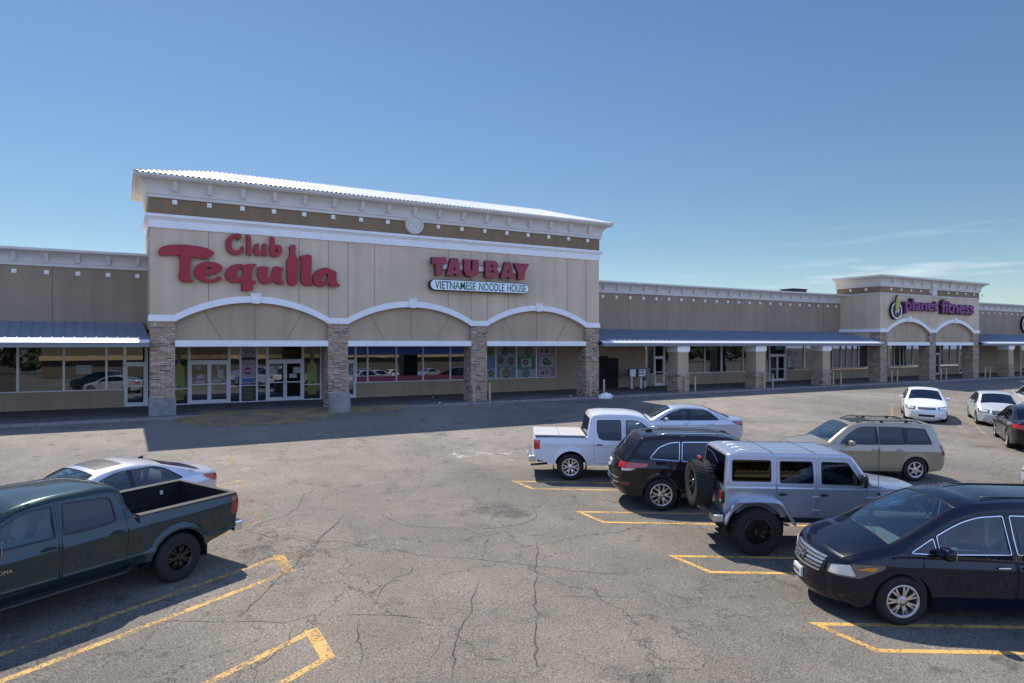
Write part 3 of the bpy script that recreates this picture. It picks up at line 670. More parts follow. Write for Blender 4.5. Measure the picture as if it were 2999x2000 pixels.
# noodle house picture panels
def panel(x0, x1, cols): 
    for (z0, z1, c) in cols: flat(main, 'menu_poster', col(c, .4), x0, x1, z0, z1)
def bowl(x, z, r, c, rim=(.45,.45,.44), y=5.978):
    b = disc(main, 'bowl_picture', col((.10,.09,.075)), x, z, r, y); disc(b, 'food', col(c), x-.01, z+.01, r*.76, y-.004); random.seed(int(x*100+z*10))
    for i in range(7):
        a, q = random.uniform(0, 6.28), random.uniform(.15, .6)*r; disc(b, 'garnish', col(random.choice([(.10,.16,.05),(.32,.12,.04),(.42,.36,.2),(.28,.2,.09),(.06,.05,.04)])), x+q*math.cos(a), z+q*math.sin(a), r*random.uniform(.12,.26), y-.007-.001*i, 8)
panel(22.82, 24.30, [(.94,1.58,(.30,.40,.46)),(1.59,2.36,(.13,.24,.40)),(2.37,3.08,(.28,.30,.28))]); panel(24.41, 25.92, [(.94,1.66,(.16,.24,.32)),(1.67,3.08,(.28,.33,.34))])
panel(26.03, 27.53, [(.94,1.5,(.28,.36,.40)),(1.51,2.35,(.04,.17,.05)),(2.36,3.08,(.25,.27,.25))]); panel(27.64, 29.16, [(.94,3.08,(.36,.13,.22))])
for args in [(23.9,2.72,.27,(.22,.2,.07)),(24.0,1.25,.22,(.2,.1,.06)),(25.1,2.74,.28,(.26,.09,.04)),(25.65,2.8,.2,(.16,.17,.1)),(24.75,2.12,.26,(.2,.16,.13)),(25.55,2.05,.26,(.22,.15,.1)),(25.2,1.26,.32,(.3,.24,.12)),(26.95,2.70,.33,(.28,.13,.03)),(26.75,1.95,.22,(.06,.045,.04)),(26.75,1.2,.27,(.25,.27,.26))]: bowl(*args)
for (a, b, c, d) in [(26.4,27.2,1.62,2.22),(24.7,25.55,.98,1.6),(27.8,28.8,2.45,3.0),(27.85,29.05,1.6,2.35),(27.8,28.8,.98,1.5)]: flat(main, 'menu_poster', col((.40,.42,.42)), a, b, c, d, 5.981, .003)
for args in [(28.4,2.0,.26,(.09,.15,.09)),(28.7,1.9,.18,(.2,.17,.09)),(28.05,2.75,.16,(.3,.27,.22)),(28.5,2.75,.2,(.16,.1,.08)),(28.1,1.22,.16,(.10,.08,.07)),(28.5,1.25,.17,(.3,.2,.14))]: bowl(*args, y=5.976)

# ---- wings
def wing(par, x0, x1, sq0, canopy_ends=(0, 0), fr=0):
    m = MB(); m.box(x0, x1, 3.85, 30, 3.14, 7.35); m.build('upper_wall', M['wing'], par)
    m = MB(); m.box(x0, x1, 4.6, 30, 7.35, 7.45); m.build('roof', M['cornice'], par)
    cornice(par, x0, x1, 3.85, 30, [(.0,6.80),(.07,6.80),(.07,6.92),(.10,6.94),(.10,6.99)] + cove(.10,6.99,.62,7.42) + [(.68,7.44),(.70,7.46),(.70,7.56),(.0,7.60)], 'cornice', 'cornice', False, False)
    x = sq0
    while x < x1-.3:
        if x > x0+.2: ornament(par, x, 3.85, 6.52, .19); bracket(par, x-.0, 3.68, 7.0, .38, .22, .18)
        x += 1.244
    jl = []; x = x0+2.1
    while x < x1-1: jl.append((x, 4.28, x, 6.79)); x += 3.66
    joints(par, jl, 3.846)
    # canopy: sloping ribbed sheet, sunlit drip edge, gutter
    a, b = x0+canopy_ends[0], x1+canopy_ends[1]
    c = MB(); yb_, zb_, yf, zf = 3.85, 4.24, -.16, 3.40
    c.loft([[(a, yb_, zb_), (a, yf, zf), (a, yf, zf-.05), (a, yb_, zb_-.06)], [(b, yb_, zb_), (b, yf, zf), (b, yf, zf-.05), (b, yb_, zb_-.06)]])
    k = a+.2
    while k < b:
        c.loft([[(k-.025, yb_, zb_-.01), (k-.012, yb_, zb_+.04), (k+.012, yb_, zb_+.04), (k+.025, yb_, zb_-.01)], [(k-.025, yf, zf-.01), (k-.012, yf, zf+.04), (k+.012, yf, zf+.04), (k+.025, yf, zf-.01)]]); k += .405
    cn = c.build('canopy_roof', M['canopy'], par)
    c = MB(); c.loft([[(a, yf+.02, zf+.012), (a, yf-.30, zf-.105), (a, yf-.30, zf-.125), (a, yf+.02, zf-.02)], [(b, yf+.02, zf+.012), (b, yf-.30, zf-.105), (b, yf-.30, zf-.125), (b, yf+.02, zf-.02)]]); c.build('drip_edge', M['metalroof'], cn)
    c = MB(); c.box(a, b, yf-.25, yf-.02, 3.08, 3.272); c.box(a, b, yf-.28, yf-.25, 3.20, 3.262); c.build('gutter', M['gutter'], cn)
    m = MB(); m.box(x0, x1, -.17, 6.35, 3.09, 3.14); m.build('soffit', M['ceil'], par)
def canopy_pier(par, xc):
    m = MB(); m.box(xc-.53, xc+.53, -.2, .86, -.05, 1.16); p = m.build('stone_column', M['stone'], par)
    c = MB(); c.box(xc-.55, xc+.55, -.22, .88, 1.16, 1.2); c.build('stone_ledge', M['concrete'], p)
    c = MB(); c.box(xc-.48, xc+.48, -.15, .81, 1.2, 2.66); c.build('shaft', M['tan'], p)
    c = MB(); c.box(xc-.53, xc+.53, -.2, .86, 2.66, 2.74); c.box(xc-.57, xc+.57, -.24, .9, 2.74, 3.085); c.build('column_cap', M['white'], p, bevel=.012)
lw = thing('shop_wing', (-6, 4, 0), 'low tan shop wing with sloping metal canopy at the left end, beside the tall block', 'building', 'low canopied shop wings')
wing(lw, -21, 3.45, -.82-1.244*16, (0, -.35)); low(lw, -21, 2.47)
for a, b in [(-2.02,-.15),(-.15,1.68),(1.68,2.47)]: window(lw, a+.002, b-.002, .88, 3.09)
for a, b in [(-6.3,-4.4),(-8.2,-6.3)]: window(lw, a+.002, b-.002, .88, 3.09)
wallbox(lw, -4.4, -2.95, .875, 3.1); wallbox(lw, -21, -8.2, .875, 3.1); window(lw, -2.94, -2.03, .88, 3.09, glass='glassdk')
single_door(lw, 2.47, 3.50, 3.09); window(lw, 3.51, 4.19, .0, 3.09, rails=(.86,))
f = flat(lw, 'paper_notice', pap, .36, 1.03, 1.72, 2.15)
for i in range(4): flat(f, 'printed_line', col((.25,.27,.28)), .42, .96, 2.06-.09*i, 2.075-.09*i, 5.98, .003)
canopy_pier(lw, -12.4); canopy_pier(lw, -4.9)
rw = thing('shop_wing', (43, 4, 0), 'long low tan wing with canopy piers, between the tall block and the gym', 'building', 'low canopied shop wings')
wing(rw, 28.3, 58.5, 31.69-1.244*2, (.08, -.33))
for xc in (35.42, 43.15, 50.81): canopy_pier(rw, xc)
wallbox(rw, 28.4, 37.65, 0, 3.1, 'tan'); low(rw, 38.0, 51.6); low(rw, 53.70, 58.1); wallbox(rw, 29.24, 29.3, .88, 3.13)
m = MB(); m.box(32.88, 33.79, 5.85, 6.04, 0.01, 2.33); m.build('dark_door', M['dark'], rw); m = MB(); m.box(33.82, 34.80, 5.85, 6.04, 0.01, 2.17); m.build('dark_door', M['dark'], rw)
window(rw, 37.66, 38.40, .9, 3.09); single_door(rw, 38.40, 39.45, 3.09); window(rw, 39.46, 40.9, .9, 3.09); wallbox(rw, 40.9, 41.95, .875, 3.1); wallbox(rw, 37.65, 38.0, 0, .9)
for a, b in [(41.95,43.83),(43.83,45.70),(45.80,48.30),(48.30,49.95)]: window(rw, a+.002, b-.002, .9, 3.09)
wallbox(rw, 49.95, 51.15, .875, 3.1); window(rw, 51.16, 51.6, .0, 3.09); double_door(rw, 51.61, 53.70, 3.09)
for a, b in [(53.71,56.25),(56.4,57.9)]: window(rw, a+.002, b-.002, .9, 3.09)
wallbox(rw, 57.9, 59.1, 0, 3.1)
flat(rw, 'window_poster', col((.12,.35,.50)), 52.4, 53.3, 2.72, 3.05, 5.97); flat(rw, 'window_poster', col((.15,.35,.50)), 54.1, 54.5, 2.2, 2.6, 5.97); flat(rw, 'paper_notice', pap, 54.05, 54.4, 1.2, 2.0, 5.97)
random.seed(11)
for i in range(12): flat(rw, 'display_item', col(random.choice([(.5,.5,.5),(.3,.3,.32),(.4,.38,.36)])), 54.5+random.uniform(0,.5), 54.62+random.uniform(0,.6)+.3, 1.1+.12*i, 1.16+.12*i+random.uniform(0,.05), 5.975, .004)
u = MB(); u.box(56.3, 58.2, 7.2, 8.6, 7.4, 8.26); u.box(53.8, 56.0, 8.5, 9.6, 7.4, 8.1); u.box(56.2, 58.3, 7.1, 8.7, 8.22, 8.29)
tag(u.build('rooftop_unit', M['blk'], None, loc=(57, 8, 7.4)), 'dark rooftop air unit showing just above the long wing beside the gym', 'air unit')
# ---- the gym block
REMAP = 2
PG = [58.70, 66.18, 73.62]
gym = thing('gym_block', (66, 3, 0), 'smaller two arched beige block under the purple letters, stone piers, at the far right', 'building')
tower(gym, PG, 7.5)
G0, G1 = 58.19, 74.13
m = MB(); m.box(G0+.002, G0+.3, .36, 4.2, 3.2, 7.5); m.box(G1-.3, G1-.002, .36, 4.2, 3.2, 7.5); m.box(G0+.3, G1-.3, 4.0, 4.2, 3.2, 7.5); m.build('side_wall', M['beige'], gym)
m = MB(); m.box(G0-.02, G1+.02, -.02, 4.2, 7.5, 8.12); m.build('frieze', M['brown'], gym)
cornice(gym, G0, G1, 0, 4.2, [(.0,7.42),(.07,7.42),(.07,7.50),(.10,7.54),(.0,7.58)], 'white_band', 'cornice')
cornice(gym, G0, G1, 0, 4.2, [(.02,8.08),(.10,8.08),(.10,8.20),(.14,8.22),(.14,8.32)] + cove(.14,8.32,.60,8.82) + [(.62,8.84),(.66,8.86),(.66,9.0),(.0,9.06)])
for k in range(11):
    if k == 5: continue
    ornament(gym, 59.70+1.497*k*(1 if k < 5 else 1.0), -.02, 7.89, .19)
for k in range(10): bracket(gym, 59.7+1.497*k, -.22, 8.36, .42, .2, .18)
for yy in (1.3, 2.8): 
    m = MB(); m.box(G0-.07, G0-.02, yy-.1, yy+.1, 7.79, 7.99); m.build('square_ornament', M['white'], gym)
m = MB(); m.box(66.16-.36, 66.16+.36, -.22, 0, 7.55, 8.55); m.box(66.16-.42, 66.16+.42, -.26, 0, 8.2, 8.6); m.build('keystone', M['cornice'], gym, bevel=.01)
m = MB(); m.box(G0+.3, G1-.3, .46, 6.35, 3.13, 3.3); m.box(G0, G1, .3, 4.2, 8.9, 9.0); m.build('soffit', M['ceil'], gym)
REMAP = True
# the side pier return: stone under a white cap along the left flank
m = MB(); m.box(58.14, 58.24, -.06, 3.8, 4.23, 4.52); m.build('white_band', M['white'], gym)
low(gym, 59.1, 76.9); low(gym, 78.5, 82.2)
for a, b in [(59.1,60.27),(60.27,61.57),(61.57,62.45),(62.45,63.43),(63.43,64.25),(64.25,65.82)]: window(gym, a+.002, b-.002, .98, 3.12)
wallbox(gym, 65.82, 69.4, .875, 3.13)
for a, b in [(69.42,70.13),(70.13,71.17),(71.17,71.79),(71.79,73.4),(73.4,76.9)]: window(gym, a+.002, b-.002, 1.02, 3.12)
single_door(gym, 77.45, 78.45, 3.12)
for a, b in [(78.66,80.47),(80.47,82.06)]: window(gym, a+.002, b-.002, 1.04, 3.12)
wallbox(gym, 76.9, 77.45, .0, 3.13); single_door(gym, 82.2, 83.1, 3.12)
fw = thing('shop_wing', (90, 4, 0), 'low tan shop wing cut by the right edge of the picture, beyond the gym', 'building', 'low canopied shop wings')
wing(fw, 74.05, 108, 75.3, (.1, 0))
for xc in (80.0, 87.7, 95.4): canopy_pier(fw, xc)
wallbox(fw, 83.1, 96, 0, 3.1); m = MB(); m.box(90.6, 91.6, 5.95, 6.04, .01, 2.2); m.build('door', M['ltblue'], fw)
window(fw, 96, 98, .0, 3.09); window(fw, 98, 101, .9, 3.09); low(fw, 98, 108); wallbox(fw, 101, 108, .9, 3.1)

REMAP = False
# ================================================================== signs
def sign_letters(par, name, polys, f2, mat, side, yf, depth, lab=None):
    for outer, holes in polys:
        o2 = [f2(*p) for p in chaikin(outer, 1)]; h2 = [[f2(*p) for p in chaikin(h, 1)] for h in holes]
        m = MB(); solid_poly(m, o2, h2, lambda u, v, w: (u, yf+w, v), depth); l = m.build(name, [mat], par)
        # darker return round the face
        me = l.data; me.materials.append(side)
        for p in me.polygons:
            if abs(p.normal.y) < .5: p.material_index = 1
sg = thing('shop_sign', (8.2, -.15, 7), 'big red script sign reading Club Tequila with a bottle for the letter i', 'sign')
YS = -.22
S5 = lambda x, y: (lambda p: (p.x, p.z))(on_y(420+x/6.915, 660+y/6.915, YS)); S6 = lambda x, y: (lambda p: (p.x, p.z))(on_y(740+x/8.396, 700+y/8.396, YS))
T_ = [(300,510),(330,460),(400,420),(500,395),(700,385),(900,392),(1080,415),(1250,445),(1360,490),(1430,540),(1438,565),(1400,620),(1330,665),(1270,685),(1210,678),(1120,655),(1000,640),(975,690),(960,800),(945,950),(950,1040),(985,1100),(1040,1132),(950,1140),(870,1150),(800,1150),(750,1120),(712,1060),(712,980),(735,860),(742,740),(730,670),(705,625),(780,608),(700,598),(500,598),(345,612),(315,580),(300,545)]
e_ = [(1020,930),(1040,860),(1090,800),(1160,755),(1270,730),(1400,735),(1520,765),(1590,815),(1612,870),(1590,920),(1520,965),(1400,992),(1245,1000),(1265,1050),(1310,1085),(1380,1095),(1440,1075),(1490,1035),(1530,1025),(1600,1065),(1590,1090),(1540,1125),(1440,1150),(1320,1155),(1200,1140),(1100,1090),(1040,1020)]
eh = [(1250,915),(1260,870),(1310,840),(1360,838),(1378,870),(1350,900),(1290,930)]
q_ = [(1650,1000),(1670,920),(1720,850),(1800,800),(1900,775),(1980,778),(2040,800),(2110,780),(2200,772),(2300,775),(2270,810),(2225,880),(2205,960),(2190,1060),(2200,1100),(2270,1120),(2285,1165),(2260,1195),(2210,1210),(2215,1260),(2230,1305),(2160,1320),(2060,1330),(1990,1325),(1985,1260),(1995,1190),(1985,1130),(1900,1150),(1800,1155),(1720,1125),(1670,1070)]
qh = [(1895,980),(1910,900),(1950,860),(2000,855),(2020,880),(2015,960),(2000,1020),(1970,1050),(1925,1055),(1900,1020)]
C_ = [(1995,215),(1990,250),(1950,285),(1895,300),(1905,260),(1895,230),(1860,228),(1820,260),(1790,330),(1785,410),(1800,460),(1840,505),(1890,515),(1950,490),(1975,455),(1985,420),(2010,418),(2045,470),(2030,520),(1985,570),(1920,595),(1840,595),(1760,570),(1700,510),(1665,430),(1665,330),(1700,250),(1760,190),(1840,168),(1920,163),(1975,180)]
l_ = [(2070,195),(2110,192),(2180,210),(2180,350),(2182,500),(2200,600),(2140,600),(2085,590),(2090,500),(2090,350),(2088,240)]
us = [(50,130),(90,105),(160,105),(145,160),(138,230),(145,280),(180,310),(220,300),(245,260),(250,180),(245,110),(300,100),(350,110),(355,200),(352,300),(360,360),(380,415),(330,412),(270,395),(225,365),(170,400),(110,412),(60,380),(30,320),(28,230)]
bs = [(428,-72),(490,-60),(552,-22),(545,60),(548,140),(600,130),(680,150),(725,210),(730,290),(700,370),(640,420),(570,440),(490,430),(440,390),(425,300),(432,150)]
bh = [(548,300),(555,250),(590,230),(615,255),(615,310),(590,345),(560,345)]
ub = [(130,690),(180,668),(280,668),(410,685),(385,740),(362,820),(360,900),(390,950),(430,960),(470,930),(480,860),(495,760),(520,670),(600,665),(770,705),(745,760),(715,850),(712,950),(730,1010),(765,1065),(800,1095),(740,1115),(660,1115),(580,1080),(520,1030),(490,1020),(440,1070),(370,1105),(290,1100),(200,1060),(140,980),(115,870),(120,770)]
bo = [(915,170),(940,142),(1000,132),(1050,150),(1070,190),(1065,240),(1050,260),(1058,350),(1075,430),(1115,490),(1125,560),(1120,700),(1110,900),(1100,1050),(1085,1120),(1040,1140),(950,1140),(890,1120),(868,1060),(850,900),(842,700),(838,580),(850,500),(900,430),(918,350),(918,260),(905,230)]
lb = [(1165,420),(1230,395),(1340,375),(1430,385),(1455,430),(1455,600),(1448,800),(1430,950),(1445,1060),(1505,1130),(1420,1140),(1310,1145),(1240,1120),(1195,1040),(1190,900),(1205,700),(1200,560),(1190,470)]
a_ = [(1480,980),(1500,880),(1560,790),(1650,730),(1750,698),(1860,705),(1940,760),(2060,790),(2070,830),(2065,900),(2062,1000),(2085,1070),(2120,1110),(2165,1150),(2080,1165),(1990,1180),(1920,1160),(1880,1110),(1870,1070),(1800,1130),(1700,1165),(1610,1160),(1530,1120),(1490,1050)]
ah = [(1715,1010),(1740,930),(1790,865),(1840,850),(1860,900),(1840,970),(1800,1040),(1750,1060),(1722,1045)]
sign_letters(sg, 'letter', [(T_, []), (e_, [eh]), (q_, [qh]), (C_, []), (l_, [])], S5, M['red'], M['reddk'], YS, .2)
sign_letters(sg, 'letter', [(us, []), (bs, [bh]), (ub, []), (lb, []), (a_, [ah])], S6, M['red'], M['reddk'], YS, .2)
sign_letters(sg, 'bottle', [(bo, [])], S6, M['red'], M['reddk'], YS, .2)
sb = thing('restaurant_sign', (20.5, -.2, 7), 'red block letter sign reading TAU BAY on a pale rail above the third arch', 'sign')
S7 = lambda x, y: (lambda p: (p.x, p.z))(on_y(1240+x/7.124, 730+y/7.124, -.45))
TB = [([(170,160),(485,165),(480,300),(400,300),(395,540),(262,540),(255,300),(180,300)], []),
 ([(580,180),(720,185),(805,555),(695,550),(680,510),(620,508),(600,545),(480,540)], [[(655,350),(675,430),(640,430)]]),
 ([(850,198),(985,205),(990,440),(1020,440),(1025,215),(1160,215),(1155,480),(1120,550),(1000,580),(900,550),(855,470)], []),
 ([(1295,230),(1500,240),(1570,300),(1570,370),(1540,410),(1580,480),(1560,560),(1480,600),(1295,590)], [[(1420,320),(1460,330),(1455,370),(1415,365)], [(1415,435),(1470,445),(1465,485),(1410,480)]]),
 ([(1710,262),(1830,268),(1900,610),(1800,605),(1785,578),(1740,575),(1720,605),(1610,600)], [[(1770,420),(1785,490),(1755,490)]]),
 ([(1890,282),(2030,290),(2060,340),(2090,295),(2215,300),(2120,490),(2110,635),(1980,630),(1978,490)], [])]
_ch = chaikin; chaikin = lambda p, n=1: list(p)
sign_letters(sb, 'letter', TB, S7, M['mar'], M['reddk'], -.45, .24); chaikin = _ch
a = on_y(1240+400/7.124, 730+365/7.124, -.12); b = on_y(1240+1950/7.124, 730+450/7.124, -.12)
m = MB(); m.box(a.x, b.x, -.2, -.02, a.z-.13, a.z+.13); m.build('raceway', M['white'], sb)
so2 = thing('oval_sign', (20.5, -.2, 6.2), 'long rounded white sign with green capitals VIETNAMESE NOODLE HOUSE below the block letters', 'sign')
a = on_y(1240+140/7.124, 730+735/7.124, -.35); b = on_y(1240+2205/7.124, 730+820/7.124, -.35); t = on_y(1240+1170/7.124, 730+665/7.124, -.35); q = on_y(1240+1170/7.124, 730+890/7.124, -.35)
hh = (t.z-q.z)/2; cz = (t.z+q.z)/2
pts = [(a.x+hh+hh*math.cos(R(an)), cz+hh*math.sin(R(an))) for an in range(90, 271, 15)] + [(b.x-hh+hh*math.cos(R(an)), cz+hh*math.sin(R(an))) for an in range(-90, 91, 15)]
m = MB(); solid_poly(m, pts, [], lambda u, v, w: (u, -.35+w, v), .33); box_ = m.build('sign_box', M['reddk'], so2)
pts2 = [(a.x+hh+(hh-.035)*math.cos(R(an)), cz+(hh-.035)*math.sin(R(an))) for an in range(90, 271, 15)] + [(b.x-hh+(hh-.035)*math.cos(R(an)), cz+(hh-.035)*math.sin(R(an))) for an in range(-90, 91, 15)]
m = MB(); solid_poly(m, pts2, [], lambda u, v, w: (u, -.356+w, v), .02); m.build('sign_face', M['ltblue'], so2)
lx = b.x-a.x; wds = [('VIETNAMESE', .045, .44), ('NOODLE', .475, .735), ('HOUSE', .765, .965)]
for wd, u0, u1 in wds: text_obj('lettering', wd, M['green'], so2, a.x+lx*u0, a.x+lx*u1, cz-hh*.72, cz+hh*.72, -.357, .008, .012)
# gym sign
gs = thing('gym_sign', (66, -.2, 6.3), 'purple lettering reading planet fitness with a round gear emblem, on the far block', 'sign')
Sq = lambda x, y, yy=-.2: on_y(2560+x/5.355, 840+y/5.355, yy)
def wordspan(word, xa, xb, ytop, ybot):
    a = Sq(xa, ytop); b = Sq(xb, ybot)
    for nm, mt, yy, ex, of in (('letter_edge', M['blk'], -.10, .0, .05), ('letter', M['purple'], -.26, .16, .022)): 
        text_obj(nm, word, mt, gs, a.x-(.08 if of > .03 else 0), b.x+(.08 if of > .03 else 0), b.z-(.04 if of > .03 else 0), a.z+(.04 if of > .03 else 0), yy, .10 if of > .03 else .16, of, 1.0, split=(of < .03))
za = Sq(560, 170).z; zb = Sq(490, 440).z
wordspan('planet', 455, 975, 178, 436); 
a = Sq(1035, 300); b = Sq(1545, 300); base = Sq(540, 385).z; top_ = Sq(560, 178).z
for nm, mt, yy, of, gr in (('letter_edge', M['blk'], -.10, .05, .09), ('letter', M['purple'], -.26, .022, 0)): text_obj(nm, 'fitness', mt, gs, a.x-gr, b.x+gr, base-.03-gr, top_+gr, yy, .1, of, 1.0, split=(of < .03))
gc = Sq(335, 360); m = MB(); rr = 1.28
def gear(cx, cz, r, y, dep, teeth=22):
    pts = []
    for i in range(teeth*4):
        an = 2*math.pi*i/(teeth*4); q_r = r if (i % 4) in (0, 1) else r*.92; pts.append((cx+q_r*.98*math.cos(an), cz+q_r*math.sin(an)))
    return pts
gx = (Sq(243, 360).x+Sq(428, 360).x)/2; gzr = (Sq(340, 235).z-Sq(340, 512).z)/2; gzc = (Sq(340, 235).z+Sq(340, 512).z)/2; gxr = (Sq(428, 360).x-Sq(250, 360).x)/2
sx_ = .84*gxr/gzr
m = MB(); solid_poly(m, [((u-gx)*sx_+gx, v) for u, v in gear(gx, gzc, gzr, 0, 0)], [], lambda u, v, w: (u, -.30+w, v), .28); em = m.build('gear_emblem', M['blk'], gs)
m = MB(); ring = [(gx+gxr*.93*math.cos(t), gzc+gzr*.93*math.sin(t)) for t in [2*math.pi*i/48 for i in range(48)]]; ringi = [(gx+gxr*.80*math.cos(t), gzc+gzr*.80*math.sin(t)) for t in [2*math.pi*i/48 for i in range(48)]]
solid_poly(m, ring, [ringi], lambda u, v, w: (u, -.32+w, v), .015); m.build('gear_ring', M['white'], em)
th = [(-.34,-.02),(-.32,.45),(-.28,1.05),(-.05,1.75),(.12,1.85),(.22,1.7),(.12,1.2),(.30,1.15),(.42,1.0),(.40,.45),(.22,.05),(-.1,-.08)]
m = MB(); solid_poly(m, [(gx+u*gxr*1.15, gzc+v*gzr*.98) for u, v in th], [], lambda u, v, w: (u, -.34+w, v), .1); m.build('thumb_outline', M['blk'], em)
m = MB(); solid_poly(m, [(gx+.02+(u*.8)*gxr*1.15, gzc+(v*.94+.02)*gzr*.98) for u, v in th], [], lambda u, v, w: (u, -.36+w, v), .02); m.build('thumb', col((.42,.36,.03)), em)
text_obj('lettering', 'pf', M['white'], em, gx-.30*gxr, gx+.45*gxr, gzc-gzr*.35, gzc+gzr*.22, -.33, .01, .02)
# second emblem at the right edge
s2 = thing('gym_sign', (94, 3.7, 5.4), 'round black and white gear emblem cut by the right edge of the picture', 'sign')
ec = on_y(2560+2375/5.355, 840+590/5.355, 3.5); m = MB(); r2 = .95
solid_poly(m, gear(ec.x, ec.z, r2, 0, 0), [], lambda u, v, w: (u, 3.42+w, v), .22); m.build('gear_emblem', M['blk'], s2)
m = MB(); solid_poly(m, [(ec.x+r2*.93*math.cos(R(t)), ec.z+r2*.93*math.sin(R(t))) for t in range(0, 360, 8)], [[(ec.x+r2*.78*math.cos(R(t)), ec.z+r2*.78*math.sin(R(t))) for t in range(0, 360, 8)]], lambda u, v, w: (u, 3.40+w, v), .015); m.build('gear_ring', M['white'], s2)
text_obj('lettering', 'pf', M['white'], s2, ec.x-.5, ec.x+.45, ec.z-.35, ec.z+.3, 3.4, .01, .02)

# ================================================================== small fixtures in front of the shops
REMAP = True
def bollard(x, y, lab, h=1.02):
    z = gz(y) if y < -.6 else 0.0
    if y > -.62 and y < -.4: y = -.45; z = 0
    m = MB(); m.lathe((x, y, z), [(.062,0),(.062,h-.06),(.055,h-.02),(.035,h),(0,h)], 12, 'z'); o = m.build('bollard', M['yel'], None, True, loc=(x, y, z))
    return tag(o, lab, 'bollard', 'faded yellow bollards along the walk')
where = ['the third stone pier from the left', 'the last stone pier of the tall block', 'the first canopy pier', 'the second canopy pier', 'the third canopy pier near the motorcycle', 'the left stone pier of the gym block', 'the middle stone pier of the gym block', 'the right stone pier of the gym block', 'the far canopy pier at the right edge']
bx = [(19.35,20.35,-.3),(27.45,28.5,-.35),(35.45,36.35,-.35),(43.3,44.25,-.35),(51.4,52.35,-.35),(59.3,60.1,-.35),(66.9,67.75,-.35),(74.6,75.5,-.35),(81.5,82.4,-.35)]
for (xa, xb, y), wh in zip(bx, where):
    bollard(xa, y, 'left of two yellow bollards at ' + wh); bollard(xb, y, 'right of two yellow bollards at ' + wh)
# round concrete tub
m = MB(); m.lathe((11.35, -1.25, -.15), [(.0,.0),(.50,.0),(.53,.04),(.53,.93),(.50,.97),(.44,.97),(.42,.8),(0,.8)], 32, 'z'); tub = m.build('concrete_planter', M['concrete'], None, True, loc=(11.35, -1.25, -.15)); tag(tub, 'round pale concrete tub standing in front of the second stone pier', 'planter')
tub.data.polygons.foreach_set('use_smooth', [False]*len(tub.data.polygons))
# grey patched base round the first pier
m = MB(); m.box(3.09, 4.19, -.06, 1.08, -.3, .78); m.build('column_base', worn('grey_patched_stone', (.22,.21,.205), .9, 0, .3, 4, .6, 30), main)
# electric meter cabinets
ms = thing('meter_cabinet', (35, 4.4, 0), 'two grey electric meter cabinets on steel posts under the canopy', 'meter box')
for (a, b) in ((34.5,35.12),(35.3,36.05)):
    m = MB(); m.box(a, b, 4.3, 4.6, .82, 1.42); bxo = m.build('cabinet', M['gutter'], ms, bevel=.01); m = MB(); m.box(a+.05, b-.05, 4.28, 4.30, .87, 1.37); m.build('cabinet_door', M['galv'] if a < 35 else M['alu'], bxo)
    m = MB(); c = (a+b)/2; m.box(c-.06, c+.06, 4.4, 4.5, .03, .82); m.box(c-.16, c+.16, 4.3, 4.6, 0.0, .03); m.build('post', M['alu'], ms)
m = MB(); m.box(34.2, 36.6, 4.42, 4.5, 1.36, 1.42); m.build('rail', M['gutter'], ms)
random.seed(5)
for i in range(6):
    m = MB(); xx = 35.36+.12*(i % 3)*1.6; zz = 1.0+.22*(i//3); m.box(xx, xx+.1, 4.262, 4.28, zz, zz+.1); m.build('meter', M['blk'], ms)
mj = thing('junction_box', (36.4, 4.6, 0), 'tall plain grey box on one post just right of the meter cabinets', 'utility box'); m = MB(); m.box(36.2, 36.62, 4.5, 4.75, .52, 1.45); m.build('box', M['gutter'], mj, bevel=.01); m = MB(); m.box(36.2, 36.3, 4.6, 4.68, 0, .52); m.build('post', M['alu'], mj)
# white bag of litter by the last pier
REMAP = False
bm = bmesh.new(); bmesh.ops.create_icosphere(bm, subdivisions=4, radius=1)
from mathutils import noise as mn
for v in bm.verts:
    d = v.co.normalized(); v.co = Vector((d.x*.48, d.y*.28, max(-.02, d.z*.22+.10)))*(1+.35*mn.noise(d*2.3+Vector((3,1,2)))+.12*mn.noise(d*7))
me = bpy.data.meshes.new('litter_bag'); bm.to_mesh(me); bm.free(); me.materials.append(M['white']); o = bpy.data.objects.new('litter_bag', me); sc.collection.objects.link(o); o.location = (27.8, -.85, -.135)
tag(o, 'crumpled white plastic bag lying at the foot of the last stone pier', 'bag')
for i, (px, py, lab) in enumerate([(1271, 1163, 'small white paper scrap on the walk under the middle arch'), (1290, 1187, 'tiny white scrap on the shaded asphalt before the middle arch'), (1672, 1164, 'small white scrap on the kerb before the poster windows')]):
    p = on_g(px, py); z = 0.004 if p.y > -.5 else gz(p.y)+.004
    m = MB(); a = random.random(); m.quad((p.x-.12, p.y-.06, z), (p.x+.1, p.y-.08, z+.03), (p.x+.13, p.y+.06, z+.01), (p.x-.08, p.y+.07, z+.05)); tag(m.build('paper_scrap', M['white'], None, loc=(p.x, p.y, z)), lab, 'litter')
REMAP = True
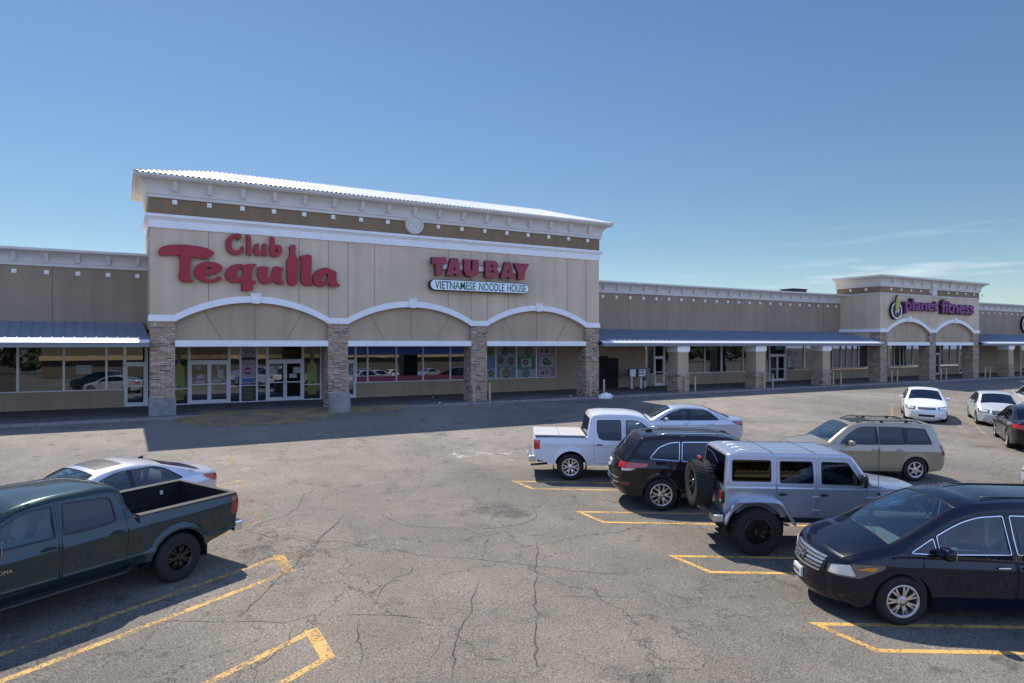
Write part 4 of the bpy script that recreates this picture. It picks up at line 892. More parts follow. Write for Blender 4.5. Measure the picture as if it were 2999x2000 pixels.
# motorcycle under the canopy
def motorcycle(x, y):
    t = thing('motorcycle', (x, y, 0), 'black motorcycle parked on the walk beside the glass double doors', 'motorcycle')
    for nm, dx in (('wheel', -.72), ('wheel', .72)):
        rings = []; m = MB()
        for i in range(28):
            a = 2*math.pi*i/28; rings.append([Vector((x+dx+(.29+.06*math.cos(b))*math.cos(a), y+.055*math.sin(b), .35+(.29+.06*math.cos(b))*math.sin(a))) for b in [2*math.pi*j/8 for j in range(8)]])
        rings.append(rings[0]); m.loft(rings, True, False)
        wh = m.build(nm, M['blk'], t, True); m = MB()
        for i in range(10): a = 2*math.pi*i/10; m.tube([(x+dx, y, .35), (x+dx+.27*math.cos(a), y, .35+.27*math.sin(a))], .008, 5)
        m.build('spokes', M['galv'], wh)
    m = MB(); m.tube([(x-.72,y,.35),(x-.35,y,.62),(x+.25,y,.68),(x+.48,y,.9)], .035); m.tube([(x-.35,y,.62),(x-.15,y,.3),(x+.25,y,.32),(x+.45,y,.85)], .03); m.build('frame', M['blk'], t, True)
    m = MB(); m.tube([(x+.72,y-.09,.35),(x+.45,y-.09,.98)], .025); m.tube([(x+.72,y+.09,.35),(x+.45,y+.09,.98)], .025); m.build('fork', M['galv'], t, True)
    m = MB(); m.loft([[(x+dx_, y+w_*math.cos(b), z_+h_*math.sin(b)) for b in [2*math.pi*j/10 for j in range(10)]] for dx_, w_, z_, h_ in [(-.12,.06,.8,.04),(0,.13,.84,.1),(.2,.15,.86,.12),(.38,.09,.86,.07)]]); m.build('tank', car_paint('motorcycle_black', (.01,.01,.012)), t, True)
    m = MB(); m.loft([[(x+dx_, y+w_*math.cos(b), z_+h_*math.sin(b)) for b in [2*math.pi*j/10 for j in range(10)]] for dx_, w_, z_, h_ in [(-.85,.08,.86,.03),(-.6,.13,.8,.05),(-.3,.14,.74,.05),(-.1,.1,.8,.05)]]); m.build('seat', M['blk'], t, True)
    m = MB(); m.box(x-.2, x+.22, y-.15, y+.15, .28, .62); m.build('engine', M['galv'], t, False, .03); m = MB(); m.tube([(x+.1,y-.16,.3),(x-.3,y-.2,.26),(x-.95,y-.2,.3)], .04); m.build('exhaust', M['galv'], t, True)
    m = MB(); m.tube([(x+.28,y-.36,1.08),(x+.42,y-.15,1.04),(x+.42,y+.15,1.04),(x+.28,y+.36,1.08)], .018); m.build('handlebar', M['blk'], t, True); m = MB(); m.lathe((x+.55, y, .92), [(0,-.08),(.09,-.08),(.09,.08),(0,.08)], 14, 'y'); m.build('headlight', M['galv'], t, True)
motorcycle(56.6, 3.9)
REMAP = False
# ================================================================== vehicles
def resample(p, step):
    out = [p[0]]
    for a, b in zip(p, p[1:]):
        L = math.hypot(b[0]-a[0], b[1]-a[1]); n = max(1, int(round(L/step)))
        out += [(a[0]+(b[0]-a[0])*i/n, a[1]+(b[1]-a[1])*i/n) for i in range(1, n+1)]
    return out
def fillet(pts, closed=False):
    """pts: (x, z, r, ...) -> rounded polyline of (x, z, index of the vertex it belongs to)"""
    n = len(pts); out = []
    for i in range(n):
        if not closed and i in (0, n-1): out.append((pts[i][0], pts[i][1], i)); continue
        p = Vector(pts[i][:2]); a = Vector(pts[i-1][:2]); b = Vector(pts[(i+1) % n][:2]); r = pts[i][2] if len(pts[i]) > 2 else 0
        u = (a-p); v = (b-p); d = min(r, u.length*.49, v.length*.49)
        if d < 1e-3: out.append((p.x, p.y, i)); continue
        u.normalize(); v.normalize(); s = p+u*d; e = p+v*d; k = 6 if d > .03 else 3
        for j in range(k+1):
            t = j/k; q = s*(1-t)**2+p*2*t*(1-t)+e*t*t; out.append((q.x, q.y, i))
    return out
def interp(xs, ys, x):
    """smooth monotone style interpolation"""
    x = np.asarray(x, float); xs = np.asarray(xs, float); ys = np.asarray(ys, float)
    d = np.diff(ys)/np.diff(xs); m = np.zeros(len(xs)); m[1:-1] = np.where(d[:-1]*d[1:] > 0, 2*d[:-1]*d[1:]/(d[:-1]+d[1:]+1e-12), 0); m[0] = d[0]; m[-1] = d[-1]
    i = np.clip(np.searchsorted(xs, x)-1, 0, len(xs)-2); h = xs[i+1]-xs[i]; t = np.clip((x-xs[i])/h, 0, 1)
    return (2*t**3-3*t**2+1)*ys[i]+(t**3-2*t**2+t)*h*m[i]+(-2*t**3+3*t**2)*ys[i+1]+(t**3-t**2)*h*m[i+1]
def seg_dist(P, line):
    P = np.asarray(P, float); best = np.full(len(P), 9.0)
    for a, b in zip(line, line[1:]):
        a = np.array(a[:2]); b = np.array(b[:2]); ab = b-a; L = (ab**2).sum()
        if L < 1e-12: continue
        t = np.clip(((P-a)@ab)/L, 0, 1); q = a+t[:, None]*ab; best = np.minimum(best, np.hypot(*(P-q).T))
    return best
def mesh_obj(name, V, F, mats, parent, smooth=True, mi=None):
    me = bpy.data.meshes.new(name); me.from_pydata([tuple(map(float, v)) for v in V], [], [tuple(int(i) for i in f) for f in F])
    mats = mats if isinstance(mats, (list, tuple)) else [mats]
    for m in mats: me.materials.append(m)
    if mi is not None: me.polygons.foreach_set('material_index', list(mi))
    if smooth: me.polygons.foreach_set('use_smooth', [True]*len(me.polygons))
    o = bpy.data.objects.new(name, me); sc.collection.objects.link(o); o.parent = parent; return o
CM = dict(black=plain('black_trim', (.012, .012, .013), .4), rubber=worn('tyre_rubber', (.013, .013, .014), .82, 0, .3, 6), chrome=plain('chrome', (.75, .76, .78), .12, 1), silver=plain('alloy_silver', (.62, .63, .65), .25, .9),
 dark=plain('underbody_black', (.008, .008, .008), .9), red=plain('tail_lamp_red', (.48, .012, .012), .15, 0, 1), redk=plain('tail_lamp_dark_red', (.22, .012, .014), .15, 0, 1), amber=plain('amber_lamp', (.75, .24, .02), .15, 0, 1), lamp=plain('lamp_clear', (.80, .82, .85), .08, .4, 1), lampin=plain('lamp_inner', (.20, .21, .22), .1, .8, 1),
 plate=plain('number_plate', (.62, .63, .62), .5), seat=worn('grey_upholstery', (.17, .17, .165), .85, 0, .2, 4), seatlt=worn('pale_upholstery', (.34, .34, .33), .85, 0, .1, 4), dash=plain('dashboard', (.13, .14, .14), .7), blkalloy=plain('black_alloy', (.016, .016, .017), .22, .5, .6),
 grey=plain('grey_plastic', (.07, .07, .073), .6), vinyl=worn('grey_tonneau_vinyl', (.42, .42, .41), .7, 0, .06, 2), skin=plain('skin', (.42, .25, .18), .55), shirt=plain('grey_shirt', (.16, .17, .19), .8), hair=plain('dark_hair', (.02, .015, .012), .6))
GL = dict(clear=car_glass('clear_car_glass', (.52, .68, .70), .02), mid=car_glass('tinted_car_glass', (.24, .30, .33), .02), dark=car_glass('privacy_car_glass', (.04, .05, .06), .015), wind=car_glass('windscreen_glass', (.66, .88, .88), .12))

def shape_of(S):
    """half width of the body at side-view points"""
    px, pw = zip(*S['plan']); zb = S['belt']; tum = S['tumble']; sh = S.get('shoulder', .015); edge = S['edge']; top = S['_top']; cr = S.get('crease', [])
    zs = S['sill']; bul = S.get('bulge', .05)
    def Y(P, rim=None):
        P = np.asarray(P, float); x, z = P[:, 0], P[:, 1]; y = interp(px, pw, x)
        zbx = interp(*zip(*zb), x) if isinstance(zb, list) else zb
        up = np.clip(z-zbx, 0, 5); y = y - tum*up*(up/(up+.05)) - sh*(1-np.exp(-up/.03))
        lo = np.clip(((zbx-.12)-z)/(zbx-zs), 0, 1.2); y = y - bul*lo**2.2
        if cr: kq = S.get('lean', .18); zq = cr[0][0]+cr[0][3]*(x-S['L']/2); uq = np.clip(z-zq, -.2, .34); y = y - kq*(uq+np.sqrt(uq*uq+.0004))/2+kq*.04
        for (zc, amp, wd, sl) in cr:      # body side feature lines
            q = z-(zc+sl*(x-S['L']/2)); y = y + amp*np.exp(-np.clip(q, 0, 9)/wd)*(q >= 0) + amp*np.exp(-(np.clip(-q, 0, 9)/(wd*3))**2)*(q < 0)
        for (xc, zc, ra, fl) in S['_flares']:
            d = np.hypot(x-xc, z-zc)-ra; y = y + fl*np.exp(-(np.clip(d, 0, 9)/.085)**2)*np.clip((z-zc+.25)/.25, 0, 1)
        d = seg_dist(P, top) if rim is None else np.zeros(len(P)); 
        r = np.where(z > zbx+.12, edge[1], edge[0]) if not callable(edge) else edge(x, z)
        t = np.clip(1-d/r, 0, 1); y = y - r*.85*t**2.4
        return y
    return Y

def wheel(par, x, y, R_, W_, side, style, rimr, mats, lugs=False):
    """side = +1 left, -1 right; outer face at y"""
    t = bpy.data.objects.new('wheel', None); sc.collection.objects.link(t); t.parent = par
    s = side; c = (x, y, R_)
    def lathe(prof, k=40):
        V, F = [], []
        for (r, h) in prof:
            for j in range(k): a = 2*math.pi*j/k; V.append((x+r*math.cos(a), y+s*h, R_+r*math.sin(a)))
        for i in range(len(prof)-1):
            for j in range(k): F.append((i*k+j, i*k+(j+1) % k, (i+1)*k+(j+1) % k, (i+1)*k+j))
        return V, F
    pr = [(rimr, -.02), (rimr+.012, -.004), (rimr+.035, .0), ((rimr+R_)/2, .012), (R_-.045, .006), (R_-.018, -.012), (R_-.004, -.035), (R_, -.06), (R_, -W_+.06), (R_-.01, -W_+.02), (R_-.06, -W_), (rimr, -W_)]
    V, F = lathe(pr, 48); F2 = list(F)
    if lugs:
        k = 40; n0 = 0
        mb = MB(); 
        for i in range(k):
            for row, (ya, yb, ph) in enumerate([(-.075, .004, 0), (-.17, -.085, .5), (-W_-.004, -W_+.075, 0)]):
                a0 = 2*math.pi*(i+ph)/k; a1 = a0+2*math.pi/k*.66; ra, rb = R_-.02, R_+.006
                P = []
                for (a, rr) in ((a0, ra), (a1, ra), (a1, rb), (a0, rb)):
                    P.append((x+rr*math.cos(a), R_+rr*math.sin(a)))
                mb.loft([[(p[0], y+s*ya, p[1]) for p in P], [(p[0], y+s*yb, p[1]) for p in P]])
            a0 = 2*math.pi*i/k; a1 = a0+2*math.pi/k*.5; P = [(x+rr*math.cos(a), R_+rr*math.sin(a)) for a, rr in ((a0, R_-.06), (a1, R_-.06), (a1, R_+.004), (a0, R_+.004))]
            mb.loft([[(p[0], y-s*.03, p[1]) for p in P], [(p[0], y+s*.012, p[1]) for p in P]])
        n0 = len(V); V = V+mb.v; F2 = F2+[tuple(n0+i for i in f) for f in mb.f]
    tyre = mesh_obj('tyre', V, F2, CM['rubber'], t, not lugs); 
    if not lugs: pass
    mrim = mats
    pr = [(rimr+.012, -.006), (rimr+.004, -.001), (rimr-.012, -.004), (rimr-.025, -.02), (rimr-.03, -.12), (rimr-.03, -.17), (.0, -.17)]
    V, F = lathe(pr, 40); n = len(V)
    mb = MB()
    def spoke(a, w0, w1, r0, r1, h0, h1, th=.03, skew=0):
        def P(r, w, h):
            q = a+skew*(r-r0)/(r1-r0); cx, cz = math.cos(q), math.sin(q); return (x+r*cx-w*cz, y+s*h, R_+r*cz+w*cx)
        mb.loft([[P(r0, -w0, h0), P(r0, w0, h0), P(r0, w0*.9, h0-th), P(r0, -w0*.9, h0-th)], [P((r0+r1)/2, -(w0+w1)/2, (h0+h1)/2+.006), P((r0+r1)/2, (w0+w1)/2, (h0+h1)/2+.006), P((r0+r1)/2, (w0+w1)/2, (h0+h1)/2-th), P((r0+r1)/2, -(w0+w1)/2, (h0+h1)/2-th)], [P(r1, -w1, h1), P(r1, w1, h1), P(r1, w1, h1-th), P(r1, -w1, h1-th)]])
    rr = rimr-.018
    if style == 'twin7':     # seven pairs of slim spokes
        for i in range(7):
            for d in (-.13, .13): spoke(2*math.pi*i/7+d*.6, .016, .014, .05, rr, -.028, -.018, .03, d*.6)
    elif style == 'split6':
        for i in range(6):
            for d in (-.22, .22): spoke(2*math.pi*i/6+.2*d, .022, .015, .05, rr, -.03, -.016, .03, d)
    elif style == 'split5':
        for i in range(5):
            for d in (-.16, .16): spoke(2*math.pi*i/5+.3*d+.3, .018, .015, .05, rr, -.025, -.014, .03, d*.9)
    elif style == 'eight':
        for i in range(8):
            for d in (-.1, .1): spoke(2*math.pi*i/8+d, .011, .010, .07, rr, -.05, -.012, .035, d*.2)
    elif style == 'six':
        for i in range(6): spoke(2*math.pi*i/6+.3, .034, .026, .04, rr, -.02, -.02, .03)
    elif style == 'hub':
        for i in range(9): spoke(2*math.pi*i/9, .022, .026, .04, rr, -.015, -.012, .02)
    V += mb.v; F += [tuple(n+i for i in f) for f in mb.f]; n = len(V)
    V2, F3 = lathe([(.085, -.04), (.075, -.022), (.035, -.014), (.03, -.006), (0, -.005)], 20); V += V2; F += [tuple(n+i for i in f) for f in F3]
    rim = mesh_obj('rim', V, F, mrim, t, False)
    V, F = lathe([(rimr-.04, -.10), (.06, -.10), (.0, -.095)], 24); mesh_obj('brake_disc', V, F, plain('brake_steel', (.035, .035, .035), .5, .6) if 'brake_steel' not in bpy.data.materials else bpy.data.materials['brake_steel'], t, True)
    return t

def vehicle(S):
    L, Wd = S['L'], S['W']/2
    root = bpy.data.objects.new(S['name'], None); sc.collection.objects.link(root)
    tag(root, S['label'], S['cat'], S.get('group'))
    prof = fillet(S['profile']); pm = S['profile']
    S['_top'] = [(p[0], p[1]) for p in prof]
    ax = [S['rear_axle'], S['rear_axle']+S['wb']]; Rw = S['tyre'][0]; Ra = S.get('arch', Rw+.05); zc = Rw
    S['_flares'] = [(a, zc, Ra, S.get('flare', .02)) for a in ax]
    Y = shape_of(S); step = S.get('step', .06)
    # resample profile keeping tags
    top = []; tagl = []
    for i in range(len(prof)-1):
        a, b = prof[i], prof[i+1]; Ls = math.hypot(b[0]-a[0], b[1]-a[1]); n = max(1, int(round(Ls/(step*1.4)))); tg = pm[min(a[2], b[2]) if a[2] != b[2] else a[2]]
        for k in range(n): top.append((a[0]+(b[0]-a[0])*k/n, a[1]+(b[1]-a[1])*k/n)); tagl.append((a[2], b[2]))
    top.append(prof[-1][:2]); tagl.append(tagl[-1])
    # closed side outline: top profile (rear bottom -> front bottom) then underside with arches back to the rear
    sill = S['sill']; bot = []
    def arch(xc):
        h = max(-.98, min(.98, (sill-zc)/Ra)); a0 = math.asin(h); return [(xc+Ra*math.cos(t), zc+Ra*math.sin(t)) for t in np.linspace(a0, math.pi-a0, 26)]
    fb = top[-1]; rb = top[0]
    a1 = arch(ax[1]); a0 = arch(ax[0])
    bot = resample([fb, (a1[0][0]+.0, a1[0][1])], .1)[1:-1]+a1+resample([a1[-1], a0[0]], .1)[1:-1]+a0+resample([a0[-1], rb], .1)[1:-1]
    outline = top+bot
    # regions on the side
    wins = [(n_, [(q[0], q[1]) for q in fillet(p, True)], g) for (n_, p, g) in S['windows']]
    def offs(poly, d):
        n = len(poly); out = []; ar_ = sum(poly[i][0]*poly[(i+1) % n][1]-poly[(i+1) % n][0]*poly[i][1] for i in range(n)); sg_ = 1 if ar_ > 0 else -1
        for i in range(n):
            a, b, c = Vector(poly[i-1]), Vector(poly[i]), Vector(poly[(i+1) % n]); t0 = (b-a); t1 = (c-b)
            if t0.length < 1e-6 or t1.length < 1e-6: continue
            t0.normalize(); t1.normalize(); n0 = Vector((t0.y, -t0.x)); n1 = Vector((t1.y, -t1.x)); m_ = n0+n1
            if m_.length < .2: m_ = n0
            m_.normalize(); q = b+m_*(sg_*d/max(.6, m_.dot(n0))); out.append((q.x, q.y))
        return out
    trims = [offs(p, S.get('trimw', .022)) for (_, p, _) in wins]
    blk = [[(q[0], q[1]) for q in fillet(p, True)] for p in S.get('blackouts', [])]
    doors = [(dn, resample([(q[0], q[1]) for q in fillet(p, True)]+[tuple(p[0][:2])][:0], .3)) for (dn, p) in S.get('doors', [])]
    doors_in = [offs(p, -.006) for _, p in doors]
    polys = [outline]+[w_[1] for w_ in wins]+trims+blk+[d[1] for d in doors]+doors_in
    xs = np.arange(min(p[0] for p in top)+step/2, max(p[0] for p in top), step); zs = np.arange(sill, max(p[1] for p in top), step)
    G = np.array([(x, z+(step/2 if i % 2 else 0)) for i, x in enumerate(xs) for z in zs]); G = G[pip(G, outline)]
    G = G[seg_dist(G, top) > max(S['edge'])*1.08]; 
    extra = []
    T = np.array(top); tg_ = np.gradient(T, axis=0); tg_ /= np.maximum(np.hypot(*tg_.T), 1e-6)[:, None]; nrm = np.stack([tg_[:, 1], -tg_[:, 0]], 1)   # inward (profile runs rear to front over the top)
    er = S['edge']
    for d in sorted(set([round(r_*q_, 4) for r_ in set(er) for q_ in (.12, .26, .42, .6, .8, 1.0)])):
        q = T+nrm*d; extra.append(q[pip(q, outline) & (seg_dist(q, top) > d*.8)])
    xr = np.arange(T[:, 0].min()+.03, T[:, 0].max(), step*.8)
    rows_ = []
    for (zc_, amp, wd, sl) in S.get('crease', []):
        for dz in (-.09, -.05, -.025, -.010, 0, .010, .025, .05, .09): rows_.append(np.stack([xr, zc_+sl*(xr-L/2)+dz], 1))
    bz = interp(*zip(*S['belt']), xr) if isinstance(S['belt'], list) else np.full(len(xr), S['belt'])
    for dz in (-.03, 0, .015, .035, .07): rows_.append(np.stack([xr, bz+dz], 1))
    for a in ax:
        for rr_ in (.012, .03, .055, .085, .12, .17): rows_.append(np.array([(a+(Ra+rr_)*math.cos(t), zc+(Ra+rr_)*math.sin(t)) for t in np.linspace(-.3, math.pi+.3, 44)]))
    rows_ = np.concatenate(rows_); rows_ = rows_[pip(rows_, outline)]; rows_ = rows_[seg_dist(rows_, top) > max(S['edge'])*1.04]
    G = G[np.array([np.min(np.hypot(*(rows_-g).T)) > step*.45 for g in G])] if len(rows_) else G
    pts = np.concatenate([G, rows_]+extra)
    v, tri, cen = cdt_fill(polys, [tuple(p) for p in pts])
    inside = pip(cen, outline); tri = tri[inside]; cen = cen[inside]
    lab = np.full(len(tri), -1)     # -1 body
    for i, (_, p) in enumerate(doors): 
        a = pip(cen, p); lab[a] = 1000+i; b = pip(cen, doors_in[i]); lab[a & ~b] = 2000
    for k_, p in enumerate(blk): lab[pip(cen, p)] = 400+k_
    for i, p in enumerate(trims): lab[pip(cen, p)] = 500+i
    for i, (_, p, _) in enumerate(wins): lab[pip(cen, p)] = i
    yv = Y(v); isrim = seg_dist(v, top) < 1e-5; yv[isrim] = Y(v[isrim], rim=True)
    pmat = S['paint']; trimmat = S.get('trim', CM['black'])
    def side_normal(P, s):
        P = np.asarray(P, float); e = .004
        dx = (Y(P+[e, 0])-Y(P-[e, 0]))/(2*e); dz = (Y(P+[0, e])-Y(P-[0, e]))/(2*e); n = np.stack([-dx, np.full(len(P), float(s)), -dz], 1); return n/np.linalg.norm(n, axis=1)[:, None]
    def rim_normal(P, s):
        j = [int(np.argmin(np.hypot(T[:, 0]-p[0], T[:, 1]-p[1]))) for p in P]; o_ = -nrm_s[j]; n = np.stack([o_[:, 0]*.9, np.full(len(P), s*.44), o_[:, 1]*.9], 1); return n/np.linalg.norm(n, axis=1)[:, None]
    nrm_s = nrm.copy()
    for _ in range(2): nrm_s[1:-1] = (nrm_s[:-2]+2*nrm_s[1:-1]+nrm_s[2:])/4
    nrm_s /= np.hypot(*nrm_s.T)[:, None]
    # strip over the top from profile
    NV = 18; mg = S.get('pillar', .055); 
    vs = sorted(set([-1, 1, -(1-mg), 1-mg]+[math.sin(t)*(1-mg) for t in np.linspace(-math.pi/2, math.pi/2, NV)])); vs = [q for i, q in enumerate(vs) if i == 0 or q-vs[i-1] > 1e-4]
    yt = Y(T, rim=True); cnv = np.array([pm[a][3] if len(pm[a]) > 3 else .03 for a, b in tagl]); 
    for _ in range(S.get('smooth', 3)): cnv[1:-1] = (cnv[:-2]+2*cnv[1:-1]+cnv[2:])/4
    nsm = -nrm.copy()
    for _ in range(2): nsm[1:-1] = (nsm[:-2]+2*nsm[1:-1]+nsm[2:])/4
    nsm /= np.hypot(*nsm.T)[:, None]
    SV = np.array([[ (T[i, 0]+nsm[i, 0]*cnv[i]*(1-abs(q)**2.4), yt[i]*q, T[i, 1]+nsm[i, 1]*cnv[i]*(1-abs(q)**2.4)) for q in vs] for i in range(len(T))])
    # which strip cells are glass: spans named in S['screens']: (name, from vertex, to vertex, glass)
    NQ = len(vs); body_V, body_F = [], []; rest = {}
    def near(vi): p = pm[vi][:2]; return int(np.argmin(np.hypot(T[:, 0]-p[0], T[:, 1]-p[1])))
    spans = [(n_, near(a), near(b), g, m_) for (n_, a, b, g, m_) in S['screens']]; opens = [(near(a), near(b)) for a, b in S.get('open', [])]
    SF = []; 
    for i in range(len(T)-1):
        if any(a <= i < b for a, b in opens): continue
        for j in range(NQ-1):
            done = False
            for n_, a, b, g, m_ in spans:
                if a <= i < b:
                    lo, hi = (0, NQ-1)
                    if vs[j] >= -(1-mg)-1e-6 and vs[j+1] <= (1-mg)+1e-6:
                        rest.setdefault(n_, []).append((i, j)); done = True
            if not done: SF.append((i*NQ+j, (i+1)*NQ+j, (i+1)*NQ+j+1, i*NQ+j+1))
    # body mesh = both sides + strip, boundary merged
    V = []; F = []
    base = SV.reshape(-1, 3).tolist(); V += base; F += SF
    sides = {}
    for s in (1, -1):
        off = len(V); V += [(v[k, 0], s*yv[k], v[k, 1]) for k in range(len(v))]
        for t, l in zip(tri, lab):
            f = tuple(off+int(i) for i in (t if s < 0 else t[::-1]))
            if l == -1: F.append(f)
        sides[s] = off
    me = bpy.data.meshes.new('body'); me.from_pydata([tuple(map(float, p)) for p in V], [], F); me.materials.append(pmat)
    bm = bmesh.new(); bm.from_mesh(me); bmesh.ops.remove_doubles(bm, verts=bm.verts, dist=.0012); 
    loose = [q for q in bm.verts if not q.link_faces]; bmesh.ops.delete(bm, geom=loose, context='VERTS'); bmesh.ops.recalc_face_normals(bm, faces=bm.faces)
    for f in bm.faces: f.smooth = True
    bm.to_mesh(me); bm.free(); body = bpy.data.objects.new('body', me); sc.collection.objects.link(body); body.parent = root
    if not S.get('sharp', 0):
        from mathutils.kdtree import KDTree
        NS = {s: side_normal(v, s) for s in (1, -1)}
        for s in (1, -1): NS[s][isrim] = rim_normal(v[isrim], s)
        SN = np.zeros_like(SV); du = np.gradient(SV, axis=0); dv_ = np.gradient(SV, np.array(vs), axis=1); cr_ = np.cross(du, dv_); cr_ /= np.maximum(np.linalg.norm(cr_, axis=2), 1e-9)[..., None]
        ref = np.stack([nsm[:, 0], np.zeros(len(T)), nsm[:, 1]], 1)[:, None, :]; cr_ *= np.sign((cr_*ref).sum(2)+1e-12)[..., None]; SN = cr_
        SN[:, 0] = rim_normal(T, -1); SN[:, -1] = rim_normal(T, 1)
        PP = [tuple(p) for p in SV.reshape(-1, 3)]+[(v[k, 0], s*yv[k], v[k, 1]) for s in (1, -1) for k in range(len(v))]; NN = np.concatenate([SN.reshape(-1, 3), NS[1], NS[-1]])
        kd = KDTree(len(PP)); [kd.insert(p, i) for i, p in enumerate(PP)]; kd.balance()
        def set_normals(m_):
            m_.normals_split_custom_set_from_vertices([tuple(NN[kd.find(q.co)[1]]) for q in m_.vertices])
        set_normals(me)
    else: set_normals = None
    if S.get('sharp', 0): me.set_sharp_from_angle(angle=R(S['sharp']))
    # side parts
    def sub(keep, name, mat, par, inset=0.0, s=1, smooth=True):
        idx = np.unique(tri[keep]); mp_ = {int(k): i for i, k in enumerate(idx)}
        VV = [(v[k, 0], s*(yv[k]-inset), v[k, 1]) for k in idx]; FF = [tuple(mp_[int(i)] for i in (t if s < 0 else t[::-1])) for t in tri[keep]]
        if not FF: return None
        o = mesh_obj(name, VV, FF, mat, par, smooth)
        if set_normals: set_normals(o.data)
        return o
    dobj = {}
    for s in (1, -1):
        for i, (dn, p) in enumerate(doors):
            d = sub(lab == 1000+i, 'door', pmat, root, 0, s); dobj[(i, s)] = d
        if (lab == 2000).any(): sub(lab == 2000, 'shut_line', CM['dark'], body, .010, s)
        for k_ in range(len(blk)): sub(lab == 400+k_, 'pillar_trim', CM['black'], body, .002, s)
        for i, (wn, p, g) in enumerate(wins):
            cx = sum(q[0] for q in p)/len(p); cz_ = min(q[1] for q in p)-.05; par = root
            for k, (dn, dp) in enumerate(doors):
                if pip([(cx, cz_)], dp)[0] and dobj.get((k, s)): par = dobj[(k, s)]
            wo = sub(lab == i, 'window', GL[g], par, .008, s); 
            if par is root: sub(lab == 500+i, 'window_trim', trimmat, wo, -.003, s)
            else: sub(lab == 500+i, 'window_trim', trimmat, par, -.003, s)
    for n_, a, b, g, m_ in spans:
        cells = rest.get(n_, []); idx = {}; VV = []; FF = []
        for (i, j) in cells:
            f = []
            for (ii, jj) in ((i, j), (i+1, j), (i+1, j+1), (i, j+1)):
                if (ii, jj) not in idx: idx[(ii, jj)] = len(VV); VV.append(tuple(SV[ii, jj]-np.array([nsm[ii, 0], 0, nsm[ii, 1]])*.004))
                f.append(idx[(ii, jj)])
            FF.append(f)
        if FF: mesh_obj(n_, VV, FF, GL[g], root)
        # black border
        jl = [j for j in range(NQ) if abs(abs(vs[j])-(1-mg)) < 1e-6]
        mb = MB(); path = [SV[i, jl[0]] for i in range(a, b+1)]+[SV[b, j] for j in range(jl[0], jl[1]+1)]+[SV[i, jl[1]] for i in range(b, a-1, -1)]+[SV[a, j] for j in range(jl[1], jl[0]-1, -1)]
        mb.tube([tuple(p) for p in path[::1]], .007, 5, False); mesh_obj('screen_seal', mb.v, mb.f, CM['black'], body, True)
    # drop-in collision tree for draping lamps, plates and handles
    bvV = [tuple(p) for p in SV.reshape(-1, 3)]+[(v[k, 0], s*yv[k], v[k, 1]) for s in (1, -1) for k in range(len(v))]
    bvF = [(i*NQ+j, (i+1)*NQ+j, (i+1)*NQ+j+1, i*NQ+j+1) for i in range(len(T)-1) for j in range(NQ-1) if not any(a <= i < b for a, b in opens)]+[tuple(len(SV)*NQ+(0 if s > 0 else len(v))+int(i) for i in t) for s in (1, -1) for t in tri]
    bvh = BVHTree.FromPolygons(bvV, bvF)
    def drape(name, poly, mat, par, frm, lift=.008, res=.03, edge_=True):
        """poly in (u, z) of a vertical plane seen from direction frm (angle in degrees: 0 from the front, 90 from the left, 180 from behind)"""
        a = R(frm); dv = Vector((math.cos(a), math.sin(a), 0)); uv = Vector((-math.sin(a), math.cos(a), 0))
        cs = Vector((L/2, 0, 0)) ; poly = [(q[0], q[1]) for q in fillet(poly, True)]
        poly = resample(poly+[poly[0]], res*1.5)[:-1]
        us = [p[0] for p in poly]; zs_ = [p[1] for p in poly]
        g = [(u, z) for u in np.arange(min(us), max(us), res) for z in np.arange(min(zs_), max(zs_), res)]
        g = [q for q, k in zip(g, pip(g, poly)) if k]; vv, tt, cc = cdt_fill([poly], g); tt = tt[pip(cc, poly)]
        VV = []; ok = []
        for (u, z) in vv:
            o = cs+uv*u+dv*6+Vector((0, 0, z)); h = bvh.ray_cast(o, -dv)
            if h[0] is None: ok.append(False); VV.append(o); continue
            nn = h[1]; nn = nn if nn.dot(dv) > 0 else -nn; ok.append(True); VV.append(h[0]+dv*lift*.5+nn*lift*.5)
        FF = [tuple(int(i) for i in t) for t in tt if all(ok[int(i)] for i in t)]
        if not FF: return None
        # skirt for thickness
        ed = {}
        for f in FF:
            for i in range(3): e = (f[i], f[(i+1) % 3]); ed[e] = 1
        n = len(VV); VV2 = VV+[p-dv*(lift+.02) for p in VV]
        for (a_, b_) in list(ed):
            if (b_, a_) not in ed: FF.append((a_, b_, n+b_, n+a_))
        o = mesh_obj(name, VV2, FF, mat, par, True); o.data.set_sharp_from_angle(angle=R(40)); return o
    def side_pt(x, z): return float(Y([(x, z)])[0])
    S['drape'] = drape; S['side_pt'] = side_pt; S['bvh'] = bvh; S['body'] = body; S['doorobj'] = dobj
    # floor, wheel wells
    mb = MB(); yi = Wd-.10
    segs = [(min(p[0] for p in top)+.12, ax[0]-Ra-.02), (ax[0]+Ra+.02, ax[1]-Ra-.02), (ax[1]+Ra+.02, max(p[0] for p in top)-.15)]
    for a, b in segs:
        if b > a: q_ = 1 if a > ax[0] and b < ax[1] else .66; mb.box(a, b, -yi*q_, yi*q_, sill+.02, sill+.12)
    for a in ax:
        mb.box(a-Ra-.03, a+Ra+.03, -(yi-.22), yi-.22, sill+.03, zc+Ra*.55)
        for s in (1, -1):
            rings = []
            for t in np.linspace(-.25, math.pi+.25, 22):
                yo = side_pt(a+Ra*.99*math.cos(t), min(zc+Ra*math.sin(t), 9))-.012
                rings.append([(a+(Ra+.006)*math.cos(t), s*yo, zc+(Ra+.006)*math.sin(t)), (a+(Ra+.006)*math.cos(t), s*(yi-.30), zc+(Ra+.006)*math.sin(t))])
            for p, q in zip(rings, rings[1:]): mb.quad(p[0], q[0], q[1], p[1])
    mesh_obj('underbody', mb.v, mb.f, CM['dark'], root, False)
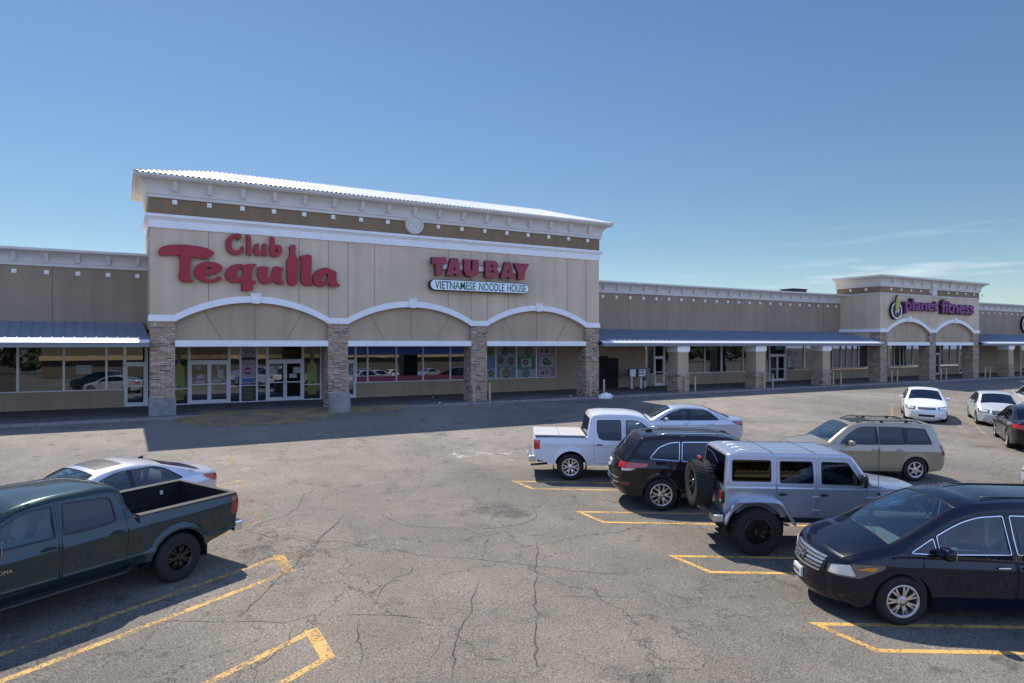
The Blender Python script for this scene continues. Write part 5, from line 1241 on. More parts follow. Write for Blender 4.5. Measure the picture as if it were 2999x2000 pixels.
    # wheels
    for a in ax:
        for s in (1, -1):
            wheel(root, a, s*(side_pt(a, zc+Ra+.02)-S.get('wheel_in', .02)), Rw, S['tyre'][1], s, S['rim'][0], S['rim'][1], S['rim'][2], S.get('lugs', False))
    # cabin
    if S.get('cabin'):
        c = S['cabin']; x0, x1, zf, zd = c['x0'], c['x1'], c.get('floor', sill+.12), c['dash']; yw = c.get('yw', Wd-.16); mb = MB(); mb.box(x0, x1, -yw, yw, zf-.02, zf)
        for s in (1, -1): mb.box(x0, x1, s*(yw+.02)-.01, s*(yw+.02)+.01, zf, S['belt'] if not isinstance(S['belt'], list) else S['belt'][0][1]-.03)
        mb.box(x1-.55, x1, -yw, yw, zd-.32, zd-.02); mb.loft([[(x1-.58, y_, zd-.05), (x1-.5, y_, zd), (x1, y_, zd-.02), (x1, y_, zd-.3), (x1-.5, y_, zd-.3)] for y_ in (-yw, yw)]); mesh_obj('interior', mb.v, mb.f, CM['dash'], root, False)
        mb = MB(); sx__ = x1-.82; rings = []; 
        for t in np.linspace(0, 2*math.pi, 19)[:-1]: rings.append((sx__+.06*math.sin(t), .37+.19*math.cos(t), zd-.02+.17*math.sin(t)))
        mb.tube(rings+[rings[0]], .014, 6, False); mesh_obj('steering_wheel', mb.v, mb.f, CM['black'], root, True)
        for (xs_, ys_, wz) in c['seats']:
            mb = MB(); zs2 = c.get('cushion', zf+.32)
            def pad(p0, p1, w_, t0, t1):
                rr = []
                for (px_, pz), th_, ww in ((p0, t0*.5, w_*.8), ((p0[0]*.85+p1[0]*.15, p0[1]*.85+p1[1]*.15), t0, w_), ((p0[0]*.4+p1[0]*.6, p0[1]*.4+p1[1]*.6), t0, w_*.98), (p1, t1*.6, w_*.78)):
                    d = Vector((p1[0]-p0[0], 0, p1[1]-p0[1])).normalized(); nn = Vector((-d.z, 0, d.x)); rr.append([Vector((px_, ys_, pz))+Vector((0, 1, 0))*(ww/2*math.cos(t))*(1 if abs(math.cos(t)) < .8 else 1)+nn*(th_*math.sin(t)) for t in np.linspace(0, 2*math.pi, 13)[:-1]])
                mb.loft(rr)
            pad((xs_-.02, zs2), (xs_+.48, zs2+.05), wz, .08, .07); pad((xs_, zs2), (xs_-.17, zs2+.60), wz*.96, .075, .05)
            if wz < .8: pad((xs_-.17, zs2+.62), (xs_-.19, zs2+.80), .26, .05, .05)
            else:
                yo = ys_
                for q in (-.35, .35): ys_ = yo+q; pad((xs_-.17, zs2+.60), (xs_-.19, zs2+.76), .24, .045, .045)
                ys_ = yo
            mesh_obj('seat', mb.v, mb.f, c.get('mat', CM['seat']), root, True)
    return root

def place(root, S, anchor, heading, which):
    """stand the vehicle so that the outer foot of one wheel rests at anchor; which = ('rear'|'front', side)"""
    psi = R(heading); g = SLOPE; n = Vector((0, -g, 1)).normalized(); f = Vector((math.cos(psi), math.sin(psi), g*math.sin(psi))).normalized(); l = n.cross(f)
    xw = S['rear_axle']+(S['wb'] if which[0] == 'front' else 0); yw = which[1]*(S['side_pt'](xw, S['tyre'][0]*2+.05)-.03); sca = S.get('scale', 1)
    A = Vector((anchor[0], anchor[1], gz(anchor[1]))); o = A-(f*xw+l*yw)*sca
    m = Matrix(((f.x*sca, l.x*sca, n.x*sca, o.x), (f.y*sca, l.y*sca, n.y*sca, o.y), (f.z*sca, l.z*sca, n.z*sca, o.z), (0, 0, 0, 1)))
    # pivot at the middle of the footprint
    piv = Vector((S['L']/2, 0, 0))
    for c in root.children: 
        c.matrix_parent_inverse = Matrix.Translation(-piv)
    root.matrix_world = m @ Matrix.Translation(piv)
def tube_part(name, pts, r, mat, par, k=8): mb = MB(); mb.tube(pts, r, k); return mesh_obj(name, mb.v, mb.f, mat, par, True)
def drape_top(S, name, x0, x1, yh, mat, par, lift=.006, z0=3):
    nx_, ny_ = 10, 8; V, F = [], []
    for i in range(nx_+1):
        for j in range(ny_+1):
            x = x0+(x1-x0)*i/nx_; y = -yh+2*yh*j/ny_; h = S['bvh'].ray_cast(Vector((x, y, z0)), Vector((0, 0, -1))); V.append((x, y, (h[0].z if h[0] else 1.4)+lift))
    for i in range(nx_):
        for j in range(ny_): a = i*(ny_+1)+j; F.append((a, a+ny_+1, a+ny_+2, a+1))
    return mesh_obj(name, V, F, mat, par, True)
def top_z(S, x, y=0): h = S['bvh'].ray_cast(Vector((x, y, 4)), Vector((0, 0, -1))); return h[0].z if h[0] else 1.5
def box_part(name, bx_, mat, par, bevel=.01):
    mb = MB(); mb.box(*bx_); o = mesh_obj(name, mb.v, mb.f, mat, par, False)
    if bevel: b = o.modifiers.new('bevel', 'BEVEL'); b.width = bevel; b.segments = 2
    return o
def blob(name, c, r, mat, par, exp=2.6, k=14):
    """rounded box by superellipsoid"""
    V, F = [], []
    def sp(a, e): return math.copysign(abs(a)**e, a)
    e = 2/exp
    for i in range(k+1):
        p = -math.pi/2+math.pi*i/k
        for j in range(2*k): t = 2*math.pi*j/(2*k); V.append((c[0]+r[0]*sp(math.cos(p), e)*sp(math.cos(t), e), c[1]+r[1]*sp(math.cos(p), e)*sp(math.sin(t), e), c[2]+r[2]*sp(math.sin(p), e)))
    for i in range(k):
        for j in range(2*k): F.append((i*2*k+j, i*2*k+(j+1) % (2*k), (i+1)*2*k+(j+1) % (2*k), (i+1)*2*k+j))
    return mesh_obj(name, V, F, mat, par, True)
def mirrors(S, root, x, z, mat, size=(.07, .12, .085), out=.17):
    for s in (1, -1):
        y = S['side_pt'](x, z-.08)
        mr_ = blob('mirror', (x-.01, s*(y+out), z), size, mat, root, 3); tube_part('mirror_arm', [(x+.02, s*(y-.03), z-.05), (x, s*(y+out*.6), z-.02)], .025, CM['black'], mr_)
        box_part('mirror_glass', (x-.01-size[0]*1.02, x-.01-size[0]*.9, s*(y+out)-size[1]*.75, s*(y+out)+size[1]*.75, z-size[2]*.7, z+size[2]*.7), CM['chrome'], mr_, .004)
def handles(S, root, pts, mat, cup=True, w_=.10):
    for i, (x, z, di) in enumerate(pts):
        for s in (1, -1):
            par = S['doorobj'].get((di, s)) or root; y = S['side_pt'](x, z)
            if cup: blob('handle_cup', (x, s*(y-.004), z-.005), (w_*.85, .008, .035), CM['black'] if mat is CM['black'] else S['paint'], par, 2.2, 8)
            blob('handle', (x, s*(y+.028), z), (w_, .014, .016), mat, par, 3, 8)
def U3(S, frm, pts): 
    a = R(frm); return [(-math.sin(a)*(p[0]-S['L']/2)+math.cos(a)*p[1], p[2], *(p[3:4] or (.02,))) for p in pts]
def lamp(S, root, name, pts, frm, mat, both=True, lift=.008, res=.03):
    out = []
    for s in ((1, -1) if both else (1,)):
        out.append(S['drape'](name, U3(S, frm*s, [(p[0], p[1]*s, p[2], *p[3:]) for p in pts]), mat, root, frm*s, lift, res))
    return out
def front_strip(S, root, name, u0, u1, z0, z1, mat, lift=.01, r=.015, back=False):
    return S['drape'](name, [(u0, z0, r), (u1, z0, r), (u1, z1, r), (u0, z1, r)], mat, root, 180 if back else 0, lift, .04)
def rails(S, root, x0, x1, z, mat, feet=(0, .5, 1), h=.05, r=.014):
    for s in (1, -1):
        pts = []
        for t in np.linspace(0, 1, 9):
            x = x0+(x1-x0)*t; y = S['side_pt'](x, z)-.10; k = min(1, min(t, 1-t)*9); pts.append((x, s*y, z+.02+(h-.02)*k+S.get('railarc', 0)*4*t*(1-t)))
        o = tube_part('roof_rail', pts, r, mat, root, 8); 
        for f in feet[1:-1]: i = int(f*8); box_part('rail_foot', (pts[i][0]-.05, pts[i][0]+.05, pts[i][1]-.014, pts[i][1]+.014, z, pts[i][2]), mat, o, .004)

# ---- black minivan, nose towards the aisle
VAN = dict(name='minivan', label='black minivan with chrome window line and driver inside, nose towards the aisle', cat='minivan', L=5.15, W=2.01, wb=3.0, rear_axle=1.19, tyre=(.372, .24), rim=('twin7', .235, CM['silver']),
 profile=[(.10,.26,0,.08),(.02,.50,.08,.12),(.04,.98,.12,.12),(.30,1.69,.14,.07),(.9,1.775,.35,.035),(2.5,1.785,.4,.035),(3.26,1.70,.35,.06),(4.30,1.13,.10,.08),(4.82,.985,.3,.06),(5.03,.87,.10,.10),(5.12,.62,.10,.15),(5.13,.38,.08,.15),(5.02,.22,.04,.12),(4.9,.20,0,.1)],
 plan=[(0,.72),(.15,.86),(.6,.965),(1.4,.995),(3.6,.995),(4.4,.975),(4.8,.88),(5.02,.74),(5.15,.60)], belt=[(0,1.14),(2.5,1.09),(4.2,1.06),(5.2,.98)], tumble=.30, shoulder=.012, edge=(.10, .09), sill=.24, bulge=.06, flare=.018, arch=.425,
 crease=[(.86,.014,.05,.02),(.45,.010,.04,.01)], trim=CM['chrome'], trimw=.010, paint=car_paint('black_blue_paint', (.004, .006, .016), .0, .3),
 screens=[('rear_window', 2, 3, 'dark', 0), ('windscreen', 6, 7, 'wind', 0)], pillar=.075,
 windows=[('q', [(4.06,1.085,.02),(3.72,1.275,.02),(3.70,1.075,.02)], 'mid'), ('f', [(3.64,1.075,.02),(3.655,1.315,.02),(3.30,1.495,.15),(3.0,1.58,.1),(2.64,1.605,.02),(2.60,1.085,.02)], 'clear'), ('r', [(2.50,1.085,.02),(2.53,1.61,.02),(1.55,1.60,.03),(1.47,1.10,.03)], 'dark'), ('b', [(1.38,1.105,.03),(1.46,1.595,.03),(.80,1.54,.08),(.52,1.20,.06)], 'dark')],
 blackouts=[[(2.66,1.07,.005),(2.68,1.625,.005),(2.47,1.63,.005),(2.44,1.07,.005)], [(3.715,1.06,.005),(3.73,1.27,.005),(3.64,1.31,.005),(3.62,1.06,.005)]],
 doors=[('front', [(3.86,.30,.04),(3.95,.62,.2),(3.90,1.04,.03),(3.90,1.17,.02),(3.62,1.36,.05),(3.30,1.53,.15),(2.99,1.63,.1),(2.56,1.655,.02),(2.53,.30,.03)]), ('rear', [(2.50,.30,.03),(2.53,1.655,.02),(1.49,1.65,.05),(1.40,1.08,.03),(1.40,.86,.1),(1.66,.62,.1),(1.68,.30,.05)])],
 cabin=dict(x0=.7, x1=4.25, dash=1.04, floor=.42, cushion=.72, yw=.84, seats=[(2.72,.42,.50),(2.72,-.42,.50),(1.75,.40,.48),(1.75,-.40,.48)], mat=CM['seat']), step=.05)
van = vehicle(VAN)
handles(VAN, van, [(2.74,.90,0),(2.36,.90,1)], CM['chrome'], True, .10); mirrors(VAN, van, 3.66, 1.13, VAN['paint'], (.075, .135, .09), .15)
lamp(VAN, van, 'headlight', [(5.06,.50,.64),(5.05,.50,.78),(4.74,.88,.885),(4.44,.97,.90),(4.46,.98,.84),(4.80,.89,.66)], 38, CM['lampin'], lift=.006); lamp(VAN, van, 'headlight_lens', [(5.05,.53,.66),(5.03,.56,.775),(4.86,.80,.845),(4.82,.86,.69)], 38, CM['lamp'], lift=.016)
lamp(VAN, van, 'indicator', [(4.80,.84,.80),(4.70,.90,.84),(4.54,.95,.86),(4.60,.94,.80)], 45, CM['amber'], lift=.018)
front_strip(VAN, van, 'grille', -.50, .50, .60, .84, CM['black'], .006, .05)
for i, z in enumerate((.615,.67,.725,.78,.83)): front_strip(VAN, van, 'grille_bar', -.48+.012*abs(i-4), .48-.012*abs(i-4), z, z+.027, CM['silver'], .02, .008)
em = VAN['drape']('emblem', [(.085*math.cos(t), .728+.07*math.sin(t), 0) for t in np.linspace(0, 2*math.pi, 17)[:-1]], CM['black'], van, 0, .03, .04)
for (a, b, c, d) in ((-.055,-.035,.68,.775),(.035,.055,.68,.775),(-.04,.04,.717,.737)): VAN['drape']('emblem_letter', [(a, c, 0), (b, c, 0), (b, d, 0), (a, d, 0)], CM['chrome'], em, 0, .042, .03)
front_strip(VAN, van, 'number_plate', -.26, .06, .38, .53, CM['plate'], .035, .01); front_strip(VAN, van, 'plate_lettering', -.21, .01, .43, .48, CM['lampin'], .042, .004)
front_strip(VAN, van, 'lower_grille', -.50, .50, .265, .34, CM['black'], .006, .02)
lamp(VAN, van, 'tail_light', [(.15,.86,.98),(.04,.80,.98),(.12,.86,1.30),(.30,.93,1.30)], 140, CM['red'])
tube_part('wiper', [(4.34,.55,1.155),(4.22,.05,1.235),(4.16,-.28,1.27)], .012, CM['black'], van); tube_part('wiper', [(4.36,-.05,1.175),(4.22,-.5,1.20),(4.16,-.66,1.21)], .012, CM['black'], van)
for z, y in ((1.812,.45),(1.812,-.45)): tube_part('roof_groove', [(x_, y, z+.008*0-.001-.02*((x_-1.7)/1.3)**4) for x_ in np.linspace(.7, 2.75, 8)], .010, CM['black'], van)
for s in (1, -1): lamp(VAN, van, 'side_sill', [(3.7,1.0*s,.235),(3.7,1.0*s,.285),(1.7,1.0*s,.285),(1.7,1.0*s,.235)], 90*s, CM['black'], False, .012, .1)
box_part('dashboard_paper', (3.93,4.05,.42,.60,1.045,1.05), CM['plate'], van, 0)
box_part('rear_view_mirror', (3.38,3.41,-.11,.11,1.47,1.54), CM['lampin'], van, .01)

# ---- silver four door off-roader with spare wheel
JEEP = dict(name='off_roader', label='silver boxy four door off roader with spare wheel on the back and big black wheels', cat='off roader', L=4.1, W=1.62, wb=2.95, rear_axle=.63, tyre=(.465, .33), rim=('eight', .265, CM['blkalloy']), lugs=True,
 profile=[(0,.74,0,.005),(0,1.34,.03,.005),(.05,1.90,.0,.01),(.09,1.95,.03,.015),(.3,1.985,.1,.015),(2.35,1.985,.1,.015),(2.52,1.95,.05,.015),(2.92,1.41,.03,.02),(3.0,1.40,.05,.03),(4.00,1.27,.10,.05),(4.06,1.15,.05,.03),(4.06,.76,0,.02)],
 plan=[(0,.785),(2.75,.80),(2.95,.78),(3.5,.68),(4.06,.585)], belt=1.36, tumble=.115, shoulder=.0, edge=(.03, .045), sill=.72, bulge=.02, flare=.0, arch=.56, lean=.02, crease=[(1.30,.008,.02,0)], wheel_in=-.17,
 paint=car_paint('silver_paint', (.42, .45, .51), .6, .30, .0), trim=CM['black'], trimw=.018, screens=[('rear_window', 1, 2, 'dark', 0), ('windscreen', 6, 7, 'wind', 0)], pillar=.09,
 windows=[('q', [(.15,1.44,.03),(.16,1.83,.03),(.90,1.83,.03),(.90,1.44,.03)], 'dark'), ('r', [(1.10,1.42,.03),(1.10,1.82,.03),(1.72,1.82,.03),(1.74,1.42,.03)], 'dark'), ('f', [(1.92,1.41,.03),(1.92,1.82,.03),(2.42,1.81,.05),(2.67,1.44,.05),(2.66,1.40,.02)], 'mid')],
 doors=[('rear', [(1.02,1.05,.05),(1.02,1.89,.04),(1.81,1.89,.03),(1.81,.76,.04),(1.38,.76,.12)]), ('front', [(1.845,.76,.03),(1.845,1.89,.03),(2.49,1.885,.05),(2.80,1.40,.05),(2.80,.76,.06)])],
 cabin=dict(x0=.25, x1=2.95, dash=1.36, floor=.78, cushion=1.05, yw=.70, seats=[(1.95,.36,.46),(1.95,-.36,.46),(1.05,0,1.2)], mat=CM['dash']), step=.06)
jp = vehicle(JEEP)
def wheel_flare(root, S, cx, mat):
    for s in (1, -1):
        path = [(-.66,.66),(-.50,1.02),(-.40,1.09),(.0,1.11),(.36,1.09),(.46,1.03),(.72,.66)]; path = resample(path, .12); mb = MB(); rg = []
        for (u, z) in path:
            y0 = S['side_pt'](cx+u, min(z, 1.2))-.03
            rg.append([(cx+u, s*y0, z+.03), (cx+u*1.01, s*.93, z+.015), (cx+u*1.02, s*.975, z-.04), (cx+u*.97, s*.965, z-.06), (cx+u*.95, s*y0, z-.03)])
        mb.loft(rg); mesh_obj('wheel_arch_flare', mb.v, mb.f, mat, root, True).data.set_sharp_from_angle(angle=R(35))
wheel_flare(jp, JEEP, .63, JEEP['paint']); wheel_flare(jp, JEEP, 3.58, JEEP['paint'])
sp = wheel(jp, 0, 0, .465, .33, 1, 'eight', .265, CM['blkalloy'], True); sp.name = 'spare_wheel'
for c in sp.children: c.matrix_parent_inverse = Matrix.Translation(Vector((0, 0, -.465)))
sp.matrix_local = Matrix.Translation(Vector((-.46, -.02, 1.22))) @ Matrix.Rotation(R(90), 4, 'Z')
box_part('spare_carrier', (-.3,0,-.16,.14,1.08,1.36), CM['black'], jp); box_part('rear_bumper', (-.22,.02,-.86,.86,.60,.77), CM['grey'], jp, .03); box_part('bumper_end', (-.235,-.05,-.90,-.55,.64,.78), CM['silver'], jp, .02)
box_part('front_bumper', (4.08,4.36,-.86,.86,.62,.80), CM['grey'], jp, .04); box_part('rocker', (1.2,2.95,-.80,.80,.62,.735), CM['black'], jp, .02)
for s in (1, -1):
    t_ = box_part('tail_light', (-.055,.01,s*.70-.075,s*.70+.075,.98,1.22), CM['black'], jp, .01); box_part('tail_lens', (-.065,-.05,s*.70-.06,s*.70+.06,1.06,1.20), CM['red'], t_, .01); box_part('reverse_lens', (-.066,-.05,s*.70-.03,s*.70+.03,1.0,1.05), CM['lamp'], t_, .005)
    blob('headlight', (4.06, s*.38, 1.02), (.03,.10,.10), CM['lamp'], jp, 2.1)
for i in range(7): box_part('grille_slot', (4.05,4.075,-.24+.075*i,-.205+.075*i,.90,1.15), CM['dark'], jp, .005)
blob('brake_light', (-.30,.0,1.74), (.03,.10,.035), CM['red'], jp, 4); tube_part('brake_light_bracket', [(-.28,0,1.72),(-.12,0,1.45),(-.1,0,1.35)], .03, CM['black'], jp)
handles(JEEP, jp, [(1.14,1.19,0),(1.96,1.19,1)], CM['black'], True, .095); mirrors(JEEP, jp, 2.70, 1.50, CM['black'], (.05,.10,.13), .12)
for (x, z) in ((1.80,1.13),(1.80,.86),(2.86,1.13),(2.86,.86)):
    for s in (1, -1): box_part('door_hinge', (x-.07,x+.07,s*(JEEP['side_pt'](x, z)+.012)-.014,s*(JEEP['side_pt'](x, z)+.012)+.014,z-.03,z+.03), JEEP['paint'], jp, .006)
for x in (.95, 1.80): tube_part('roof_seam', [(x, y, 2.001-.013*(abs(y)/.7)**2.4) for y in np.linspace(-.70, .70, 9)], .006, CM['dark'], jp, 5)
for y in (.15,-.15,.45,-.45): tube_part('roof_rib', [(x, y, 1.998-.004*(abs(y)/.45)) for x in np.linspace(.3, 2.3, 5)], .010, JEEP['paint'], jp, 6)
for s in (1, -1): box_part('hood_latch', (3.55,3.62,s*.66-.02,s*.66+.02,1.25,1.31), CM['black'], jp, .005); blob('fuel_badge', (3.05, s*.79, 1.22), (.03,.01,.03), CM['black'], jp, 2.2, 6)
tube_part('aerial', [(3.05,-.76,1.36),(3.03,-.77,2.15)], .006, CM['black'], jp, 5)

# ---- black family SUV
GC = dict(name='suv', label='glossy black suv with chrome window trim, between the white pickup and the silver off roader', cat='SUV', L=4.82, W=1.94, wb=2.915, rear_axle=.99, tyre=(.392, .265), rim=('split6', .258, CM['silver']),
 profile=[(.16,.34,0,.08),(.03,.55,.08,.14),(.02,.86,.08,.14),(.10,1.12,.06,.12),(.50,1.63,.05,.06),(.55,1.70,.03,.05),(1.0,1.76,.3,.03),(2.3,1.765,.4,.03),(2.92,1.69,.3,.05),(3.62,1.23,.08,.07),(4.30,1.12,.3,.05),(4.68,.98,.12,.08),(4.80,.72,.1,.12),(4.78,.42,.08,.12),(4.6,.30,0,.1)],
 plan=[(0,.70),(.15,.82),(.55,.925),(1.2,.955),(3.4,.955),(4.1,.94),(4.5,.86),(4.75,.70),(4.82,.62)], belt=[(0,1.24),(2.5,1.16),(3.6,1.13),(4.8,1.1)], tumble=.34, shoulder=.02, edge=(.09, .09), sill=.34, bulge=.06, flare=.03, arch=.45, crease=[(1.02,.016,.05,0),(.55,.01,.04,0)],
 paint=car_paint('black_brown_paint', (.010, .008, .010), .0, .3), trim=CM['chrome'], trimw=.014, screens=[('rear_window', 3, 4, 'dark', 0), ('windscreen', 8, 9, 'wind', 0)], pillar=.08,
 windows=[('q', [(.72,1.25,.04),(.95,1.50,.10),(1.22,1.60,.08),(1.44,1.62,.02),(1.40,1.21,.02)], 'dark'), ('r', [(1.48,1.21,.02),(1.52,1.62,.02),(2.14,1.63,.02),(2.12,1.185,.02)], 'dark'), ('f', [(2.22,1.18,.02),(2.24,1.63,.02),(2.66,1.61,.1),(3.05,1.44,.1),(3.36,1.18,.03)], 'mid')],
 blackouts=[[(2.10,1.17,.005),(2.12,1.645,.005),(2.25,1.645,.005),(2.23,1.16,.005)], [(1.38,1.20,.005),(1.42,1.635,.005),(1.54,1.635,.005),(1.50,1.20,.005)]],
 doors=[('rear', [(1.50,.42,.05),(1.50,.62,.05),(1.40,.95,.1),(1.42,1.16,.03),(1.50,1.66,.02),(2.17,1.67,.02),(2.17,.42,.03)]), ('front', [(2.20,.42,.03),(2.20,1.67,.02),(2.70,1.66,.1),(3.08,1.49,.1),(3.32,1.30,.03),(3.34,.42,.04)])],
 cabin=dict(x0=.6, x1=3.5, dash=1.13, floor=.5, cushion=.82, yw=.78, seats=[(2.25,.38,.48),(2.25,-.38,.48),(1.35,0,1.3)]), step=.06)
gc = vehicle(GC); handles(GC, gc, [(1.62,.98,0),(2.34,.98,1)], GC['paint'], False, .10); mirrors(GC, gc, 3.12, 1.20, GC['paint'])
lamp(GC, gc, 'tail_light', [(.06,.55,.98),(.10,.55,1.12),(.16,.86,1.14),(.62,.95,1.13),(.62,.96,1.05),(.20,.88,.99)], 140, CM['red'], lift=.012); lamp(GC, gc, 'reverse_light', [(.10,.72,.93),(.10,.72,.985),(.22,.90,1.0),(.36,.93,1.0),(.22,.90,.95)], 140, CM['lamp'], lift=.014)
front_strip(GC, gc, 'number_plate', -.20, .12, .92, 1.07, CM['plate'], .02, .01, True); front_strip(GC, gc, 'plate_lettering', -.14, .06, .965, 1.02, CM['lampin'], .03, .004, True); front_strip(GC, gc, 'bumper_trim', -.62, .62, .60, .63, CM['chrome'], .02, .008, True); front_strip(GC, gc, 'bumper_step', -.6, .6, .70, .73, CM['silver'], .015, .008, True)
lamp(GC, gc, 'reflector', [(.10,.70,.58),(.10,.70,.66),(.2,.86,.66),(.2,.86,.58)], 150, CM['redk'], lift=.014)
for s in (1,-1): lamp(GC, gc, 'lower_cladding', [(1.46,.95*s,.345),(1.46,.95*s,.44),(3.44,.95*s,.44),(3.44,.95*s,.345)], 90*s, CM['grey'], False, .012, .1)
rails(GC, gc, .95, 2.75, 1.735, CM['silver'], (0,1), .075, .016); blob('aerial_fin', (.85,0,1.79), (.09,.03,.045), CM['black'], gc, 2.2, 8)
for z, y in ((1.778,.4),(1.778,-.4)): tube_part('roof_groove', [(x_, y, z-.012*((x_-1.7)/.8)**2) for x_ in np.linspace(.95, 2.5, 7)], .009, CM['black'], gc, 6)
blob('rear_badge', (.075,.0,1.16), (.012,.07,.018), CM['chrome'], gc, 3, 6)

# ---- pickups
FR = dict(name='pickup_truck', label='white crew cab pickup with a flat grey bed cover and silver wheels', cat='pickup truck', L=5.22, W=1.85, wb=3.2, rear_axle=1.16, tyre=(.392, .26), rim=('split6', .245, CM['silver']),
 profile=[(.10,0.62,0,.03),(.09,1.2,.03,.02),(.12,1.245,.02,.01),(1.58,1.255,.02,.01),(1.63,1.26,.01,.01),(1.73,1.793,.02,.03),(1.80,1.9,.05,.03),(2.1,1.947,.2,.035),(2.95,1.947,.3,.035),(3.35,1.86,.2,.05),(3.98,1.27,.06,.07),(4.75,1.17,.2,.05),(5.08,1.04,.1,.06),(5.17,0.75,.08,.10),(5.12,0.45,.0,.10)],
 plan=[(0,.86),(.15,.885),(.4,.90),(1.2,.915),(4.2,.915),(4.8,.86),(5.1,.76),(5.22,.68)], belt=[(0,1.3),(1.6,1.24),(3.9,1.19),(5.2,1.2)], tumble=.26, shoulder=.012, edge=(.03, .07), sill=.44, bulge=.05, flare=.045, arch=.47, crease=[(1.08,.010,.03,0)], rings=(.004,.012,.025,.05),
 paint=car_paint('white_paint', (.62, .64, .67), .0, .35), trimw=.016, screens=[('rear_window', 4, 5, 'dark', 0), ('windscreen', 9, 10, 'wind', 0)], pillar=.09,
 windows=[('r', [(1.98,1.26,.03),(1.93,1.444,.04),(1.93,1.739,.05),(2.62,1.752,.03),(2.62,1.2,.03),(2.10,1.2,.05)], 'dark'), ('f', [(2.78,1.2,.03),(2.78,1.752,.03),(3.16,1.739,.1),(3.50,1.484,.1),(3.76,1.21,.03)], 'mid')],
 doors=[('rear', [(1.86,0.5,.04),(1.82,0.95,.05),(1.84,1.819,.04),(2.69,1.833,.02),(2.69,0.5,.03)]), ('front', [(2.72,0.5,.03),(2.72,1.833,.02),(3.20,1.819,.1),(3.55,1.551,.1),(3.76,1.31,.03),(3.78,0.5,.03)])],
 cabin=dict(x0=1.75, x1=3.9, dash=1.16, floor=.6, cushion=.86, yw=.76, seats=[(2.75,.36,.46),(2.75,-.36,.46),(2.0,0,1.2)]), step=.06)
fr_ = vehicle(FR); handles(FR, fr_, [(1.98,1.06,0),(2.86,1.06,1)], CM['black'], False, .09); mirrors(FR, fr_, 3.62, 1.27, CM['black'], (.06,.12,.10))
for k, (a, b) in enumerate(((.11,.85),(.86,1.58))): box_part('bed_cover_panel', (a,b,-.78,.78,1.262,1.30), CM['vinyl'], fr_, .012)
for s in (1, -1):
    box_part('bed_rail', (.12,1.6,s*.835-.045,s*.835+.045,1.248,1.268), CM['black'], fr_, .004)
    lamp(FR, fr_, 'tail_light', [(.09,.80,.90),(.09,.80,1.16),(.24,.905,1.16),(.24,.905,.90)], 150*s, CM['red'], False, .012) if s > 0 else None
lamp(FR, fr_, 'tail_light', [(.09,-.80,.90),(.09,-.80,1.16),(.24,-.905,1.16),(.24,-.905,.90)], -150, CM['red'], False, .012)
box_part('rear_bumper', (-.06,.14,-.86,.86,.50,.70), CM['silver'], fr_, .03); box_part('number_plate', (-.075,-.06,-.15,.15,.54,.66), CM['plate'], fr_, .003); box_part('tailgate_handle', (.068,.09,-.12,.12,1.05,1.13), CM['black'], fr_, .01)
tube_part('exhaust_pipe', [(.5,-.55,.42),(.2,-.62,.40),(.02,-.70,.40)], .035, CM['grey'], fr_); box_part('mud_flap', (.66,.68,-.90,-.68,.28,.62), CM['black'], fr_, .003); box_part('mud_flap', (.66,.68,.68,.90,.28,.62), CM['black'], fr_, .003)
box_part('bed_gap', (1.60,1.625,-.90,.90,.5,1.245), CM['dark'], fr_, 0)
def open_bed(S, root, x0, x1, yo, yi, zt, zf, mat, liner):
    mb = MB()
    for s in (1, -1): mb.box(x0, x1, *(sorted((s*yi, s*(yi-.012)))), zf, zt-.002)
    mb.box(x0, x0+.012, -yi, yi, zf, zt-.002); mb.box(x1-.012, x1, -yi, yi, zf, zt-.002); mb.box(x0, x1, -yi, yi, zf-.02, zf)
    for i in range(9): mb.box(x0+.05, x1-.05, -yi+.12+i*(2*yi-.24)/8-.03, -yi+.12+i*(2*yi-.24)/8+.03, zf, zf+.015)
    for s in (1, -1):
        mb.box(S['rear_axle']-.42, S['rear_axle']+.42, *(sorted((s*yi, s*(yi-.2)))), zf, zf+.20)
    b = mesh_obj('truck_bed', mb.v, mb.f, liner, root, False)
    for s in (1, -1): box_part('bed_rail', (x0-.02, x1+.02, *(sorted((s*yo, s*(yi-.025)))), zt-.006, zt+.018), mat, b, .008)
    box_part('tailgate_cap', (x0-.065, x0+.02, -yi, yi, zt-.006, zt+.012), mat, b, .008)
    return b
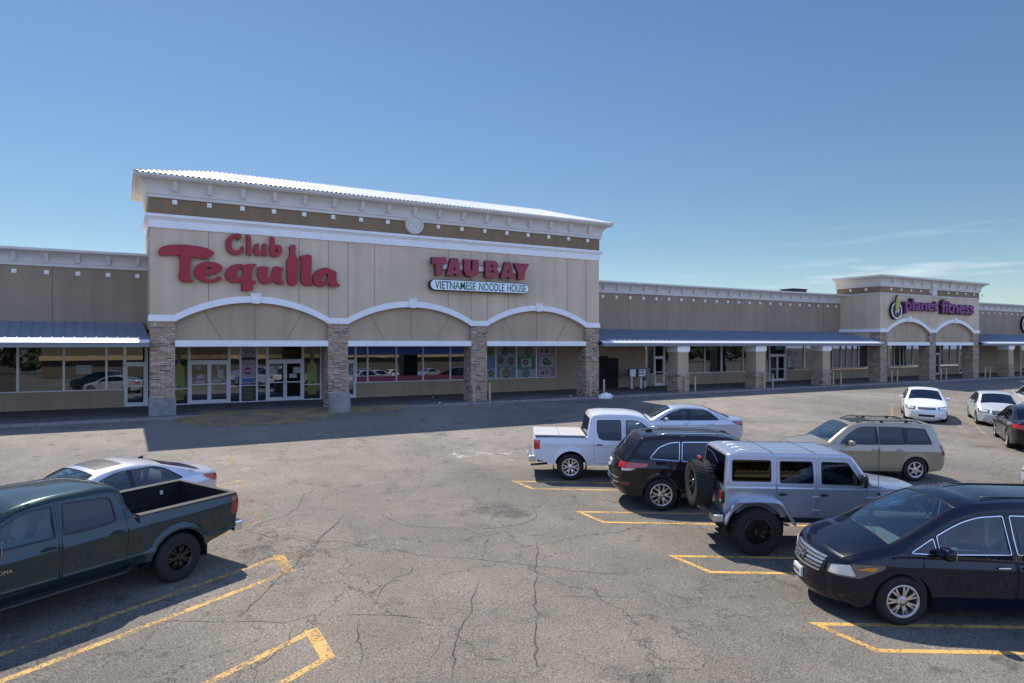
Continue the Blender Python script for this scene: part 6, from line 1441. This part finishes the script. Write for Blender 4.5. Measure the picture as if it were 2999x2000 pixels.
TA = dict(name='pickup_truck', label='dark green double cab pickup with an empty open bed and black wheels', cat='pickup truck', L=5.64, W=1.92, wb=3.48, rear_axle=1.29, tyre=(.415, .27), rim=('twin7', .235, CM['blkalloy']),
 profile=[(0.1,.66,0,.02),(0.07,1.10,.03,.02),(0.07,1.285,.015,.01),(1.96,1.30,.01,.0),(1.97,1.20,.01,.0),(2,1.21,.005,.0),(2.06,1.32,.02,.01),(2.18,1.74,.03,.03),(2.29,1.80,.06,.03),(2.56,1.83,.2,.04),(3.31,1.83,.35,.04),(3.81,1.74,.25,.05),(4.48,1.31,.06,.07),(5.16,1.22,.2,.05),(5.48,1.07,.1,.06),(5.6,.78,.08,.10),(5.54,.48,.0,.10)],
 plan=[(0,.86),(.12,.895),(.4,.925),(1.2,.945),(4.56,.945),(5.21,.88),(5.51,.78),(5.64,.70)], belt=[(0,1.35),(2.06,1.29),(4.26,1.24),(5.6,1.25)], tumble=.28, shoulder=.012, edge=(.025, .08), sill=.50, bulge=.06, flare=.05, arch=.50, crease=[(1.10,.014,.05,-.02),(.66,.016,.03,0)], rings=(.004,.012,.025,.05),
 paint=car_paint('dark_green_paint', (.020, .040, .044), .5, .28), trimw=.02, screens=[('rear_window', 6, 7, 'mid', 0), ('windscreen', 11, 12, 'wind', 0)], pillar=.085, open=[(2, 3), (3, 4)],
 windows=[('r', [(2.34,1.36,.05),(2.38,1.66,.08),(3.06,1.70,.03),(3.1,1.28,.04),(2.66,1.27,.2),(2.36,1.31,.04)], 'dark'), ('f', [(3.24,1.27,.03),(3.23,1.70,.03),(3.61,1.68,.15),(3.96,1.50,.1),(4.26,1.27,.03)], 'clear')],
 doors=[('rear', [(2.19,.60,.05),(2.16,1.0,.05),(2.19,1.45,.2),(2.29,1.72,.1),(2.36,1.755,.03),(3.14,1.765,.02),(3.16,.60,.03)]), ('front', [(3.19,.60,.03),(3.17,1.765,.02),(3.66,1.74,.15),(4.02,1.55,.1),(4.24,1.38,.03),(4.28,.60,.03)])],
 cabin=dict(x0=2.21, x1=4.41, dash=1.22, floor=.66, cushion=.90, yw=.78, seats=[(3.21,.38,.48),(3.21,-.38,.48),(2.44,0,1.25)], mat=CM['seatlt']), step=.05)
ta = vehicle(TA); handles(TA, ta, [(2.35,1.13,0),(3.33,1.13,1)], CM['black'], True, .11); mirrors(TA, ta, 4.10, 1.33, CM['black'], (.06,.13,.10))
open_bed(TA, ta, .13, 1.945, .925, .80, 1.285, .80, CM['black'], CM['dark'])
for s in (1, -1):
    lamp(TA, ta, 'tail_light', [(.075,.84*s,.92),(.075,.84*s,1.24),(.20,.93*s,1.24),(.20,.93*s,.92)], 150*s, CM['redk'], False, .014)
    tube_part('side_step', [(2.1,s*.93,.52),(2.25,s*1.0,.46),(4.05,s*1.0,.46),(4.2,s*.93,.52)], .038, CM['black'], ta); box_part('mud_flap', (.74,.765,s*.80-.14,s*.80+.14,.30,.66), CM['black'], ta, .003)
box_part('rear_bumper', (-.06,.13,-.88,.88,.56,.75), CM['chrome'], ta, .03); box_part('bed_gap', (1.955,2.0,-.91,.91,.55,1.27), CM['dark'], ta, 0)
lamp(TA, ta, 'fuel_flap', [(1.62,.94,1.02,.04),(1.62,.94,1.17,.04),(1.79,.94,1.17,.04),(1.79,.94,1.02,.04)], 90, TA['paint'], False, .006)
def side_text(S, root, body, x, z, h, mat, s=1):
    me = text_mesh(body, 1, 0, .0, 1.0); co = np.array([v.co[:] for v in me.vertices]); k = h/.7; F = [tuple(p.vertices) for p in me.polygons]; V = []
    for c in co: xx = x-s*(c[0]*k) if s > 0 else x+c[0]*k; zz = z+c[1]*k; V.append((xx, s*(S['side_pt'](xx, zz)+.006), zz))
    bpy.data.meshes.remove(me); return mesh_obj('lettering', V, F, mat, root, False)
side_text(TA, ta, 'TACOMA', 4.14, .93, .055, CM['silver'])
box_part('bed_hook_plate', (.50,.56,-.795,-.785,1.10,1.18), CM['plate'], ta, 0)

# ---- tan SUV
HL = dict(name='suv', label='gold tan suv with black roof rails, windscreen facing left, behind the silver off roader', cat='SUV', L=4.69, W=1.83, wb=2.715, rear_axle=1.02, tyre=(.362, .23), rim=('six', .225, CM['silver']),
 profile=[(.12,.34,0,.08),(.0,.50,.06,.14),(.02,.78,.06,.14),(.10,.98,.06,.10),(.32,1.62,.08,.06),(.45,1.685,.1,.05),(1.0,1.72,.3,.03),(2.4,1.72,.4,.03),(2.92,1.65,.25,.05),(3.62,1.12,.08,.07),(4.3,1.0,.25,.05),(4.58,.86,.1,.10),(4.68,.60,.1,.12),(4.64,.36,.06,.12),(4.5,.30,0,.1)],
 plan=[(0,.70),(.12,.80),(.5,.89),(1.2,.905),(3.5,.905),(4.1,.88),(4.45,.78),(4.69,.62)], belt=[(0,1.12),(2.5,1.08),(4.7,1.05)], tumble=.32, shoulder=.014, edge=(.08, .07), sill=.30, bulge=.06, flare=.02, arch=.41, crease=[(.92,.012,.04,0)],
 paint=car_paint('gold_tan_paint', (.34, .29, .215), .5, .33), trimw=.018, screens=[('rear_window', 3, 4, 'dark', 0), ('windscreen', 8, 9, 'wind', 0)], pillar=.07,
 windows=[('q', [(.52,1.14,.05),(.66,1.56,.06),(1.22,1.59,.03),(1.26,1.13,.03)], 'dark'), ('r', [(1.33,1.13,.03),(1.34,1.59,.03),(2.06,1.60,.03),(2.08,1.11,.03)], 'dark'), ('f', [(2.19,1.11,.03),(2.18,1.60,.03),(2.66,1.58,.12),(3.02,1.36,.1),(3.28,1.11,.03)], 'mid')],
 blackouts=[[(2.112,1.10,.002),(2.108,1.615,.002),(2.20,1.615,.005),(2.21,1.10,.005)], [(1.24,1.12,.005),(1.21,1.605,.005),(1.36,1.605,.005),(1.35,1.12,.005)]],
 doors=[('rear', [(1.46,.40,.05),(1.44,.72,.05),(1.305,.9,.1),(1.31,1.63,.02),(2.12,1.635,.02),(2.13,.40,.03)]), ('front', [(2.16,.40,.03),(2.15,1.635,.02),(2.70,1.62,.12),(3.10,1.37,.1),(3.26,1.20,.03),(3.28,.40,.03)])],
 cabin=dict(x0=.5, x1=3.5, dash=1.06, floor=.45, cushion=.76, yw=.74, seats=[(2.25,.36,.46),(2.25,-.36,.46),(1.35,0,1.2)]), step=.06)
hl = vehicle(HL); handles(HL, hl, [(1.52,.95,0),(2.28,.95,1)], HL['paint'], True, .09); mirrors(HL, hl, 3.05, 1.16, HL['paint'])
lamp(HL, hl, 'tail_light', [(.04,.74,.80),(.06,.76,1.10),(.22,.87,1.10),(.16,.86,.80)], 140, CM['redk'], lift=.012); lamp(HL, hl, 'headlight', [(4.58,.55,.70),(4.55,.52,.84),(4.30,.84,.86),(4.35,.84,.72)], 38, CM['lamp'])
rails(HL, hl, .65, 2.65, 1.69, CM['black'], (0,.33,.66,1), .085, .016)
for x in (1.05, 2.2): tube_part('cross_bar', [(x,-.68,1.775),(x,.68,1.775)], .014, CM['black'], hl)
drape_top(HL, 'sunroof', 2.2, 2.75, .38, CM['black'], hl)
# ---- generic saloons
def saloon(name, label, paint, L=4.5, W=1.74, H=1.45, wb=2.62, ra=.98, rim='split5', rr=.20, tr=.31, group=None, fast=0.0, trunk=.98, glass='mid', step=.07, coupe=False, hood=.98, bumper_r=.14, cat='car', railc=None, beltz=.93):
    fa = ra+wb; h = H; b = beltz
    S = dict(name=name, label=label, cat=cat, L=L, W=W, wb=wb, rear_axle=ra, tyre=(tr, .21), rim=(rim, rr, CM['silver']), group=group,
     profile=[(.14,.28,0,.08),(.02,.42,.06,bumper_r),(.0,.66,.06,bumper_r),(.05,trunk-.08,.05,.10),(.10,trunk,.04,.06),(.62-fast*.25,trunk+.05,.10,.05),(1.30+fast*.1,h-.09,.25,.05),(1.85,h,.4,.04),(2.35,h-.005,.4,.04),(2.78,h-.08,.25,.06),(3.52,hood-.01,.10,.08),(L-.5,hood-.13,.3,.06),(L-.16,hood-.27,.12,.10),(L-.02,.52,.10,bumper_r),(L-.04,.30,.06,bumper_r),(L-.18,.20,0,.1)],
     plan=[(0,W/2-.24),(.12,W/2-.14),(.5,W/2-.03),(1.2,W/2),(3.3,W/2),(3.9,W/2-.025),(L-.3,W/2-.12),(L-.08,W/2-.26),(L,W/2-.34)], belt=[(0,b+.06),(2.2,b),(3.4,b-.03),(L,b-.05)], tumble=.42, shoulder=.012, edge=(.09,.06), sill=.20, bulge=.05, flare=.012, arch=tr+.045, crease=[(b-.14,.012,.05,-.02)],
     paint=paint, trimw=.016, screens=[('rear_window', 5, 6, glass, 0), ('windscreen', 9, 10, 'wind', 0)], pillar=.07, step=step,
     windows=([('r', [(1.02,b+.06,.03),(1.35,h-.17,.10),(1.62,h-.10,.05),(2.06,h-.09,.02),(2.06,b+.03,.02)], glass), ('f', [(2.14,b+.03,.02),(2.15,h-.09,.02),(2.40,h-.10,.1),(2.78,h-.22,.12),(3.22,b+.02,.03)], glass)] if not coupe else [('r', [(1.05,b+.07,.03),(1.38,h-.17,.10),(1.60,h-.12,.05),(1.72,b+.05,.02)], glass), ('f', [(1.80,b+.05,.02),(1.74,h-.11,.04),(2.35,h-.09,.1),(2.78,h-.22,.12),(3.22,b+.02,.03)], glass)]),
     blackouts=[[(2.04,b+.02,.005),(2.05,h-.075,.005),(2.17,h-.075,.005),(2.16,b+.01,.005)]] if not coupe else [],
     doors=([('rear', [(1.46,.28,.04),(1.40,.52,.1),(1.18,.72,.1),(1.16,b+.10,.05),(1.42,h-.13,.1),(1.66,h-.065,.05),(2.10,h-.055,.01),(2.10,.28,.02)]), ('front', [(2.125,.28,.02),(2.125,h-.055,.01),(2.42,h-.065,.1),(2.82,h-.19,.12),(3.16,b+.10,.03),(3.20,.28,.03)])] if not coupe else [('front', [(1.86,.28,.02),(1.78,.7,.1),(1.70,h-.07,.03),(2.42,h-.065,.1),(2.82,h-.19,.12),(3.16,b+.10,.03),(3.20,.28,.03)])]),
     cabin=dict(x0=1.0, x1=3.4, dash=b-.02, floor=.30, cushion=.50, yw=W/2-.18, seats=[(2.1,.35,.44),(2.1,-.35,.44),(1.3,0,1.1)]))
    o = vehicle(S); mirrors(S, o, 3.02, b+.06, paint, (.06,.10,.065), .11)
    handles(S, o, [(1.32,b-.10,0),(2.24,b-.10,1)] if not coupe else [(1.95,b-.10,0)], paint, False, .08)
    return S, o
VE, ve = saloon('sedan', 'pale silver saloon parked nose left behind the white pickup', car_paint('pale_silver_paint', (.46, .50, .56), .4, .32), 4.46, 1.70, 1.50, 2.6, .94, 'split5', .19, .31, fast=.2, trunk=1.05, glass='mid', hood=1.03, beltz=1.0)
lamp(VE, ve, 'tail_light', [(.03,.62,.86),(.03,.62,1.0),(.50,.84,1.02),(.42,.84,.94),(.2,.78,.86)], 138, CM['redk'], lift=.012); tube_part('aerial', [(1.45,0,1.49),(1.25,0,1.62)], .006, CM['black'], ve, 5)
lamp(VE, ve, 'headlight', [(4.40,.50,.66),(4.30,.52,.84),(3.95,.80,.90),(4.10,.80,.72)], 38, CM['lamp'])
IS, is_ = saloon('sedan', 'silver saloon with dark sunroof, half hidden beyond the green pickup', car_paint('bright_silver_paint', (.55, .57, .61), .45, .30), 4.62, 1.80, 1.43, 2.75, .98, 'split5', .23, .33, fast=.55, trunk=1.02, glass='clear', hood=.96, beltz=.96)
lamp(IS, is_, 'tail_light', [(.03,.60,.80),(.03,.62,.92),(.50,.88,1.0),(.40,.87,.90),(.2,.82,.80)], 138, CM['red'], lift=.012); drape_top(IS, 'sunroof', 2.12, 2.66, .44, CM['black'], is_); blob('aerial_fin', (1.45,0,top_z(IS,1.45)+.02), (.06,.02,.04), CM['black'], is_, 2.2, 6)
lamp(IS, is_, 'headlight', [(4.55,.50,.60),(4.42,.52,.76),(4.1,.84,.84),(4.2,.84,.66)], 38, CM['lamp'])
CO, co_ = saloon('coupe', 'white two door car facing the camera with yellow lines either side', car_paint('bright_white_paint', (.78, .78, .78), 0, .35), 4.58, 1.73, 1.43, 2.62, .98, 'hub', .20, .31, trunk=1.0, glass='dark', coupe=True, hood=.97, beltz=.95)
CI, ci = saloon('sedan', 'older pale silver saloon facing the camera beside the black saloon', car_paint('old_silver_paint', (.52, .54, .54), .2, .4), 4.42, 1.70, 1.40, 2.62, .94, 'hub', .19, .30, trunk=.98, glass='dark', hood=.95, beltz=.92)
BA, ba = saloon('sedan', 'black saloon seen from behind at the right edge of the picture', car_paint('black_paint', (.010, .010, .012), 0, .3), 4.85, 1.83, 1.46, 2.77, 1.05, 'split5', .23, .33, fast=.3, trunk=1.02, glass='mid', hood=.97, beltz=.96)
WA, wa = saloon('sedan', 'white saloon with red tail light, barely in view above the black saloon', car_paint('plain_white_paint', (.62, .62, .62), 0, .35), 4.6, 1.75, 1.44, 2.65, 1.0, 'split5', .20, .31, trunk=1.02, glass='mid')
WB, wb_ = saloon('sedan', 'pale blue grey car whose windscreen just shows above the black minivan roof', car_paint('pale_blue_paint', (.45, .50, .58), .3, .35), 4.6, 1.75, 1.45, 2.65, 1.0, 'split5', .20, .31, trunk=1.02, glass='mid')
for S_, o_ in ((BA, ba), (WA, wa)): lamp(S_, o_, 'tail_light', [(.03,.52,.78),(.05,.52,.95),(.42,.86,.97),(.36,.86,.84)], 142, CM['red'], lift=.012); front_strip(S_, o_, 'number_plate', -.15, .15, .70, .84, CM['plate'], .02, .005, True); lamp(S_, o_, 'headlight', [(S_['L']-.10,.50,.58),(S_['L']-.2,.52,.72),(S_['L']-.55,.84,.80),(S_['L']-.4,.84,.62)], 38, CM['lamp'])
for S_, o_ in ((CO, co_), (CI, ci), (WB, wb_)):
    k = S_['L']; z0 = .60 if S_ is CO else .60
    lamp(S_, o_, 'headlight', [(k-.06,.44,z0),(k-.14,.42,z0+.13),(k-.50,.80,z0+.17),(k-.38,.82,z0+.02)], 30, CM['lampin'], lift=.008); lamp(S_, o_, 'headlight_lens', [(k-.08,.50,z0+.03),(k-.14,.50,z0+.11),(k-.40,.76,z0+.13),(k-.34,.77,z0+.04)], 30, CM['lamp'], lift=.016)
    front_strip(S_, o_, 'grille', -.36, .36, z0+.02, z0+.12, CM['grey'], .008, .03); front_strip(S_, o_, 'grille_bar', -.36, .36, z0+.065, z0+.085, CM['chrome'], .018, .005); front_strip(S_, o_, 'lower_grille', -.32, .32, .30, .40, CM['black'], .008, .02)
    lamp(S_, o_, 'tail_light', [(.03,.52,.78),(.05,.52,.95),(.42,.84,.97),(.36,.84,.84)], 142, CM['redk'], lift=.012)

AH = 150.4; AL = 209.2
ww = lambda x, y, f: (lambda p: (p.x, p.y))(f(x, y))
Z2 = lambda x, y: on_g(1500+x/2.939, 1140+y/2.939)
VAN['scale'] = 1.045; GC['scale'] = 1.03; JEEP['scale'] = 1.02
place(van, VAN, ww(1228, 1328, Z3), AH, ('front', 1))
place(jp, JEEP, ww(400, 915, Z3), AH-180, ('rear', -1))
place(gc, GC, ww(1280, 1050, Z2), AH-180, ('rear', -1))
place(fr_, FR, ww(500, 785, Z2), AH-180, ('rear', -1))
place(hl, HL, ww(1300, 518, Z3), AH, ('rear', 1))
place(ta, TA, ww(1085, 955, Z1), AL, ('rear', 1))
q = ww(1085, 955, Z1); place(is_, IS, (q[0]+.35, q[1]+3.68), AL, ('rear', 1))
place(ve, VE, (21.5, -16.0), AH, ('rear', 1))
CO['scale'] = CI['scale'] = BA['scale'] = WA['scale'] = 1.08
place(co_, CO, ww(575, 578, Z5), 212.6, ('front', -1)); place(ci, CI, ww(1400, 630, Z5), 212.6, ('front', -1)); place(ba, BA, ww(1755, 900, Z5), 32.6, ('rear', 1))
place(wa, WA, (45.4, -15.6), 32.6, ('rear', 1))
q = ww(1300, 518, Z3); place(wb_, WB, (q[0]+3.9, q[1]-5.1), AH, ('rear', 1))

# ================================================================== the driver of the minivan
def skin_person(root_m):
    t = bpy.data.objects.new('person', None); sc.collection.objects.link(t); t.matrix_world = root_m
    tag(t, 'person in a grey shirt driving the black minivan, one arm raised', 'person')
    def skin(name, J, E, mat, sub=2):
        me = bpy.data.meshes.new(name); me.from_pydata([j[:3] for j in J], E, []); o = bpy.data.objects.new(name, me); sc.collection.objects.link(o); o.parent = t
        md = o.modifiers.new('skin', 'SKIN'); ss = o.modifiers.new('sub', 'SUBSURF'); ss.levels = ss.render_levels = sub
        for v_, j in zip(me.skin_vertices[0].data, J): v_.radius = (j[3], j[4] if len(j) > 4 else j[3])
        me.skin_vertices[0].data[0].use_root = True; me.materials.append(mat); return o
    x, y = 2.60-L2, .42
    J = [(x,y,.86,.15,.16),(x-.05,y,1.05,.13,.15),(x-.09,y,1.24,.12,.17),(x-.08,y,1.34,.06,.065),(x-.055,y,1.41,.055,.055),(x-.03,y,1.49,.085,.075),(x-.035,y,1.56,.07,.065),
      (x-.09,y+.19,1.29,.065),(x+.16,y+.24,1.10,.045),(x+.10,y+.14,1.38,.03),(x+.06,y+.09,1.46,.032),
      (x-.09,y-.19,1.29,.065),(x+.03,y-.24,1.04,.045),(x+.27,y-.12,1.06,.03),(x+.35,y-.10,1.08,.032),
      (x+.08,y+.1,.86,.09),(x+.45,y+.13,.90,.07),(x+.62,y+.13,.55,.05),(x+.08,y-.1,.86,.09),(x+.45,y-.13,.90,.07),(x+.62,y-.13,.55,.05)]
    E = [(0,1),(1,2),(2,3),(3,4),(4,5),(5,6),(2,7),(7,8),(8,9),(9,10),(2,11),(11,12),(12,13),(13,14),(0,15),(15,16),(16,17),(0,18),(18,19),(19,20)]
    b = skin('body', J, E, CM['skin']); 
    for hx, hy, hz, d in ((x+.06, y+.09, 1.46, (-.4,-.3,.85)), (x+.35, y-.10, 1.08, (.7,.2,.3))):
        for k in range(4): 
            o_ = Vector((0, (k-1.5)*.018, 0)); dd = Vector(d).normalized(); l_ = (.065,.078,.072,.055)[k]; mb = MB(); p0 = Vector((hx, hy, hz))+o_; mb.tube([p0, p0+dd*l_*.6, p0+dd*l_*.9+Vector((-.012,-.01,0))], [.010,.009,.007], 6); mesh_obj('finger', mb.v, mb.f, CM['skin'], b, True)
        mb = MB(); p0 = Vector((hx, hy, hz)); mb.tube([p0+Vector((.01,-.03,-.01)), p0+Vector((.03,-.05,.015))], [.011,.008], 6); mesh_obj('thumb', mb.v, mb.f, CM['skin'], b, True)
    J2 = [(x,y,.88,.165,.175),(x-.05,y,1.05,.145,.165),(x-.09,y,1.25,.13,.185),(x-.09,y+.19,1.29,.08),(x+.03,y+.215,1.20,.065),(x-.09,y-.19,1.29,.08),(x-.03,y-.215,1.17,.065)]
    skin('shirt', J2, [(0,1),(1,2),(2,3),(3,4),(2,5),(5,6)], CM['shirt']); skin('trousers', [(x+.0,y,.84,.15,.16),(x+.08,y+.1,.86,.10),(x+.45,y+.13,.90,.08),(x+.62,y+.13,.55,.065),(x+.08,y-.1,.86,.10),(x+.45,y-.13,.90,.08),(x+.62,y-.13,.55,.065)], [(0,1),(1,2),(2,3),(0,4),(4,5),(5,6)], CM['dash'])
    blob('hair', (x-.055, y, 1.555), (.095,.082,.075), CM['hair'], b, 2.0, 10); blob('nose', (x+.055, y, 1.485), (.014,.012,.018), CM['skin'], b, 2.0, 6)
    for q_ in (-1, 1): blob('eye', (x+.045, y+q_*.03, 1.51), (.006,.012,.006), CM['hair'], b, 2.0, 6); blob('ear', (x-.04, y+q_*.078, 1.50), (.018,.008,.028), CM['skin'], b, 2.0, 6)
    blob('mouth', (x+.05, y, 1.445), (.006,.022,.005), CM['redk'], b, 2.0, 6)
L2 = VAN['L']/2
skin_person(van.matrix_world.copy())

# ================================================================== more parked cars behind the camera, met only in the glass
def copy_car(src, x, y, head, label):
    r = src.copy(); sc.collection.objects.link(r); r['label'] = label; r['group'] = 'cars parked behind the camera'
    def kids(a, b):
        for ch in list(a.children):
            c = ch.copy(); sc.collection.objects.link(c); c.parent = b; c.matrix_parent_inverse = ch.matrix_parent_inverse.copy(); kids(ch, c)
    kids(src, r); n = Vector((0, -SLOPE, 1)).normalized(); psi = R(head); f = Vector((math.cos(psi), math.sin(psi), SLOPE*math.sin(psi))).normalized(); l = n.cross(f)
    r.matrix_world = Matrix(((f.x, l.x, n.x, x), (f.y, l.y, n.y, y), (f.z, l.z, n.z, gz(max(y, -75))), (0, 0, 0, 1)))
for src, x, y, hd, lb in ((co_, 33, -41, AH, 'white two door car behind the camera, nearest of the reflected cars'), (ve, 41, -47, AH, 'silver saloon behind the camera, second of the reflected cars'), (fr_, 16, -45, AH-180, 'white pickup behind the camera to the right'), (hl, 17, -52, AH-180, 'tan suv behind the camera beside a white pickup'), (ci, 52, -48, AH, 'old silver saloon behind the camera, farthest right of the reflected cars'), (is_, 18, -60, AH-180, 'silver saloon with sunroof behind the camera, farthest back')): copy_car(src, x, y, hd, lb)

# ================================================================== what stands behind the camera and shows in the glass
fol = NT('far_foliage'); fc = fol.ramp(fol.noise(fol.geo(), .9, 5), [(.35, (.022, .035, .014)), (.65, (.075, .10, .035))]); fol.l(fc, fol.p.inputs['Base Color']); fol.p.inputs['Roughness'].default_value = .9
random.seed(21); rng = np.random.default_rng(4); V = []; F = []
for i in range(60):
    cx = -150+6.2*i+random.uniform(-2, 2); cy = -128+random.uniform(-6, 6); hh_ = random.uniform(5, 10); g0 = gz(-75)
    for j in range(330):
        d = rng.normal(size=3); d /= np.linalg.norm(d); r_ = random.uniform(.6, 1)**.4; c = np.array([cx+d[0]*4.2*r_, cy+d[1]*3.6*r_, g0+hh_*.55+d[2]*hh_*.45*r_]); u = rng.normal(size=3)*.36; w_ = rng.normal(size=3)*.36; n = len(V)
        V += [tuple(c-u), tuple(c+w_), tuple(c+u), tuple(c-w_)]; F.append((n, n+1, n+2, n+3))
o = mesh_obj('tree_belt', V, F, fol.m, None, False); o['kind'] = 'stuff'
ob = thing('store_building', (40, -105, gz(-75)), 'low pale building behind the camera, seen only reflected in shop windows', 'building')
m = MB(); m.box(-10, 75, -112, -98, gz(-75), gz(-75)+5.5); m.build('wall', M['joint'], ob); m = MB(); m.box(-10.3, 75.3, -97.9, -97.2, gz(-75)+3.2, gz(-75)+4.0); m.build('fascia', M['yel'], ob)
bpy.context.view_layer.update()
